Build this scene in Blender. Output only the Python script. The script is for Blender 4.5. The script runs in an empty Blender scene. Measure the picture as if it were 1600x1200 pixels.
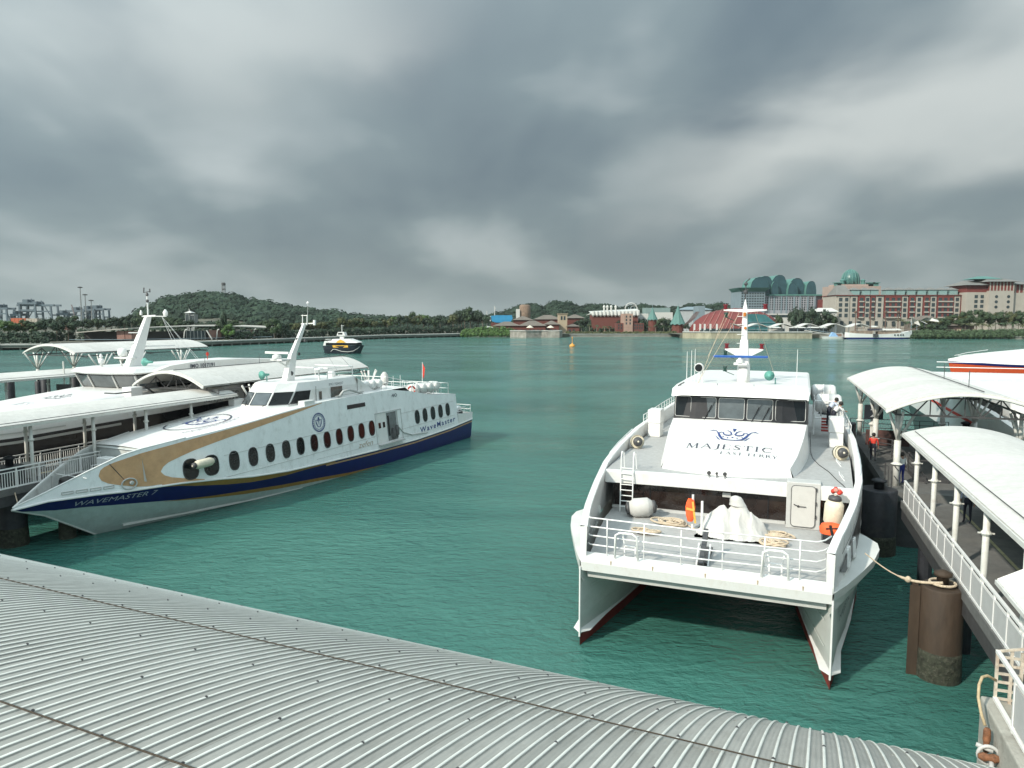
import bpy, math, random
from mathutils import Vector, Matrix
random.seed(7)
R=math.radians
SC=bpy.context.scene; COL=SC.collection
# ---------------------------------------------------------------- camera
cam=bpy.data.cameras.new('camera'); co=bpy.data.objects.new('camera',cam); COL.objects.link(co); SC.camera=co
cam.sensor_width=36; cam.lens=1110/1600*36; cam.clip_start=.1; cam.clip_end=9000
co.location=(0,0,12); co.rotation_euler=(R(90)-math.atan(100/1110),0,0)
# ---------------------------------------------------------------- world
SUN=Vector((-.72,-.60,0)).normalized()*math.cos(R(35))+Vector((0,0,math.sin(R(35))))
SKY_STRENGTH=0.1
W=bpy.data.worlds.new('World'); SC.world=W; W.use_nodes=True
nt=W.node_tree; N=nt.nodes; Lk=nt.links; N.clear()
def nd(t,**k):
    n=N.new(t)
    for a,b in k.items(): setattr(n,a,b)
    return n
def math_(op,a,b=None,c=None,clamp=False):
    n=nd('ShaderNodeMath',operation=op,use_clamp=clamp)
    for i,x in enumerate((a,b,c)):
        if x is None: continue
        if isinstance(x,(int,float)): n.inputs[i].default_value=x
        else: Lk.new(x,n.inputs[i])
    return n.outputs[0]
out=nd('ShaderNodeOutputWorld'); bg=nd('ShaderNodeBackground'); bg.inputs[1].default_value=SKY_STRENGTH
sky=nd('ShaderNodeTexSky',sky_type='NISHITA'); sky.sun_disc=False; sky.sun_elevation=R(35); sky.sun_rotation=math.atan2(SUN.x,SUN.y); sky.air_density=1.2; sky.dust_density=3
tc=nd('ShaderNodeTexCoord'); sp=nd('ShaderNodeSeparateXYZ'); Lk.new(tc.outputs['Generated'],sp.inputs[0])
dx,dy,dz=sp.outputs
zz=math_('ADD',math_('MAXIMUM',dz,0.0),.30)
px=math_('DIVIDE',dx,zz); py=math_('DIVIDE',dy,zz)
cmb=nd('ShaderNodeCombineXYZ'); Lk.new(px,cmb.inputs[0]); Lk.new(py,cmb.inputs[1])
mp=nd('ShaderNodeMapping'); Lk.new(cmb.outputs[0],mp.inputs[0]); mp.inputs['Rotation'].default_value=(0,0,R(-52)); mp.inputs['Scale'].default_value=(1.7,.85,1); mp.inputs['Location'].default_value=(3.1,1.35,0)
n1=nd('ShaderNodeTexNoise'); n1.inputs['Scale'].default_value=1.0; n1.inputs['Detail'].default_value=3.5; n1.inputs['Roughness'].default_value=.45; n1.inputs['Distortion'].default_value=.35
Lk.new(mp.outputs[0],n1.inputs['Vector'])
mp2=nd('ShaderNodeMapping'); Lk.new(cmb.outputs[0],mp2.inputs[0]); mp2.inputs['Scale'].default_value=(1.0,1.0,1); mp2.inputs['Location'].default_value=(7.7,2.2,0)
n2=nd('ShaderNodeTexNoise'); n2.inputs['Scale'].default_value=1.9; n2.inputs['Detail'].default_value=4; n2.inputs['Roughness'].default_value=.46; n2.inputs['Distortion'].default_value=.25
Lk.new(mp2.outputs[0],n2.inputs['Vector'])
dens=math_('ADD',math_('MULTIPLY',n1.outputs[0],.58),math_('MULTIPLY',n2.outputs[0],.42))
rp=nd('ShaderNodeValToRGB'); Lk.new(dens,rp.inputs[0])
e=rp.color_ramp.elements; e[0].position=.36; e[0].color=(.135,.182,.214,1); e[1].position=.64; e[1].color=(.40,.455,.465,1)
q=rp.color_ramp.elements.new(.50); q.color=(.205,.262,.284,1)
# overcast brightens smoothly towards the zenith (CIE overcast) and towards the veiled sun
zen=math_('MULTIPLY_ADD',math_('POWER',math_('MAXIMUM',dz,0.0),2.2),2.2,1.0)
vd=nd('ShaderNodeVectorMath',operation='DOT_PRODUCT'); Lk.new(tc.outputs['Generated'],vd.inputs[0]); vd.inputs[1].default_value=tuple(SUN)
sg=math_('MULTIPLY_ADD',math_('POWER',math_('MULTIPLY_ADD',vd.outputs['Value'],.5,.5,clamp=True),3.0),2.1,1.0)
gain=math_('MULTIPLY',math_('MULTIPLY',zen,sg),1/SKY_STRENGTH)
# pale band low over the horizon
hz=math_('POWER',math_('SUBTRACT',1.0,math_('MAXIMUM',dz,0.0)),14.0)
# long bright rift in the cloud deck on the right and a thinner patch high on the left
def gauss(x,w): return math_('EXPONENT',math_('MULTIPLY',math_('POWER',math_('ABSOLUTE',math_('DIVIDE',x,w)),2.0),-1.0))
wob=math_('MULTIPLY',math_('SUBTRACT',n2.outputs[0],.5),.9)
qd=math_('ADD',math_('SUBTRACT',math_('ADD',math_('MULTIPLY',px,.61),math_('MULTIPLY',py,.79)),1.80),wob)
ra=math_('MULTIPLY',gauss(qd,.23),math_('MULTIPLY_ADD',px,2.2,-.45,clamp=True))
rb_=math_('MULTIPLY',gauss(math_('ADD',math_('ADD',px,.55),wob),.34),gauss(math_('ADD',math_('SUBTRACT',py,1.35),wob),.36))
br=math_('ADD',math_('MULTIPLY',ra,.95),math_('MULTIPLY',rb_,.6),clamp=True)
mr=nd('ShaderNodeMix',data_type='RGBA'); Lk.new(br,mr.inputs[0]); Lk.new(rp.outputs[0],mr.inputs[6]); mr.inputs[7].default_value=(.56,.60,.585,1)
mh=nd('ShaderNodeMix',data_type='RGBA'); Lk.new(math_('MULTIPLY',hz,.72),mh.inputs[0]); Lk.new(mr.outputs[2],mh.inputs[6]); mh.inputs[7].default_value=(.35,.41,.40,1)
vs=nd('ShaderNodeVectorMath',operation='SCALE'); Lk.new(mh.outputs[2],vs.inputs[0]); Lk.new(gain,vs.inputs['Scale'])
mx=nd('ShaderNodeMix',data_type='RGBA'); mx.inputs[0].default_value=.94; Lk.new(sky.outputs[0],mx.inputs[6]); Lk.new(vs.outputs[0],mx.inputs[7])
Lk.new(mx.outputs[2],bg.inputs[0]); Lk.new(bg.outputs[0],out.inputs[0])
sl=bpy.data.lights.new('sun','SUN'); sl.energy=4.2; sl.angle=R(1.5); sl.color=(1,.925,.80)
so=bpy.data.objects.new('sun',sl); COL.objects.link(so); so.rotation_euler=SUN.to_track_quat('Z','Y').to_euler()
SC.view_settings.view_transform='Standard'; SC.view_settings.look='None'; SC.view_settings.exposure=0.0; SC.view_settings.gamma=1
# ---------------------------------------------------------------- materials
MT={}
def mat(name,col,rough=.5,metal=0,var=.12,scale=3,bump=0,bscale=8,spec=.5,dirt=None,dscale=.6,stretch=None,emit=0,alpha=1,trans=0,tint=0):
    if name in MT: return MT[name]
    m=bpy.data.materials.new(name); m.use_nodes=True; t=m.node_tree; p=t.nodes['Principled BSDF']; L=t.links
    p.inputs['Roughness'].default_value=rough; p.inputs['Metallic'].default_value=metal; p.inputs['Specular IOR Level'].default_value=spec
    if trans: p.inputs['Transmission Weight'].default_value=trans
    co_=t.nodes.new('ShaderNodeTexCoord'); v=co_.outputs['Object']
    if stretch:
        k=t.nodes.new('ShaderNodeMapping'); k.inputs['Scale'].default_value=stretch; L.new(v,k.inputs[0]); v=k.outputs[0]
    n=t.nodes.new('ShaderNodeTexNoise'); n.inputs['Scale'].default_value=scale; n.inputs['Detail'].default_value=5; n.inputs['Roughness'].default_value=.65; L.new(v,n.inputs['Vector'])
    r=t.nodes.new('ShaderNodeValToRGB'); L.new(n.outputs[0],r.inputs[0])
    e=r.color_ramp.elements; e[0].position=.3; e[1].position=.7
    e[0].color=(*[c*(1-var) for c in col],1); e[1].color=(*[min(1,c*(1+var)) for c in col],1)
    cur=r.outputs[0]
    if dirt:
        n3=t.nodes.new('ShaderNodeTexNoise'); n3.inputs['Scale'].default_value=dscale; n3.inputs['Detail'].default_value=8; n3.inputs['Roughness'].default_value=.75; L.new(v,n3.inputs['Vector'])
        r3=t.nodes.new('ShaderNodeValToRGB'); L.new(n3.outputs[0],r3.inputs[0]); r3.color_ramp.elements[0].position=.52; r3.color_ramp.elements[1].position=.78
        r3.color_ramp.elements[0].color=(0,0,0,1); r3.color_ramp.elements[1].color=(.7,.7,.7,1)
        mm=t.nodes.new('ShaderNodeMix'); mm.data_type='RGBA'; L.new(r3.outputs[0],mm.inputs[0]); L.new(cur,mm.inputs[6]); mm.inputs[7].default_value=(*dirt,1); cur=mm.outputs[2]
    L.new(cur,p.inputs['Base Color'])
    if bump:
        n4=t.nodes.new('ShaderNodeTexNoise'); n4.inputs['Scale'].default_value=bscale; n4.inputs['Detail'].default_value=4; L.new(v,n4.inputs['Vector'])
        b=t.nodes.new('ShaderNodeBump'); b.inputs['Strength'].default_value=bump; b.inputs['Distance'].default_value=.05; L.new(n4.outputs[0],b.inputs['Height']); L.new(b.outputs[0],p.inputs['Normal'])
    if tint:
        oi=t.nodes.new('ShaderNodeObjectInfo'); ma=t.nodes.new('ShaderNodeMath'); ma.operation='MULTIPLY_ADD'; ma.inputs[1].default_value=tint*2; ma.inputs[2].default_value=1-tint; L.new(oi.outputs['Random'],ma.inputs[0])
        vm=t.nodes.new('ShaderNodeVectorMath'); vm.operation='SCALE'; L.new(cur,vm.inputs[0]); L.new(ma.outputs[0],vm.inputs['Scale']); L.new(vm.outputs[0],p.inputs['Base Color'])
    MT[name]=m; return m
white=mat('white_paint',(.76,.76,.74),.35,var=.06,scale=1.5,dirt=(.54,.50,.43),dscale=1.5,bump=.35,bscale=.8,stretch=(1,1,.55))
hullw=mat('hull_white',(.62,.63,.60),.4,var=.06,scale=1.2,dirt=(.50,.50,.47),dscale=.9,stretch=(1,1,2.2))
railw=mat('rail_white',(.82,.82,.80),.35,var=.04)
deckg=mat('deck_grey',(.37,.37,.36),.8,var=.12,scale=5,dirt=(.36,.35,.33),dscale=1.1,bump=.25,bscale=30)
greyp=mat('grey_paint',(.50,.50,.48),.5,var=.06)
blackp=mat('black_paint',(.018,.018,.02),.3,var=.3)
glass=mat('dark_glass',(.010,.013,.015),.08,var=.3,spec=.35)
glass2=mat('pale_glass',(.085,.10,.105),.05,var=.35,scale=.8,spec=.8)
navy=mat('navy_paint',(.006,.009,.11),.28,var=.18,scale=1.5)
gold=mat('gold_paint',(.36,.20,.05),.4,var=.15)
tan=mat('tan_paint',(.58,.34,.18),.42,var=.14,scale=2,dirt=(.42,.30,.2),dscale=1)
redp=mat('red_antifouling',(.19,.028,.02),.7,var=.25)
orange=mat('orange_fabric',(.85,.12,.03),.7,var=.15)
redf=mat('red_fabric',(.62,.05,.03),.7,var=.2)
teal=mat('teal_horn',(.12,.36,.30),.5)
bluep=mat('blue_paint',(.015,.09,.34),.35)
logo=mat('logo_blue',(.02,.05,.20),.5,var=.2)
logog=mat('logo_grey',(.05,.055,.08),.5,var=.25)
rope=mat('rope',(.55,.45,.33),.9,var=.3,scale=20,bump=.5,bscale=60)
roped=mat('dark_rope',(.05,.038,.026),.9,var=.35,scale=30)
tarp=mat('tarpaulin',(.54,.53,.50),.7,var=.05,bump=.15,bscale=5)
buff=mat('fender_buff',(.70,.64,.50),.6,var=.12,scale=4,dirt=(.35,.30,.24),dscale=3)
canopy=mat('canopy_roof',(.60,.59,.555),.6,var=.08,scale=3,dirt=(.40,.39,.35),dscale=.8,bump=.3,bscale=9,tint=.05)
steel=mat('white_steel',(.66,.66,.62),.45,var=.08,dirt=(.42,.36,.28),dscale=2)
dsteel=mat('dark_steel',(.06,.06,.062),.5,var=.25)
pilem=mat('pile_black',(.022,.024,.03),.55,var=.4,scale=2,bump=.4,bscale=4,dirt=(.07,.065,.055),dscale=1.5)
pileb=mat('pile_brown',(.045,.029,.018),.75,var=.35,scale=1.5,dirt=(.02,.013,.009),dscale=.8,bump=.5,bscale=5,stretch=(1,1,.35))
concrete=mat('concrete',(.36,.35,.31),.85,var=.15,scale=2,dirt=(.17,.15,.12),dscale=1.2,bump=.5,bscale=12)
asphalt=mat('pontoon_deck',(.13,.13,.125),.85,var=.2,scale=2,dirt=(.2,.19,.17),dscale=.8)
ridgem=mat('ridge_highlight',(.80,.80,.74),.4,metal=.1,var=.1)  # rib crests paler than the pans: bright highlight lines painted into the colour
galv=mat('galvanised_sheet',(.355,.353,.325),.42,metal=.12,var=.13,scale=2.2,dirt=(.20,.185,.15),dscale=.6,bump=.5,bscale=5,stretch=(1,.35,1),tint=.09)
skin=mat('skin',(.32,.18,.12),.6); hair=mat('black_hair',(.015,.012,.01),.6)
shirtb=mat('pale_blue_shirt',(.52,.58,.70),.8); shirtw=mat('white_shirt',(.72,.72,.70),.8); trous=mat('dark_trousers',(.02,.022,.035),.8)
bark=mat('bark',(.16,.13,.10),.9,var=.3)
def leafmat(n,c): return mat(n,c,.65,var=.5,scale=.35,spec=.3)
lf=[leafmat('leaf_dark',(.030,.052,.030)),leafmat('leaf_mid',(.045,.075,.034)),leafmat('leaf_olive',(.075,.085,.035)),leafmat('leaf_bright',(.07,.13,.035))]
# ---------------------------------------------------------------- helpers
def interp(tab,x):
    if x<=tab[0][0]: return tab[0][1]
    for (a,b),(c,d) in zip(tab,tab[1:]):
        if x<=c: return b+(d-b)*(x-a)/(c-a)
    return tab[-1][1]
class MB:
    def __init__(s): s.v=[]; s.f=[]; s.m=[]; s.k=0
    def add(s,vs,fs):
        b=len(s.v); s.v+= [tuple(x) for x in vs]; s.f+=[tuple(i+b for i in f) for f in fs]; s.m+=[s.k]*len(fs); return s
    def box(s,x0,x1,y0,y1,z0,z1):
        return s.add([(x,y,z) for z in(z0,z1) for y in(y0,y1) for x in(x0,x1)],[(0,2,3,1),(4,5,7,6),(0,1,5,4),(2,6,7,3),(0,4,6,2),(1,3,7,5)])
    def bar(s,a,b,w,h=None,up=(0,0,1)):
        a=Vector(a); b=Vector(b); h=h or w; d=(b-a).normalized(); u=Vector(up)
        if abs(d.dot(u))>.95: u=Vector((0,1,0))
        r=d.cross(u).normalized(); u=r.cross(d)
        vs=[]
        for p in (a,b):
            for i,j in((-1,-1),(1,-1),(1,1),(-1,1)): vs.append(p+r*(i*w/2)+u*(j*h/2))
        return s.add(vs,[(0,1,2,3),(7,6,5,4),(0,4,5,1),(1,5,6,2),(2,6,7,3),(3,7,4,0)])
    def tube(s,pts,r,n=8,cap=True):
        pts=[Vector(p) for p in pts]; rs=r if isinstance(r,(list,tuple)) else [r]*len(pts); vs=[];fs=[]
        u=None
        for i,p in enumerate(pts):
            d=(pts[min(i+1,len(pts)-1)]-pts[max(i-1,0)]).normalized()
            if u is None: u=Vector((0,0,1)) if abs(d.z)<.9 else Vector((1,0,0))
            u=(u-d*u.dot(d)).normalized(); w=d.cross(u)
            for k in range(n):
                t=2*math.pi*k/n; vs.append(p+(u*math.cos(t)+w*math.sin(t))*rs[i])
        for i in range(len(pts)-1):
            for k in range(n): fs.append((i*n+k,i*n+(k+1)%n,(i+1)*n+(k+1)%n,(i+1)*n+k))
        if cap: fs.append(tuple(range(n-1,-1,-1))); fs.append(tuple(len(vs)-n+k for k in range(n)))
        return s.add(vs,fs)
    def lathe(s,c,prof,n=16,axis='z',rot=None):
        vs=[];fs=[]; c=Vector(c)
        for r,z in prof:
            for k in range(n):
                t=2*math.pi*k/n; p=Vector((r*math.cos(t),r*math.sin(t),z))
                if axis=='x': p=Vector((p.z,p.x,p.y))
                if axis=='y': p=Vector((p.x,p.z,p.y))
                if rot: p=rot@p
                vs.append(c+p)
        for i in range(len(prof)-1):
            for k in range(n): fs.append((i*n+k,i*n+(k+1)%n,(i+1)*n+(k+1)%n,(i+1)*n+k))
        fs.append(tuple(range(n-1,-1,-1))); fs.append(tuple(len(vs)-n+k for k in range(n)))
        return s.add(vs,fs)
    def grid(s,rows,close=False):
        n=len(rows[0]); vs=[p for r in rows for p in r]; fs=[]
        for i in range(len(rows)-1):
            for k in range(n if close else n-1): fs.append((i*n+k,i*n+(k+1)%n,(i+1)*n+(k+1)%n,(i+1)*n+k))
        return s.add(vs,fs)
    def prism(s,poly,z0,z1):
        n=len(poly); vs=[(x,y,z0) for x,y in poly]+[(x,y,z1) for x,y in poly]
        return s.add(vs,[tuple(range(n-1,-1,-1)),tuple(range(n,2*n))]+[(i,(i+1)%n,n+(i+1)%n,n+i) for i in range(n)])
    def mesh(s,name,mats,smooth=False):
        me=bpy.data.meshes.new(name); me.from_pydata(s.v,[],s.f)
        for m in (mats if isinstance(mats,(list,tuple)) else [mats]): me.materials.append(m)
        if any(s.m): me.polygons.foreach_set('material_index',s.m)
        if smooth: me.polygons.foreach_set('use_smooth',[True]*len(me.polygons))
        me.update(); return me
    def obj(s,name,mats,parent=None,smooth=False,bevel=0,loc=None,fix=True):
        me=s.mesh(name,mats,smooth)
        if fix: fixn(me)
        o=bpy.data.objects.new(name,me); COL.objects.link(o)
        if parent: o.parent=parent
        if loc: o.location=loc
        if bevel:
            b=o.modifiers.new('bevel','BEVEL'); b.width=bevel; b.segments=2; b.limit_method='ANGLE'; b.angle_limit=R(40)
        return o
import bmesh
def fixn(me):
    if len(me.polygons)>40000: return
    b=bmesh.new(); b.from_mesh(me); bmesh.ops.recalc_face_normals(b,faces=b.faces); b.to_mesh(me); b.free()
def inst(name,me,parent=None,loc=(0,0,0),rz=0,sc=None):
    o=bpy.data.objects.new(name,me); COL.objects.link(o); o.location=loc; o.rotation_euler=(0,0,rz)
    if parent: o.parent=parent
    if sc: o.scale=sc if isinstance(sc,(tuple,list)) else (sc,sc,sc)
    return o
def tag(o,label,cat,group=None):
    o['label']=label; o['category']=cat
    if group: o['group']=group
    return o
def T(name,label,cat,loc=(0,0,0),rz=0,group=None):
    o=bpy.data.objects.new(name,None); COL.objects.link(o); o.location=loc; o.rotation_euler=(0,0,rz); o.empty_display_size=.2
    return tag(o,label,cat,group)
def kind(o,k): o['kind']=k; return o
def copytree(o,parent=None):
    c=o.copy(); COL.objects.link(c)
    if parent: c.parent=parent
    for ch in list(o.children): copytree(ch,c)
    return c
def frame_rz(a): return -math.atan2(a[0],a[1])
class Fr:
    def __init__(s,o,a):
        a=Vector((a[0],a[1],0)).normalized(); s.o=Vector((o[0],o[1],0)); s.a=a; s.n=Vector((a.y,-a.x,0)); s.rz=frame_rz(a)
    def w(s,v,u,z=0): return s.o+s.n*v+s.a*u+Vector((0,0,z))
def PX(px,D): return (px-800)/1110*D
def PZ(py,D):
    y=(600-py)/1110; cp,sp_=math.cos(math.atan(100/1110)),math.sin(math.atan(100/1110))
    return 12+D*(-sp_+y*cp)/(cp+y*sp_)
# lettering --------------------------------------------------------------
def text_mesh(txt,size=1.0,shear=0,bold=0,sp=1.0):
    cu=bpy.data.curves.new('lettering','FONT'); cu.body=txt; cu.size=size; cu.shear=shear; cu.offset=bold; cu.resolution_u=3; cu.space_character=sp; cu.align_x='LEFT'
    o=bpy.data.objects.new('tmp',cu); COL.objects.link(o)
    dg=bpy.context.evaluated_depsgraph_get(); me=bpy.data.meshes.new_from_object(o.evaluated_get(dg))
    bpy.data.objects.remove(o); return me
def map_text(txt,fn,mt,parent,size=1,shear=0,bold=0,name='lettering',width=None,sp=1.0):
    """fn(s,t)->local point; s,t metres along the word and up"""
    me=text_mesh(txt,size,shear,bold,sp)
    xs=[v.co.x for v in me.vertices]; x0=min(xs); w=max(xs)-x0; k=(width/w) if width else 1
    for v in me.vertices: v.co=Vector(fn((v.co.x-x0)*k,v.co.y))
    me.materials.clear(); me.materials.append(mt)
    o=bpy.data.objects.new(name,me); COL.objects.link(o); o.parent=parent; return o
# thin/thick serif capitals as strokes: (x0,y0,x1,y1,weight)
SER={'M':(1.15,[(.12,0,.2,1,.05),(.2,1,.56,.05,.13),(.56,.05,.92,1,.05),(.92,1,1.0,0,.13)],[(.12,0),(1.0,0),(.17,1),(.95,1)]),
'A':(1.0,[(.08,0,.48,1,.05),(.48,1,.9,0,.13),(.22,.35,.74,.35,.05)],[(.08,0),(.9,0)]),
'J':(.55,[(.38,1,.38,.05,.13),(.38,.05,.22,-.2,.07),(.22,-.2,.02,-.22,.06)],[(.38,1)]),
'E':(.8,[(.15,0,.15,1,.13),(.1,.98,.68,.98,.05),(.1,.02,.72,.02,.05),(.15,.52,.55,.52,.05),(.68,1,.68,.8,.05),(.72,0,.72,.22,.05)],[]),
'S':(.72,[(.6,.85,.4,.98,.06),(.4,.98,.15,.88,.07),(.15,.88,.15,.68,.1),(.15,.68,.58,.35,.13),(.58,.35,.58,.13,.1),(.58,.13,.35,0,.07),(.35,0,.1,.12,.06),(.6,.95,.6,.75,.05),(.1,.05,.1,.27,.05)],[]),
'T':(.8,[(.4,0,.4,1,.13),(.05,.98,.75,.98,.05),(.05,1,.05,.78,.05),(.75,1,.75,.78,.05)],[(.4,0)]),
'I':(.4,[(.2,0,.2,1,.13)],[(.2,0),(.2,1)]),
'C':(.95,[(.85,.78,.62,.97,.06),(.62,.97,.3,.93,.07),(.3,.93,.1,.5,.12),(.1,.5,.3,.07,.12),(.3,.07,.62,.02,.07),(.62,.02,.88,.22,.06),(.86,.98,.86,.74,.05)],[]),
'F':(.72,[(.15,0,.15,1,.13),(.1,.98,.65,.98,.05),(.15,.52,.52,.52,.05),(.65,1,.65,.8,.05)],[(.15,0)]),
'R':(.9,[(.15,0,.15,1,.13),(.15,.98,.5,.98,.05),(.5,.98,.66,.75,.12),(.66,.75,.5,.52,.1),(.5,.52,.15,.52,.05),(.45,.5,.82,0,.12)],[(.15,0),(.84,0)]),
'Y':(.85,[(.42,0,.42,.5,.13),(.42,.5,.08,1,.12),(.42,.5,.78,1,.05)],[(.42,0),(.08,1),(.78,1)]),
'O':(1.0,[(.5,.98,.2,.82,.08),(.2,.82,.1,.5,.12),(.1,.5,.2,.16,.12),(.2,.16,.5,.02,.08),(.5,.02,.8,.16,.08),(.8,.16,.9,.5,.12),(.9,.5,.8,.82,.12),(.8,.82,.5,.98,.08)],[]),
' ':(.6,[],[])}
def serif(txt,H,W_,fn,mt,parent,gap=.18):
    tot=sum(SER[c][0]+gap for c in txt)-gap; kx=W_/tot; x=0; b=MB()
    def q(x0,y0,x1,y1,w):
        dx,dy=x1-x0,y1-y0; l=math.hypot(dx,dy) or 1; nx,ny=-dy/l*w/2,dx/l*w/2
        P=[(x0+nx,y0+ny),(x1+nx,y1+ny),(x1-nx,y1-ny),(x0-nx,y0-ny)]
        b.add([fn((x+a)*kx,c*H) for a,c in P],[(0,1,2,3)])
    for ch in txt:
        w,st,sf=SER[ch]
        for s_ in st: q(*s_)
        for (sx,sy) in sf: q(sx-.14,sy,sx+.14,sy,.045)
        x+=w+gap
    return b.obj('lettering',mt,parent,fix=False)
def strokes(b,fn,pts,w):
    """flat ribbon of varying width w (list) through 2D points"""
    n=len(pts)
    rows=[]
    for i,(x,y) in enumerate(pts):
        x0,y0=pts[max(0,i-1)]; x1,y1=pts[min(n-1,i+1)]; l=math.hypot(x1-x0,y1-y0) or 1; nx,ny=-(y1-y0)/l,(x1-x0)/l
        ww=w[i] if isinstance(w,(list,tuple)) else w
        rows.append([fn(x+nx*ww/2,y+ny*ww/2),fn(x-nx*ww/2,y-ny*ww/2)])
    b.grid(rows)
def arcpts(cx,cy,rx,ry,a0,a1,n=14): return [(cx+rx*math.cos(R(a0+(a1-a0)*i/n)),cy+ry*math.sin(R(a0+(a1-a0)*i/n))) for i in range(n+1)]
def crown_emblem(fn,parent,mt,w=1.0):
    """curled crown, unit width 2 wide, 0.8 high, centred"""
    b=MB()
    for s in (-1,1):
        strokes(b,fn,[(s*x,y) for x,y in [(1.0,.36),(.86,.44),(.72,.40),(.60,.20),(.52,0),(.40,-.20),(.2,-.26),(0,-.27)]],[.015,.05,.03,.07,.10,.09,.045,.04])
        strokes(b,fn,[(s*x,y) for x,y in [(.72,.02),(.64,-.06),(.55,-.2),(.46,-.3)]],[.01,.03,.05,.01])
        strokes(b,fn,[(s*x,y) for x,y in arcpts(.22,.26,.2,.17,200,395,12)],[.015,.03,.05,.06,.07,.07,.06,.05,.04,.03,.03,.02,.01])
        strokes(b,fn,[(s*x,y) for x,y in [(.08,.18),(.12,.34),(.26,.46),(.36,.44)]],[.06,.05,.03,.01])
        strokes(b,fn,[(s*x,y) for x,y in [(.62,.22),(.5,.32),(.38,.24),(.42,.14)]],[.05,.04,.03,.015])
        strokes(b,fn,[(s*.16,-.08),(s*.22,-.12)],.05); strokes(b,fn,[(s*.36,-.02),(s*.40,-.06)],.05)
    strokes(b,fn,[(0,.62),(0,.50),(0,.36)],[.16,.10,.01]); strokes(b,fn,[(-.04,-.06),(.04,-.06)],.06)
    return b.obj('emblem',mt,parent,fix=False)
def person(label,loc,rz,J,top,bot,group=None,extra=None):
    """J: dict joint->(x,y,z); x right, y forward; skinned continuous body"""
    order=['pelvis','waist','chest','neck','head0','head1']; names=[];co_=[];rad=[];ed=[];mt=[]
    def v(n,p,r,m): names.append(n); co_.append(p); rad.append(r); mt.append(m); return len(co_)-1
    pel=v('pelvis',J['pelvis'],.15,1); ch=v('chest',J['chest'],.165,0); nk=v('neck',J['neck'],.06,2); hd=v('head',J['head'],.10,2)
    hp=Vector(J['head'])+(Vector(J['head'])-Vector(J['neck'])).normalized()*.11; ht=v('top',hp,.075,2)
    ed+=[(pel,ch),(ch,nk),(nk,hd),(hd,ht)]
    for s in ('l','r'):
        sh=v('sh',J['sh_'+s],.07,0); el=v('el',J['el_'+s],.045,0); wr=v('wr',J['wr_'+s],.032,2)
        a=Vector(J['wr_'+s]); d=(a-Vector(J['el_'+s])).normalized(); hn=v('hand',a+d*.09,.042,2); fi=v('fing',a+d*.17,.02,2)
        hi=v('hip',J['hip_'+s],.095,1); kn=v('knee',J['kn_'+s],.065,1); an=v('ank',J['an_'+s],.045,1); fo=v('foot',(J['an_'+s][0],J['an_'+s][1]+.16,J['an_'+s][2]-.04),.04,1)
        ed+=[(ch,sh),(sh,el),(el,wr),(wr,hn),(hn,fi),(pel,hi),(hi,kn),(kn,an),(an,fo)]
    me=bpy.data.meshes.new('body'); me.from_pydata([tuple(c) for c in co_],ed,[])
    o=bpy.data.objects.new('body',me); COL.objects.link(o)
    o.modifiers.new('s','SKIN')
    for i,r in enumerate(rad): me.skin_vertices[0].data[i].radius=(r,r*.85)
    me.skin_vertices[0].data[0].use_root=True
    sb=o.modifiers.new('ss','SUBSURF'); sb.levels=1; sb.render_levels=1
    dg=bpy.context.evaluated_depsgraph_get(); m2=bpy.data.meshes.new_from_object(o.evaluated_get(dg)); bpy.data.objects.remove(o)
    for m in (top,bot,skin): m2.materials.append(m)
    C_=[Vector(c) for c in co_]
    for p in m2.polygons:
        best=min(range(len(ed)*2+0),key=lambda i:9) if False else None
        bd=1e9;bm=0
        for a,b in ed:
            d=C_[b]-C_[a]; t=max(0,min(1,(p.center-C_[a]).dot(d)/max(1e-6,d.length_squared))); q_=(C_[a]+d*t-p.center).length/max(.04,(rad[a]+(rad[b]-rad[a])*t))
            if q_<bd: bd=q_; bm=mt[a] if t<.5 else mt[b]
        p.material_index=bm; p.use_smooth=True
    root=T('person',label,'person',loc,rz,group)
    ob=bpy.data.objects.new('body',m2); COL.objects.link(ob); ob.parent=root
    hc=Vector(J['head']); b=MB(); b.lathe(hc+Vector((0,-.02,.02)),[(.02,.15),(.07,.135),(.105,.09),(.118,.03),(.11,-.02),(.08,-.06),(.02,-.07)],12); b.obj('hair',hair,root,smooth=True)
    # face: nose and ears under the hair line
    b=MB(); b.lathe(hc+Vector((0,.1,-.01)),[(.004,.03),(.016,0),(.018,-.02),(.004,-.03)],6); b.obj('nose',skin,root)
    return root
STAND=dict(pelvis=(0,0,.95),chest=(0,0,1.28),neck=(0,0,1.5),head=(0,.02,1.60),sh_l=(-.2,0,1.42),el_l=(-.27,-.02,1.15),wr_l=(-.27,.08,.9),sh_r=(.2,0,1.42),el_r=(.27,-.02,1.15),wr_r=(.27,.08,.9),
 hip_l=(-.1,0,.88),kn_l=(-.11,.03,.5),an_l=(-.12,0,.09),hip_r=(.1,0,.88),kn_r=(.11,.03,.5),an_r=(.12,0,.09))
LEAN=dict(pelvis=(0,0,.95),chest=(0,.22,1.22),neck=(0,.36,1.38),head=(0,.44,1.46),sh_l=(-.2,.28,1.32),el_l=(-.28,.42,1.12),wr_l=(-.18,.62,1.08),sh_r=(.2,.28,1.32),el_r=(.28,.42,1.12),wr_r=(.16,.62,1.08),
 hip_l=(-.1,0,.88),kn_l=(-.11,.0,.5),an_l=(-.12,-.04,.09),hip_r=(.1,0,.88),kn_r=(.11,.05,.5),an_r=(.12,-.1,.09))
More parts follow.
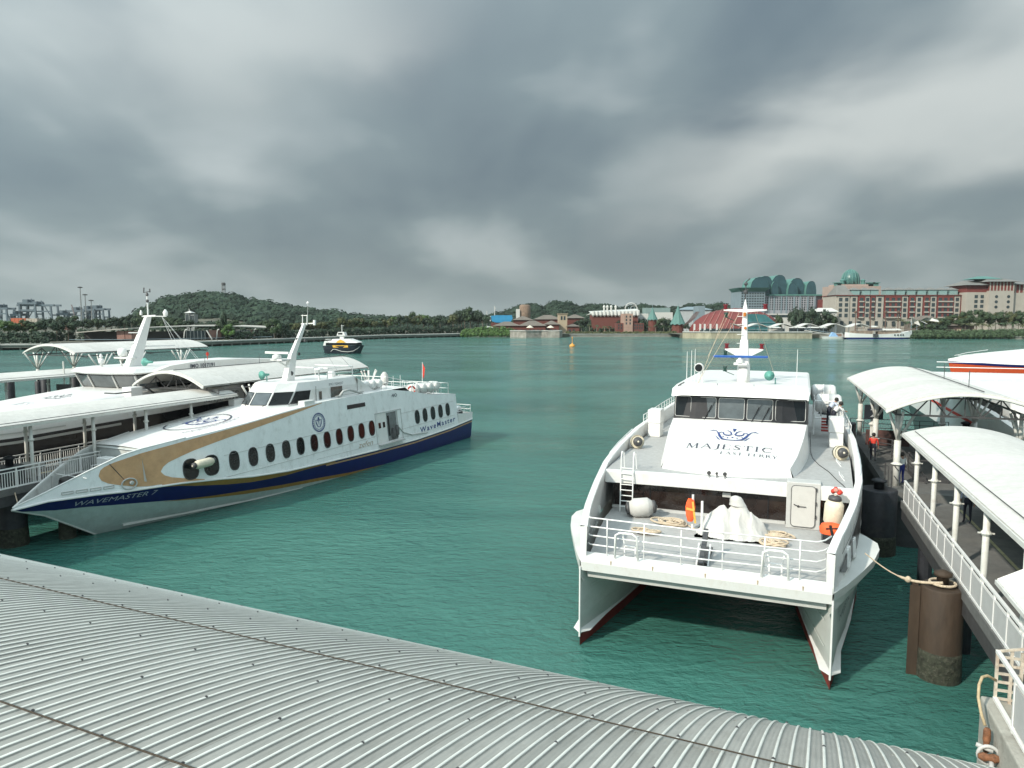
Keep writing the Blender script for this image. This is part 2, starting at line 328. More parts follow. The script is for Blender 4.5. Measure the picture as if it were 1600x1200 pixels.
# ---------------------------------------------------------------- water and sea floor
def water_mat():
    m=bpy.data.materials.new('sea_water'); m.use_nodes=True; t=m.node_tree; L=t.links; p=t.nodes['Principled BSDF']
    def n_(ty,**k):
        n=t.nodes.new(ty)
        for a,b in k.items(): setattr(n,a,b)
        return n
    c=n_('ShaderNodeTexCoord').outputs['Object']
    def noise(sc,st,det=3,rough=.55,dist=0,rot=0):
        k=n_('ShaderNodeMapping'); k.inputs['Scale'].default_value=st; k.inputs['Rotation'].default_value=(0,0,R(rot)); L.new(c,k.inputs[0])
        n=n_('ShaderNodeTexNoise'); n.inputs['Scale'].default_value=sc; n.inputs['Detail'].default_value=det; n.inputs['Roughness'].default_value=rough; n.inputs['Distortion'].default_value=dist; L.new(k.outputs[0],n.inputs['Vector']); return n.outputs[0]
    big=noise(.035,(1,1.6,1),4,.6,.8)
    r=n_('ShaderNodeValToRGB'); L.new(big,r.inputs[0]); e=r.color_ramp.elements; e[0].position=.32; e[1].position=.68
    e[0].color=(.030,.118,.100,1); e[1].color=(.062,.185,.152,1); L.new(r.outputs[0],p.inputs['Base Color'])
    rr_=n_('ShaderNodeMapRange'); L.new(noise(.012,(1,3.2,1),3,.55,1.2,10),rr_.inputs[0]); rr_.inputs[1].default_value=.35; rr_.inputs[2].default_value=.65; rr_.inputs[3].default_value=.05; rr_.inputs[4].default_value=.20; L.new(rr_.outputs[0],p.inputs['Roughness']); p.inputs['IOR'].default_value=1.33; p.inputs['Specular IOR Level'].default_value=.5
    b=None; prev=None
    for sc,st,dist_,strn,rot,det in ((.10,(1,2.0,1),.8,.20,15,2),(.42,(1,2.2,1),.40,.48,-12,3),(1.4,(1,1.8,1),.19,.75,20,4),(4.2,(1,1.5,1),.06,.8,0,4)):
        bn=n_('ShaderNodeBump'); bn.inputs['Distance'].default_value=dist_; bn.inputs['Strength'].default_value=strn
        L.new(noise(sc,st,det,.6,.5,rot),bn.inputs['Height'])
        if prev: L.new(prev,bn.inputs['Normal'])
        prev=bn.outputs[0]
    L.new(prev,p.inputs['Normal']); return m
wm=water_mat()
b=MB(); b.grid([[(x,y,0) for x in (-4000,-1200,-400,-100,100,400,1200,4000)] for y in (-60,20,100,300,700,1500,6000)]); kind(b.obj('sea_water',wm),'structure')
# ---------------------------------------------------------------- terminal roof in the foreground
RF=Fr((0,0),(.407,.913)); RC,ZC,RR=.32,-20.15,28.0
roof=T('corrugated_roof','curved grey ribbed metal roof in the foreground sloping down to the water','roof',(0,0,0),RF.rz)
def roofp(v,s,h=0):
    a=math.asin((s-RC)/RR); return (v,RC+(RR+h)*math.sin(a),ZC+(RR+h)*math.cos(a))
prof=[]
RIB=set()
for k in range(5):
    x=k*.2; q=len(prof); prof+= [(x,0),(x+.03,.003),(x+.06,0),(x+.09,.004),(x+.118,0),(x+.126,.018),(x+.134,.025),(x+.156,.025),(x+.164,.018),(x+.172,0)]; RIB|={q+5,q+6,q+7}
prof.append((1.012,.001))
def sheet(s0,s1,n,off):
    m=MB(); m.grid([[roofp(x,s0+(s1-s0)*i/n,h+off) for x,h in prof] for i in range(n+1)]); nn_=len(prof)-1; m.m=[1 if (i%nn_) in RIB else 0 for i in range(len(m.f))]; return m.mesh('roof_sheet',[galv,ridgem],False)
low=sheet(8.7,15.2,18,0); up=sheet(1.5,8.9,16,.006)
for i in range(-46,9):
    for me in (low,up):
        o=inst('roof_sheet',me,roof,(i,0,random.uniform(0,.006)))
b=MB()
for i in range(-46*5,9*5):
    if i%3: continue
    for s in (3.4,4.9,6.3,7.7,9.2,10.7,12.1,13.4):
        if (i//3+int(s))%2: continue
        p=roofp(i*.2+.145,s+random.uniform(-.02,.02),.025); b.lathe(p,[(.024,0),(.024,.01),(.013,.012),(.013,.022)],6)
o=b.obj('fixing_screw',dsteel,roof,fix=False); kind(o,'stuff')
b=MB()
for i in range(-46*4,9*4):
    for s in (5.3,8.9,11.5):
        if random.random()<.55: continue
        x=i*.25+.05; a=roofp(x,s,.001); c=roofp(x+.03,s+.06,.012); b.tube([a,c,roofp(x+.06,s,.001)],.006,4)
o=b.obj('sheet_dimple',galv,roof,fix=False); kind(o,'stuff')
b=MB()
for s in (4.5,8,11.5,14.8): b.bar(roofp(-46,s,-.12),roofp(9,s,-.12),.1,.18)
b.obj('purlin',dsteel,roof)
for s,lab in ((8.95,'taut wire rope running along the ribbed roof nearer the water edge'),(4.85,'taut wire rope crossing the ribbed roof at its near left corner')):
    b=MB(); n=110; b.tube([roofp(-46+55*i/n,s+.012*math.sin(i*.23),.05) for i in range(n+1)],.011,6)
    o=b.obj('wire_rope',roped,None,True); o.rotation_euler=(0,0,RF.rz); tag(o,lab,'rope')

# ================================================================ catamaran ferry
K=Fr((6.42,23.75),(.3785,.9256))
cat=T('catamaran_ferry','large white twin-hulled ferry with open foredeck and blue crown logo on its coachroof','ferry',K.w(0,0),K.rz)
VT=[(0,4.25),(2,4.66),(3.5,4.92),(5,5.17),(8,5.55),(11.3,5.72),(16,5.78),(24,5.65),(38,5.5)]
ZT=[(0,4.5),(1,4.74),(3,4.86),(5,4.97),(7,5.17),(9,5.36),(12,5.56),(16,5.78),(24,5.95),(38,6.0)]
VB=[(0,4.23),(2,4.72),(4,5.12),(7,5.48),(12,5.68),(16,5.72),(38,5.5)]
ZB=[(0,3.25),(2.3,3.35),(5,3.7),(8,3.85),(10,2.9),(38,2.8)]
us=[0,.5,1.2,2,3,4,5,6,7,8,9,10,12,14,16,20,24,28,32,38]
for s in (-1,1):
    # slender hull with inner and outer faces
    oi=[(0,4.23,4.23,4.23,4.23),(.6,4.12,4.34,4.06,4.36),(2,3.86,4.5,3.62,4.56),(4,3.52,4.86,3.12,4.95),(6.3,3.18,5.2,2.75,5.3),(8.7,2.95,5.55,2.5,5.6),(14,2.7,5.75,2.35,5.75),(24,2.7,5.7,2.3,5.6),(38,2.8,5.5,2.4,5.4)]
    b=MB(); rb=MB()
    rows=[];rr=[]
    for u,i0,o0,i3,o3 in oi:
        m=(i0+o0)/2
        lerp=lambda a,c,t:a+(c-a)*t
        rows.append([(s*i3,u,3.05),(s*lerp(i0,i3,.62),u,2.1),(s*lerp(i0,i3,.3),u,1.2),(s*lerp(i0,i3,.1),u,.42),(s*m,u,.40),(s*lerp(o0,o3,.1),u,.42),(s*lerp(o0,o3,.4),u,1.2),(s*lerp(o0,o3,.8),u,2.3),(s*o3,u,3.05)])
        rr.append([(s*lerp(i0,i3,.1),u+.003,.42),(s*i0,u,.0),(s*lerp(i0,m,.5),u+.1,-.7),(s*m,u+.3,-1.3),(s*lerp(o0,m,.5),u+.1,-.7),(s*o0,u,0),(s*lerp(o0,o3,.1),u+.003,.42)])
    b.grid(rows); o=b.obj('hull',hullw,cat,True)
    rb.grid(rr); rb.obj('boot_topping',redp,o,True)
    b=MB(); b.grid([[(s*(v+e_),u,z) for e_,z in ((0,.62),(dvv,.50),(0,.42))] for u,v,dv,dvv in ((-.04,4.23,0,.02),(.3,4.28,0,.28),(2,4.50,0,.14),(5,5.02,0,.1),(10,5.6,0,.06))]); b.grid([[(s*(v+e_),u,z) for e_,z in ((0,.62),(-dvv,.50),(0,.42))] for u,v,dv,dvv in ((-.04,4.23,0,.02),(.3,4.18,0,.26),(2,3.88,0,.14),(5,3.4,0,.1),(10,2.9,0,.06))])
    b.obj('spray_rail',white,o)
    b=MB(); b.tube([(s*4.23,-.03,.35),(s*4.23,-.03,1.6),(s*4.23,-.03,3.0)],.035,6); b.obj('stem_bar',white,o)
    # sponson shelf outside the bulwark
    sp=[(0,4.26,3.25,3.0),(.9,4.68,3.27,2.8),(2.2,5.2,3.33,2.75),(3.4,5.68,3.45,2.75),(4.3,5.92,3.58,2.7),(4.9,5.9,3.64,2.75),(5.5,5.55,3.7,3.0),(6.0,5.1,3.72,3.2)]
    b=MB(); b.grid([[(s*(interp(VB,u)-.1),u,z),(s*v,u,z),(s*(v-.02),u,z-.28),(s*(v*.5+interp(VB,u)*.5),u,z-.62),(s*(interp(VB,u)-.15),u,z-.8)] for u,v,z,zb in sp]); b.obj('sponson',hullw,cat)
    # bulwark: outer face, cap, inner face
    b=MB(); b.grid([[(s*interp(VB,u),u,interp(ZB,u)-.02),(s*(interp(VB,u)*.45+interp(VT,u)*.55),u,(interp(ZB,u)+interp(ZT,u))/2),(s*interp(VT,u),u,interp(ZT,u)),(s*(interp(VT,u)-.02),u,interp(ZT,u)+.05),(s*(interp(VT,u)-.27),u,interp(ZT,u)+.05),(s*(interp(VT,u)-.29),u,interp(ZT,u)),(s*(interp(VB,u)-.12),u,3.2)] for u in us])
    b.add([(s*4.23,0,3.2),(s*4.25,0,4.5),(s*3.98,0,4.55),(s*4.02,0,3.2)],[(0,1,2,3)])
    bw=b.obj('bulwark',white,cat)
    f=lambda u,z: (s*(interp(VB,u)+(interp(VT,u)-interp(VB,u))*((z-interp(ZB,u))/(interp(ZT,u)-interp(ZB,u)))+.035),u,z)
    b=MB(); b.grid([[f(u,z0),f(u,(z0+z1)/2),f(u,z1)] for u,z0,z1 in ((.75,3.72,3.76),(1.6,3.45,3.98),(2.6,3.5,4.2),(4,3.66,4.42),(5.5,3.82,4.55),(8,3.95,4.7),(12,3.5,4.85),(20,3.4,4.95),(36,3.4,4.95))]); b.obj('side_panel',blackp,bw)
    b=MB(); b.grid([[f(u,z),f(u,z+.035)] for u,z in ((1,4.25),(2.6,4.42),(4,4.6),(6,4.78),(9,5.02),(16,5.4),(36,5.5))]); b.obj('rubbing_strip',dsteel,bw)
    for u0 in (2.1,3.3):
        b=MB(); 
        for d in (-.16,.16): b.bar(f(u0+d,3.55),f(u0+d+.05,4.15),.1)
        b.bar(f(u0-.16,3.55),f(u0+.16,3.56),.1); b.bar(f(u0-.11,4.15),f(u0+.21,4.15),.1); b.obj('fairlead',railw,bw,bevel=.02)
lbl=map_text('MAJESTIC',lambda x,y:(4.50+x*.18,1.0+x,1.95+y),logog,cat,size=.34,width=2.4); lbl.name='hull_lettering'
seamm=mat('weld_seam',(.60,.61,.58),.5); rustm=mat('rust_streak',(.40,.30,.20),.8,var=.3,scale=6)
for s in (-1,1):
    for z in (1.2,2.1):
        b=MB(); b.tube([(s*(interp([(0,4.23),(.6,4.23-.17-.05*z*.4),(2,3.86-.08*z),(4,3.52-.13*z),(6.3,3.18-.14*z),(8.7,2.95-.15*z)],u)-.012),u,z) for u in (.6,2,4,6.3,8.7)],.010,4); b.obj('weld_seam',seamm,cat)
    for u in (1.5,3,4.6,6.2,8.5,11,14):
        b=MB(); b.tube([(s*(interp(VT,u)+.005),u,interp(ZT,u)-.03),(s*(interp(VB,u)+.01),u,interp(ZB,u)+.05)],.010,4); b.obj('weld_seam',seamm,cat)
b=MB()
for x in (-3.1,-1.6,.2,1.9,3.3): b.add([(x,-.056,3.36),(x+.05,-.056,3.36),(x+.035,-.062,3.22),(x+.012,-.062,3.22)],[(0,1,2,3)])
b.obj('rust_streak',rustm,cat,fix=False)
# wet deck, foredeck and front beam
b=MB(); b.prism([(-4.05,.3),(4.05,.3),(4.9,6),(5.2,12),(5.2,38),(-5.2,38),(-5.2,12),(-4.9,6)],2.55,3.20); b.obj('bridge_deck',greyp,cat)
b=MB(); b.prism([(-4.0,.42),(4.0,.42),(4.6,4),(4.95,7.9),(-4.95,7.9),(-4.6,4)],3.205,3.30); b.obj('foredeck',deckg,cat)
b=MB(); b.add([(x*4.2,y,z) for x in(-1,1) for y,z in ((-.03,3.42),(.40,3.46),(.40,3.31),(.35,2.9),(.02,2.86),(-.05,3.2))],[(0,1,7,6),(1,2,8,7),(2,3,9,8),(3,4,10,9),(4,5,11,10),(5,0,6,11),(0,5,4,3,2,1),(6,7,8,9,10,11)]); b.obj('front_beam',white,cat)
# upper deck
b=MB(); b.prism([(-5.15,7.0),(-2,7.2),(2,7.2),(5.15,7.0),(5.4,14),(5.38,24),(5.3,38),(-5.3,38),(-5.38,24),(-5.4,14)],4.9,5.15); b.obj('upper_deck',deckg,cat)
b=MB(); b.grid([[(x,7.3-.2*abs(x/5.15)**3,5.17),(x,7.16-.2*abs(x/5.15)**3,5.165),(x,7.13-.2*abs(x/5.15)**3,5.10),(x,7.18-.2*abs(x/5.15)**3,4.58),(x,7.4-.2*abs(x/5.15)**3,4.54)] for x in [-5.15+i*.515 for i in range(21)]]); b.obj('deck_fascia',white,cat)
b=MB(); b.box(-4.95,2.62,7.6,7.7,3.3,4.88); b.box(3.97,4.95,7.6,7.7,3.3,4.88)
front=b.obj('front_window_band',mat('brown_glass',(.022,.015,.013),.12,var=.6,scale=1,spec=.6),cat)
b=MB(); b.box(-4.95,2.6,7.5,7.62,3.3,3.42); b.obj('sill',greyp,cat)
b=MB()
for x in (-3.2,-1.4,.4,1.9): b.box(x-.02,x+.02,7.57,7.6,3.42,4.7)
b.obj('window_mullion',blackp,front)
b=MB(); b.box(.0,.35,7.48,7.6,4.25,4.45); b.obj('deck_light',greyp,cat)
# door housing
b=MB(); b.box(2.63,3.95,7.02,7.8,3.3,5.27); dh=b.obj('companionway',greyp,cat,bevel=.03)
def rrect(x0,x1,z0,z1,r,n=5):
    P=[]
    for cx,cz,a in ((x1-r,z1-r,0),(x0+r,z1-r,90),(x0+r,z0+r,180),(x1-r,z0+r,270)):
        for i in range(n+1): P.append((cx+r*math.cos(R(a+90*i/n)),cz+r*math.sin(R(a+90*i/n))))
    return P
P=rrect(2.84,3.74,3.42,5.12,.14); b=MB(); n=len(P); b.add([(x,6.97,z) for x,z in P]+[(x,7.03,z) for x,z in P],[tuple(range(n))]+[(i,(i+1)%n,n+(i+1)%n,n+i) for i in range(n)]); dr=b.obj('door',mat('door_paint',(.55,.54,.51),.45,var=.05),dh)
b=MB(); P=rrect(2.82,3.76,3.40,5.14,.15); b.tube([(x,6.975,z) for x,z in P]+[(P[0][0],6.975,P[0][1])],.012,5); b.obj('door_gasket',dsteel,dr)
b=MB(); b.bar((2.92,6.93,4.35),(3.12,6.93,4.27),.03); b.bar((3.1,6.93,4.27),(3.4,6.93,4.27),.025); b.lathe((3.1,6.94,4.27),[(.05,0),(.05,.04)],8,axis='y'); b.obj('door_handle',dsteel,dr)
b=MB()
for z in (3.8,4.35,4.95): b.box(3.74,3.80,6.94,6.99,z,z+.14)
b.obj('hinge',dsteel,dr)
# three little lamps at the deck edge
for x,w in ((-.55,.18),(-.22,.12),(.12,.18)):
    b=MB(); b.tube([(x,7.12,5.15),(x,7.12,5.3)],.02,6); b.lathe((x,7.05,5.36),[(.02,.1),(w*.45,.08),(w*.5,0),(w*.42,-.03)],10,axis='y'); b.tube([(x,7.12,5.3),(x+.08,7.2,5.16)],.015,5); b.obj('deck_lamp',dsteel,cat)
# coachroof with logo
def cr_top(u): return interp([(7.7,5.42),(8.5,5.55),(10,5.83),(12.5,6.29),(14.6,6.66)],u)
def cr_hw(u): return interp([(7.7,2.55),(8.4,2.72),(10,3.0),(12.5,3.25),(14.6,3.38)],u)
def fr_u(x): return 7.68+.75*(abs(x)/2.7)**2
b=MB(); rows=[]
for j in range(13):
    t=j/12; row=[]
    for k in range(17):
        c=-1+2*k/16
        uu=fr_u(c*2.65)*(1-t)+14.6*t; w=cr_hw(uu); x=c*w
        row.append((x,uu,cr_top(uu)+.10*(1-c*c)))
    rows.append([(row[0][0]-.17,row[0][1]+.05,5.14)]+row+[(row[-1][0]+.17,row[-1][1]+.05,5.14)])
b.grid(rows); b.grid([[(x*1.04,y-.08,5.14) for x,y,z in rows[0][1:-1]],rows[0][1:-1]]); cr=b.obj('coachroof',white,cat,bevel=0)
def crp(x,u,h=.035): return (x,u,cr_top(u)+.10*(1-(x/cr_hw(u))**2)+h)
crown_emblem(lambda x,y: crp(.0+x*1.18,11.75+y*1.9),cat,logo)
serif('MAJESTIC',.62,3.9,lambda x,y: crp(-2.0+x,9.95+y*1.0),logog,cat)
serif('FAST FERRY',.34,2.5,lambda x,y: crp(-.35+x,9.3+y*1.0),logog,cat)
# wheelhouse
wh=[(-3.45,26),(-3.45,15.2),(-3.38,14.7),(-2.2,14.45),(0,14.35),(2.2,14.45),(3.38,14.7),(3.45,15.2),(3.45,26)]
b=MB(); b.prism([(x,y) for x,y in wh],5.14,6.63); b.obj('wheelhouse_base',white,cat)
b=MB(); b.grid([[(x,y-.01 if abs(x)<3.4 else y,6.62) for x,y in wh],[(x*.985,y+(.28 if abs(x)<3.42 else 0),8.0) for x,y in wh]]); wb=b.obj('window_band',blackp,cat)
def fs(x,t):  # point on the glazed front, x across, t 0..1 up
    y=14.35+.35*min(1,abs(x)/3.38)**1.7+.28*t; return Vector((x,y-.02,6.62+1.38*t))
for x0,x1,gm in ((-3.3,-2.45,glass),(-2.3,-1.12,glass2),(-.98,.32,glass2),(.46,1.72,glass2),(1.86,3.3,glass)):
    P=rrect(x0,x1,.13,.9,.09); b=MB(); n=len(P); b.add([fs(x,t)-Vector((0,.015,0)) for x,t in P],[tuple(range(n))]); o=b.obj('window_pane',gm,wb,fix=False)
    b=MB(); b.tube([fs(x,t)-Vector((0,.02,0)) for x,t in P]+[fs(*P[0])-Vector((0,.02,0))],.016,5); b.obj('window_seal',greyp,o)
for sx in (-1,1):
    for k in range(4):
        b=MB(); b.add([(sx*3.47,15.6+k*2.5,6.85),(sx*3.47,17.7+k*2.5,6.85),(sx*3.44,17.7+k*2.5,7.8),(sx*3.44,15.6+k*2.5,7.8)],[(0,1,2,3)]); b.obj('window_pane',glass,wb)
for x in (-1.7,.7,1.2):
    b=MB(); b.bar(fs(x,.05)-Vector((0,.06,0)),fs(x+.35,.62)-Vector((0,.06,0)),.03); b.bar(fs(x+.2,.35)-Vector((0,.08,0)),fs(x+.5,.75)-Vector((0,.08,0)),.02); b.obj('wiper',blackp,wb)
# hard top
b=MB(); prf=[(14.15,7.98),(14.2,8.08),(14.9,8.33),(16,8.46),(20,8.5),(27,8.5)]
rows=[]
for u,z in prf:
    w=3.5 if u>14.5 else 3.42; rows.append([(-w,u,z-.34*(u>15)-.06),(-w+.05,u,z-.06),(-w+.55,u,z+.0),(-1.5,u-.1*(u<15),z+.03),(1.5,u-.1*(u<15),z+.03),(w-.1,u,z+.0),(w,u,z-.06),(w,u,z-.34*(u>15)-.06)])
b.grid(rows); b.grid([[(x,y+.02,z) for x,y,z in rows[0]],[(x*.98,14.7,7.97) for x,y,z in rows[0]]]); b.box(-3.46,3.46,14.75,27,7.95,8.02); b.obj('wheelhouse_roof',white,cat,smooth=False)
b=MB(); b.box(-3.3,3.3,26.0,36,5.3,7.5); b.obj('aft_cabin',white,cat)
# mast
mast=MB(); mast.tube([(0,17.6,8.4),(0,17.6,9.5),(0,17.5,9.6)],[.36,.34,.30],12); mast.obj('mast_pedestal',white,cat,True)
mb=MB()
def taper(b,a,c,w0,d0,w1,d1):
    b.add([(a[0]-w0,a[1]-d0,a[2]),(a[0]+w0,a[1]-d0,a[2]),(a[0]+w0,a[1]+d0,a[2]),(a[0]-w0,a[1]+d0,a[2]),(c[0]-w1,c[1]-d1,c[2]),(c[0]+w1,c[1]-d1,c[2]),(c[0]+w1,c[1]+d1,c[2]),(c[0]-w1,c[1]+d1,c[2])],[(0,3,2,1),(4,5,6,7),(0,1,5,4),(1,2,6,5),(2,3,7,6),(3,0,4,7)])
taper(mb,(0,17.6,9.4),(0,17.6,10.9),.30,.35,.2,.28); taper(mb,(0,17.6,10.85),(0,17.5,12.75),.17,.22,.11,.14); taper(mb,(0,17.5,12.7),(0,17.5,13.15),.1,.12,.02,.04)
ms=mb.obj('mast',white,cat,bevel=.03)
for z,w,t in ((12.55,1.15,.10),(10.35,1.02,.10)):
    b=MB(); 
    for s in (-1,1): b.add([(s*.05,17.35,z-.42*(w<1.1)-.12),(s*w,17.4,z-.03),(s*w,17.4,z+.05),(s*.05,17.35,z+t-.04),(s*.05,17.65,z-.42*(w<1.1)-.12),(s*w,17.6,z-.03),(s*w,17.6,z+.05),(s*.05,17.65,z+t-.04)],[(0,1,2,3),(7,6,5,4),(0,4,5,1),(3,2,6,7),(1,5,6,2),(0,3,7,4)])
    b.obj('crosstree',white,ms)
    for s in (-1,1):
        b=MB(); b.lathe((s*w*.92,17.5,z+.05),[(.14,0),(.14,.04),(.09,.06),(.10,.2),(.14,.22),(.13,.28)],10); b.obj('navigation_light',mat('red_lamp',(.16,.008,.015),.35),ms)
for x,z in ((-1.02,12.15),(-1.0,10.0),(-1.0,9.1)):
    b=MB(); b.lathe((x,17.5,z),[(.12,0),(.12,.04),(.08,.06),(.09,.17),(.12,.19),(.1,.28)],10); b.tube([(x,17.5,z),(x+.5,17.5,z-.2)],.02,5); b.obj('signal_light',mat('green_lamp',(.012,.05,.04),.35),ms)
b=MB(); b.box(-1.62,1.3,17.0,17.13,9.90,10.03); b.obj('radar_scanner',bluep,ms,bevel=.03)
b=MB(); b.lathe((-.18,17.1,9.62),[(.2,0),(.2,.15),(.1,.2),(.08,.3)],12); b.box(-.5,.2,17.0,17.4,9.5,9.62); b.obj('radar_drive',white,ms)
b=MB()
for z in (9.95,10.7,11.2,11.75,12.2): b.bar((-.05,17.3,z),(-.38,17.3,z),.03)
b.obj('mast_rung',white,ms)
b=MB(); b.tube([(0,17.5,13.1),(0,17.5,14.1)],.03,6); b.bar((-.18,17.5,13.6),(.18,17.5,13.7),.04); b.lathe((0,17.5,13.45),[(.1,0),(.12,.1),(.05,.2)],8); b.lathe((0,17.5,13.9),[(.05,0),(.12,.1),(.05,.2)],8); b.bar((0,17.5,14.1),(.22,17.5,14.3),.06); b.obj('wind_sensor',dsteel,ms)
b=MB(); b.lathe((.05,17.27,11.55),[(.07,0),(.08,.03),(.02,.12)],8,axis='y'); b.obj('mast_lamp',mat('amber_lamp',(.5,.16,.02),.4),ms); b=MB(); b.lathe((.0,17.27,12.2),[(.08,0),(.08,.2),(.02,.22)],8); b.obj('mast_lamp',mat('amber_lamp',(.5,.16,.02),.4),ms)
b=MB()
for a,c in (((-1.0,17.5,12.5),(-2.2,15.4,8.5)),((-.3,17.5,12.4),(-2.25,15.5,8.5)),((-.8,17.5,12.5),(-1.9,17,9.95)),((.5,17.5,12.5),(1.5,22,8.6))): b.tube([a,c],.012,4)
b.obj('stay_wire',rope,ms)
# roof gear
for x,z,u,mt_,r in ((1.42,8.98,16.6,teal,.27),):
    b=MB(); b.tube([(x+.3,u+.4,8.45),(x+.3,u+.4,8.85)],.03,6); b.lathe((x,u,z),[(.27,0),(.2,.06),(.10,.2),(.06,.45),(.05,.7)],16,axis='y'); b.obj('horn',mt_,cat,True)
    b=MB(); b.lathe((x,u+.02,z),[(.07,0),(.01,.2)],10,axis='y'); b.obj('horn_throat',dsteel,cat)
b=MB(); b.lathe((-2.33,16.5,9.32),[(.24,0),(.26,.05),(.26,.3),(.12,.4)],16,axis='y'); b.tube([(-2.15,16.7,8.45),(-2.15,16.7,9.15)],.04,6); b.tube([(-2.4,16.7,8.45),(-2.25,16.7,9.05)],.03,6); sl_=b.obj('searchlight',white,cat)
b=MB(); b.lathe((-2.33,16.48,9.32),[(.21,0),(.2,.03)],16,axis='y'); b.obj('searchlight_lens',glass,sl_)
for x,z in ((-3.1,10.2),(-2.85,10.25),(-2.65,10.35),(2.8,10.4)):
    b=MB(); b.tube([(x,17.3,8.45),(x,17.3,z)],[.022,.012],5); b.obj('whip_aerial',railw,cat)
b=MB()
for x in (-1.2,.7): b.tube([(x,15.6,8.3),(x,15.6,8.55)],.015,5)
for u in (14.9,15.5,16.1): b.bar((-3.2,u,8.4),(-3.05,u,8.52),.06)
b.obj('grab_cleat',dsteel,cat)
# side boxes, guard rails, cable on the upper deck
for x,u in ((-4.9,17.5),(4.85,17.6)):
    b=MB(); b.prism([(x-.32,u-.5),(x+.38,u-.5),(x+.38,u+.6),(x-.32,u+.6)],5.15,5.95); b.prism([(x-.36,u-.52),(x+.40,u-.52),(x+.40,u+.62),(x-.36,u+.62)],5.96,6.75); b.obj('vent_box',white,cat,bevel=.04)
for s in (-1,1):
    b=MB(); P=[(s*(interp(VT,u)-.15),u,interp(ZT,u)+.55) for u in (17.5,19,21,24,28,33)]; b.tube(P,.025,6); b.tube([(x,y,z-.28) for x,y,z in P],.018,5)
    u=17.5
    while u<33: x=s*(interp(VT,u)-.15); z=interp(ZT,u); b.tube([(x,u,z),(x,u,z+.55)],.02,5); u+=.9
    b.obj('guard_rail',railw,cat)
    b=MB(); P=[(s*(interp(VT,u)-.15),u,interp(ZT,u)+.25) for u in (9,11,13,14.5)]; b.tube([(P[0][0],P[0][1]-.3,P[0][2]-.2)]+P,.02,5)
    for p in P[1:]: b.tube([p,(p[0],p[1],p[2]-.22)],.015,5)
    b.obj('guard_rail',railw,cat)
b=MB(); b.tube([(3.55,15.2,6.2),(3.62,15.0,5.18),(3.7,13.4,5.17),(3.95,11.8,5.17),(4.35,10.2,5.17),(4.6,8.6,5.17),(4.8,7.6,5.17),(4.85,7.2,5.17)],.018,5); b.obj('deck_cable',dsteel,cat)
b=MB()
for u in (8.6,11.8): b.tube([(4.9,u,5.15),(4.7,u,5.4),(4.7,u+.7,5.4),(4.9,u+.7,5.15)],.02,5)
b.obj('deck_hoop',railw,cat)
# ladder
b=MB()
for x in (-4.42,-3.86): b.tube([(x,6.85,3.3),(x,6.98,5.2),(x,7.0,5.8),(x,7.15,6.02),(x,7.5,5.95),(x,7.7,5.16)],.03,6)
for i in range(8): b.tube([(-4.42,6.86+.015*i,3.55+.25*i),(-3.86,6.86+.015*i,3.55+.25*i)],.022,5)
b.obj('ladder',railw,cat)
# bow rail
b=MB()
for z in (3.78,4.12,4.45,4.78):
    b.tube([(-4.05,.45,z),(-3.95,.30,z),(0,.16,z),(3.7,.30,z),(3.95,.6,z),(4.15,1.0,z+.05)],.026,6)
for x in (-3.3,-1.95,-.65,.75,2.1,3.2): b.tube([(x,.24,3.42),(x,.24,4.78)],.024,6)
b.obj('bow_rail',railw,cat,True)
for x in (-2.55,2.45):
    b=MB(); b.tube([(x-.42,.1,3.42),(x-.38,.02,4.32),(x-.22,.0,4.42),(x+.22,.0,4.42),(x+.38,.02,4.32),(x+.42,.1,3.42)],.045,8); b.obj('rail_gate',railw,cat,True)
    b=MB(); b.tube([(x-.28,.7,4.15),(x-.2,.7,3.75),(x+.2,.7,3.75),(x+.28,.7,4.15)],.035,6)
    for q in (-.2,.2): b.tube([(x+q,.7,3.75),(x+q,.7,3.3)],.035,6)
    b.obj('mooring_post',railw,cat)
b=MB(); b.box(-.16,.16,.9,2.8,3.3,3.42); b.bar((0,.5,3.45),(0,1.9,4.3),.16,.2); b.obj('anchor_roller',dsteel,cat)
b=MB(); b.bar((-.2,.9,3.3),(-.2,1.5,3.9),.05); b.bar((.2,.9,3.3),(.2,1.5,3.9),.05); b.tube([(-.2,1.5,3.9),(-.1,2.6,3.3)],.03,6);b.tube([(.2,1.5,3.9),(.1,2.6,3.3)],.03,6); b.obj('anchor_frame',railw,cat)
b=MB(); b.tube([(-.5,4.6,3.3),(-.5,4.6,4.7)],.05,8); b.obj('deck_post',railw,cat)
b=MB(); b.tube([(4.35,5.6,3.3),(4.35,5.6,3.75),(4.3,5.6,3.8)],[.36,.38,.32],12); b.obj('deck_bin',blackp,cat)
# --- loose things on the catamaran
def on(x,u,z): return K.w(x,u)+Vector((0,0,z))
def fender_mesh(L_,r,name='fender_body'):
    prof=[(.05,-L_/2-.08),(.07,-L_/2),(r*.62,-L_/2+.10),(r*.93,-L_/2+.28),(r,-L_/4),(r,L_/4),(r*.93,L_/2-.28),(r*.62,L_/2-.10),(.07,L_/2),(.05,L_/2+.08)]
    return prof
def fender(label,p,L_,r,rot,dark=None):
    t=T('fender',label,'fender',p,0,'fenders on the ferries')
    b=MB(); b.lathe((0,0,0),fender_mesh(L_,r),18,rot=rot); b.obj('fender_body',buff if not dark else dark,t,True)
    for s in (-1,1):
        c=rot@Vector((0,0,s*(L_/2-.02))); b=MB(); b.lathe(c,[(r*.72,-.09),(r*.66,.02),(.09,.09)] if s>0 else [(.09,-.09),(r*.66,-.02),(r*.72,.09)],14,rot=rot); b.obj('fender_cap',dsteel,t,True)
    return t
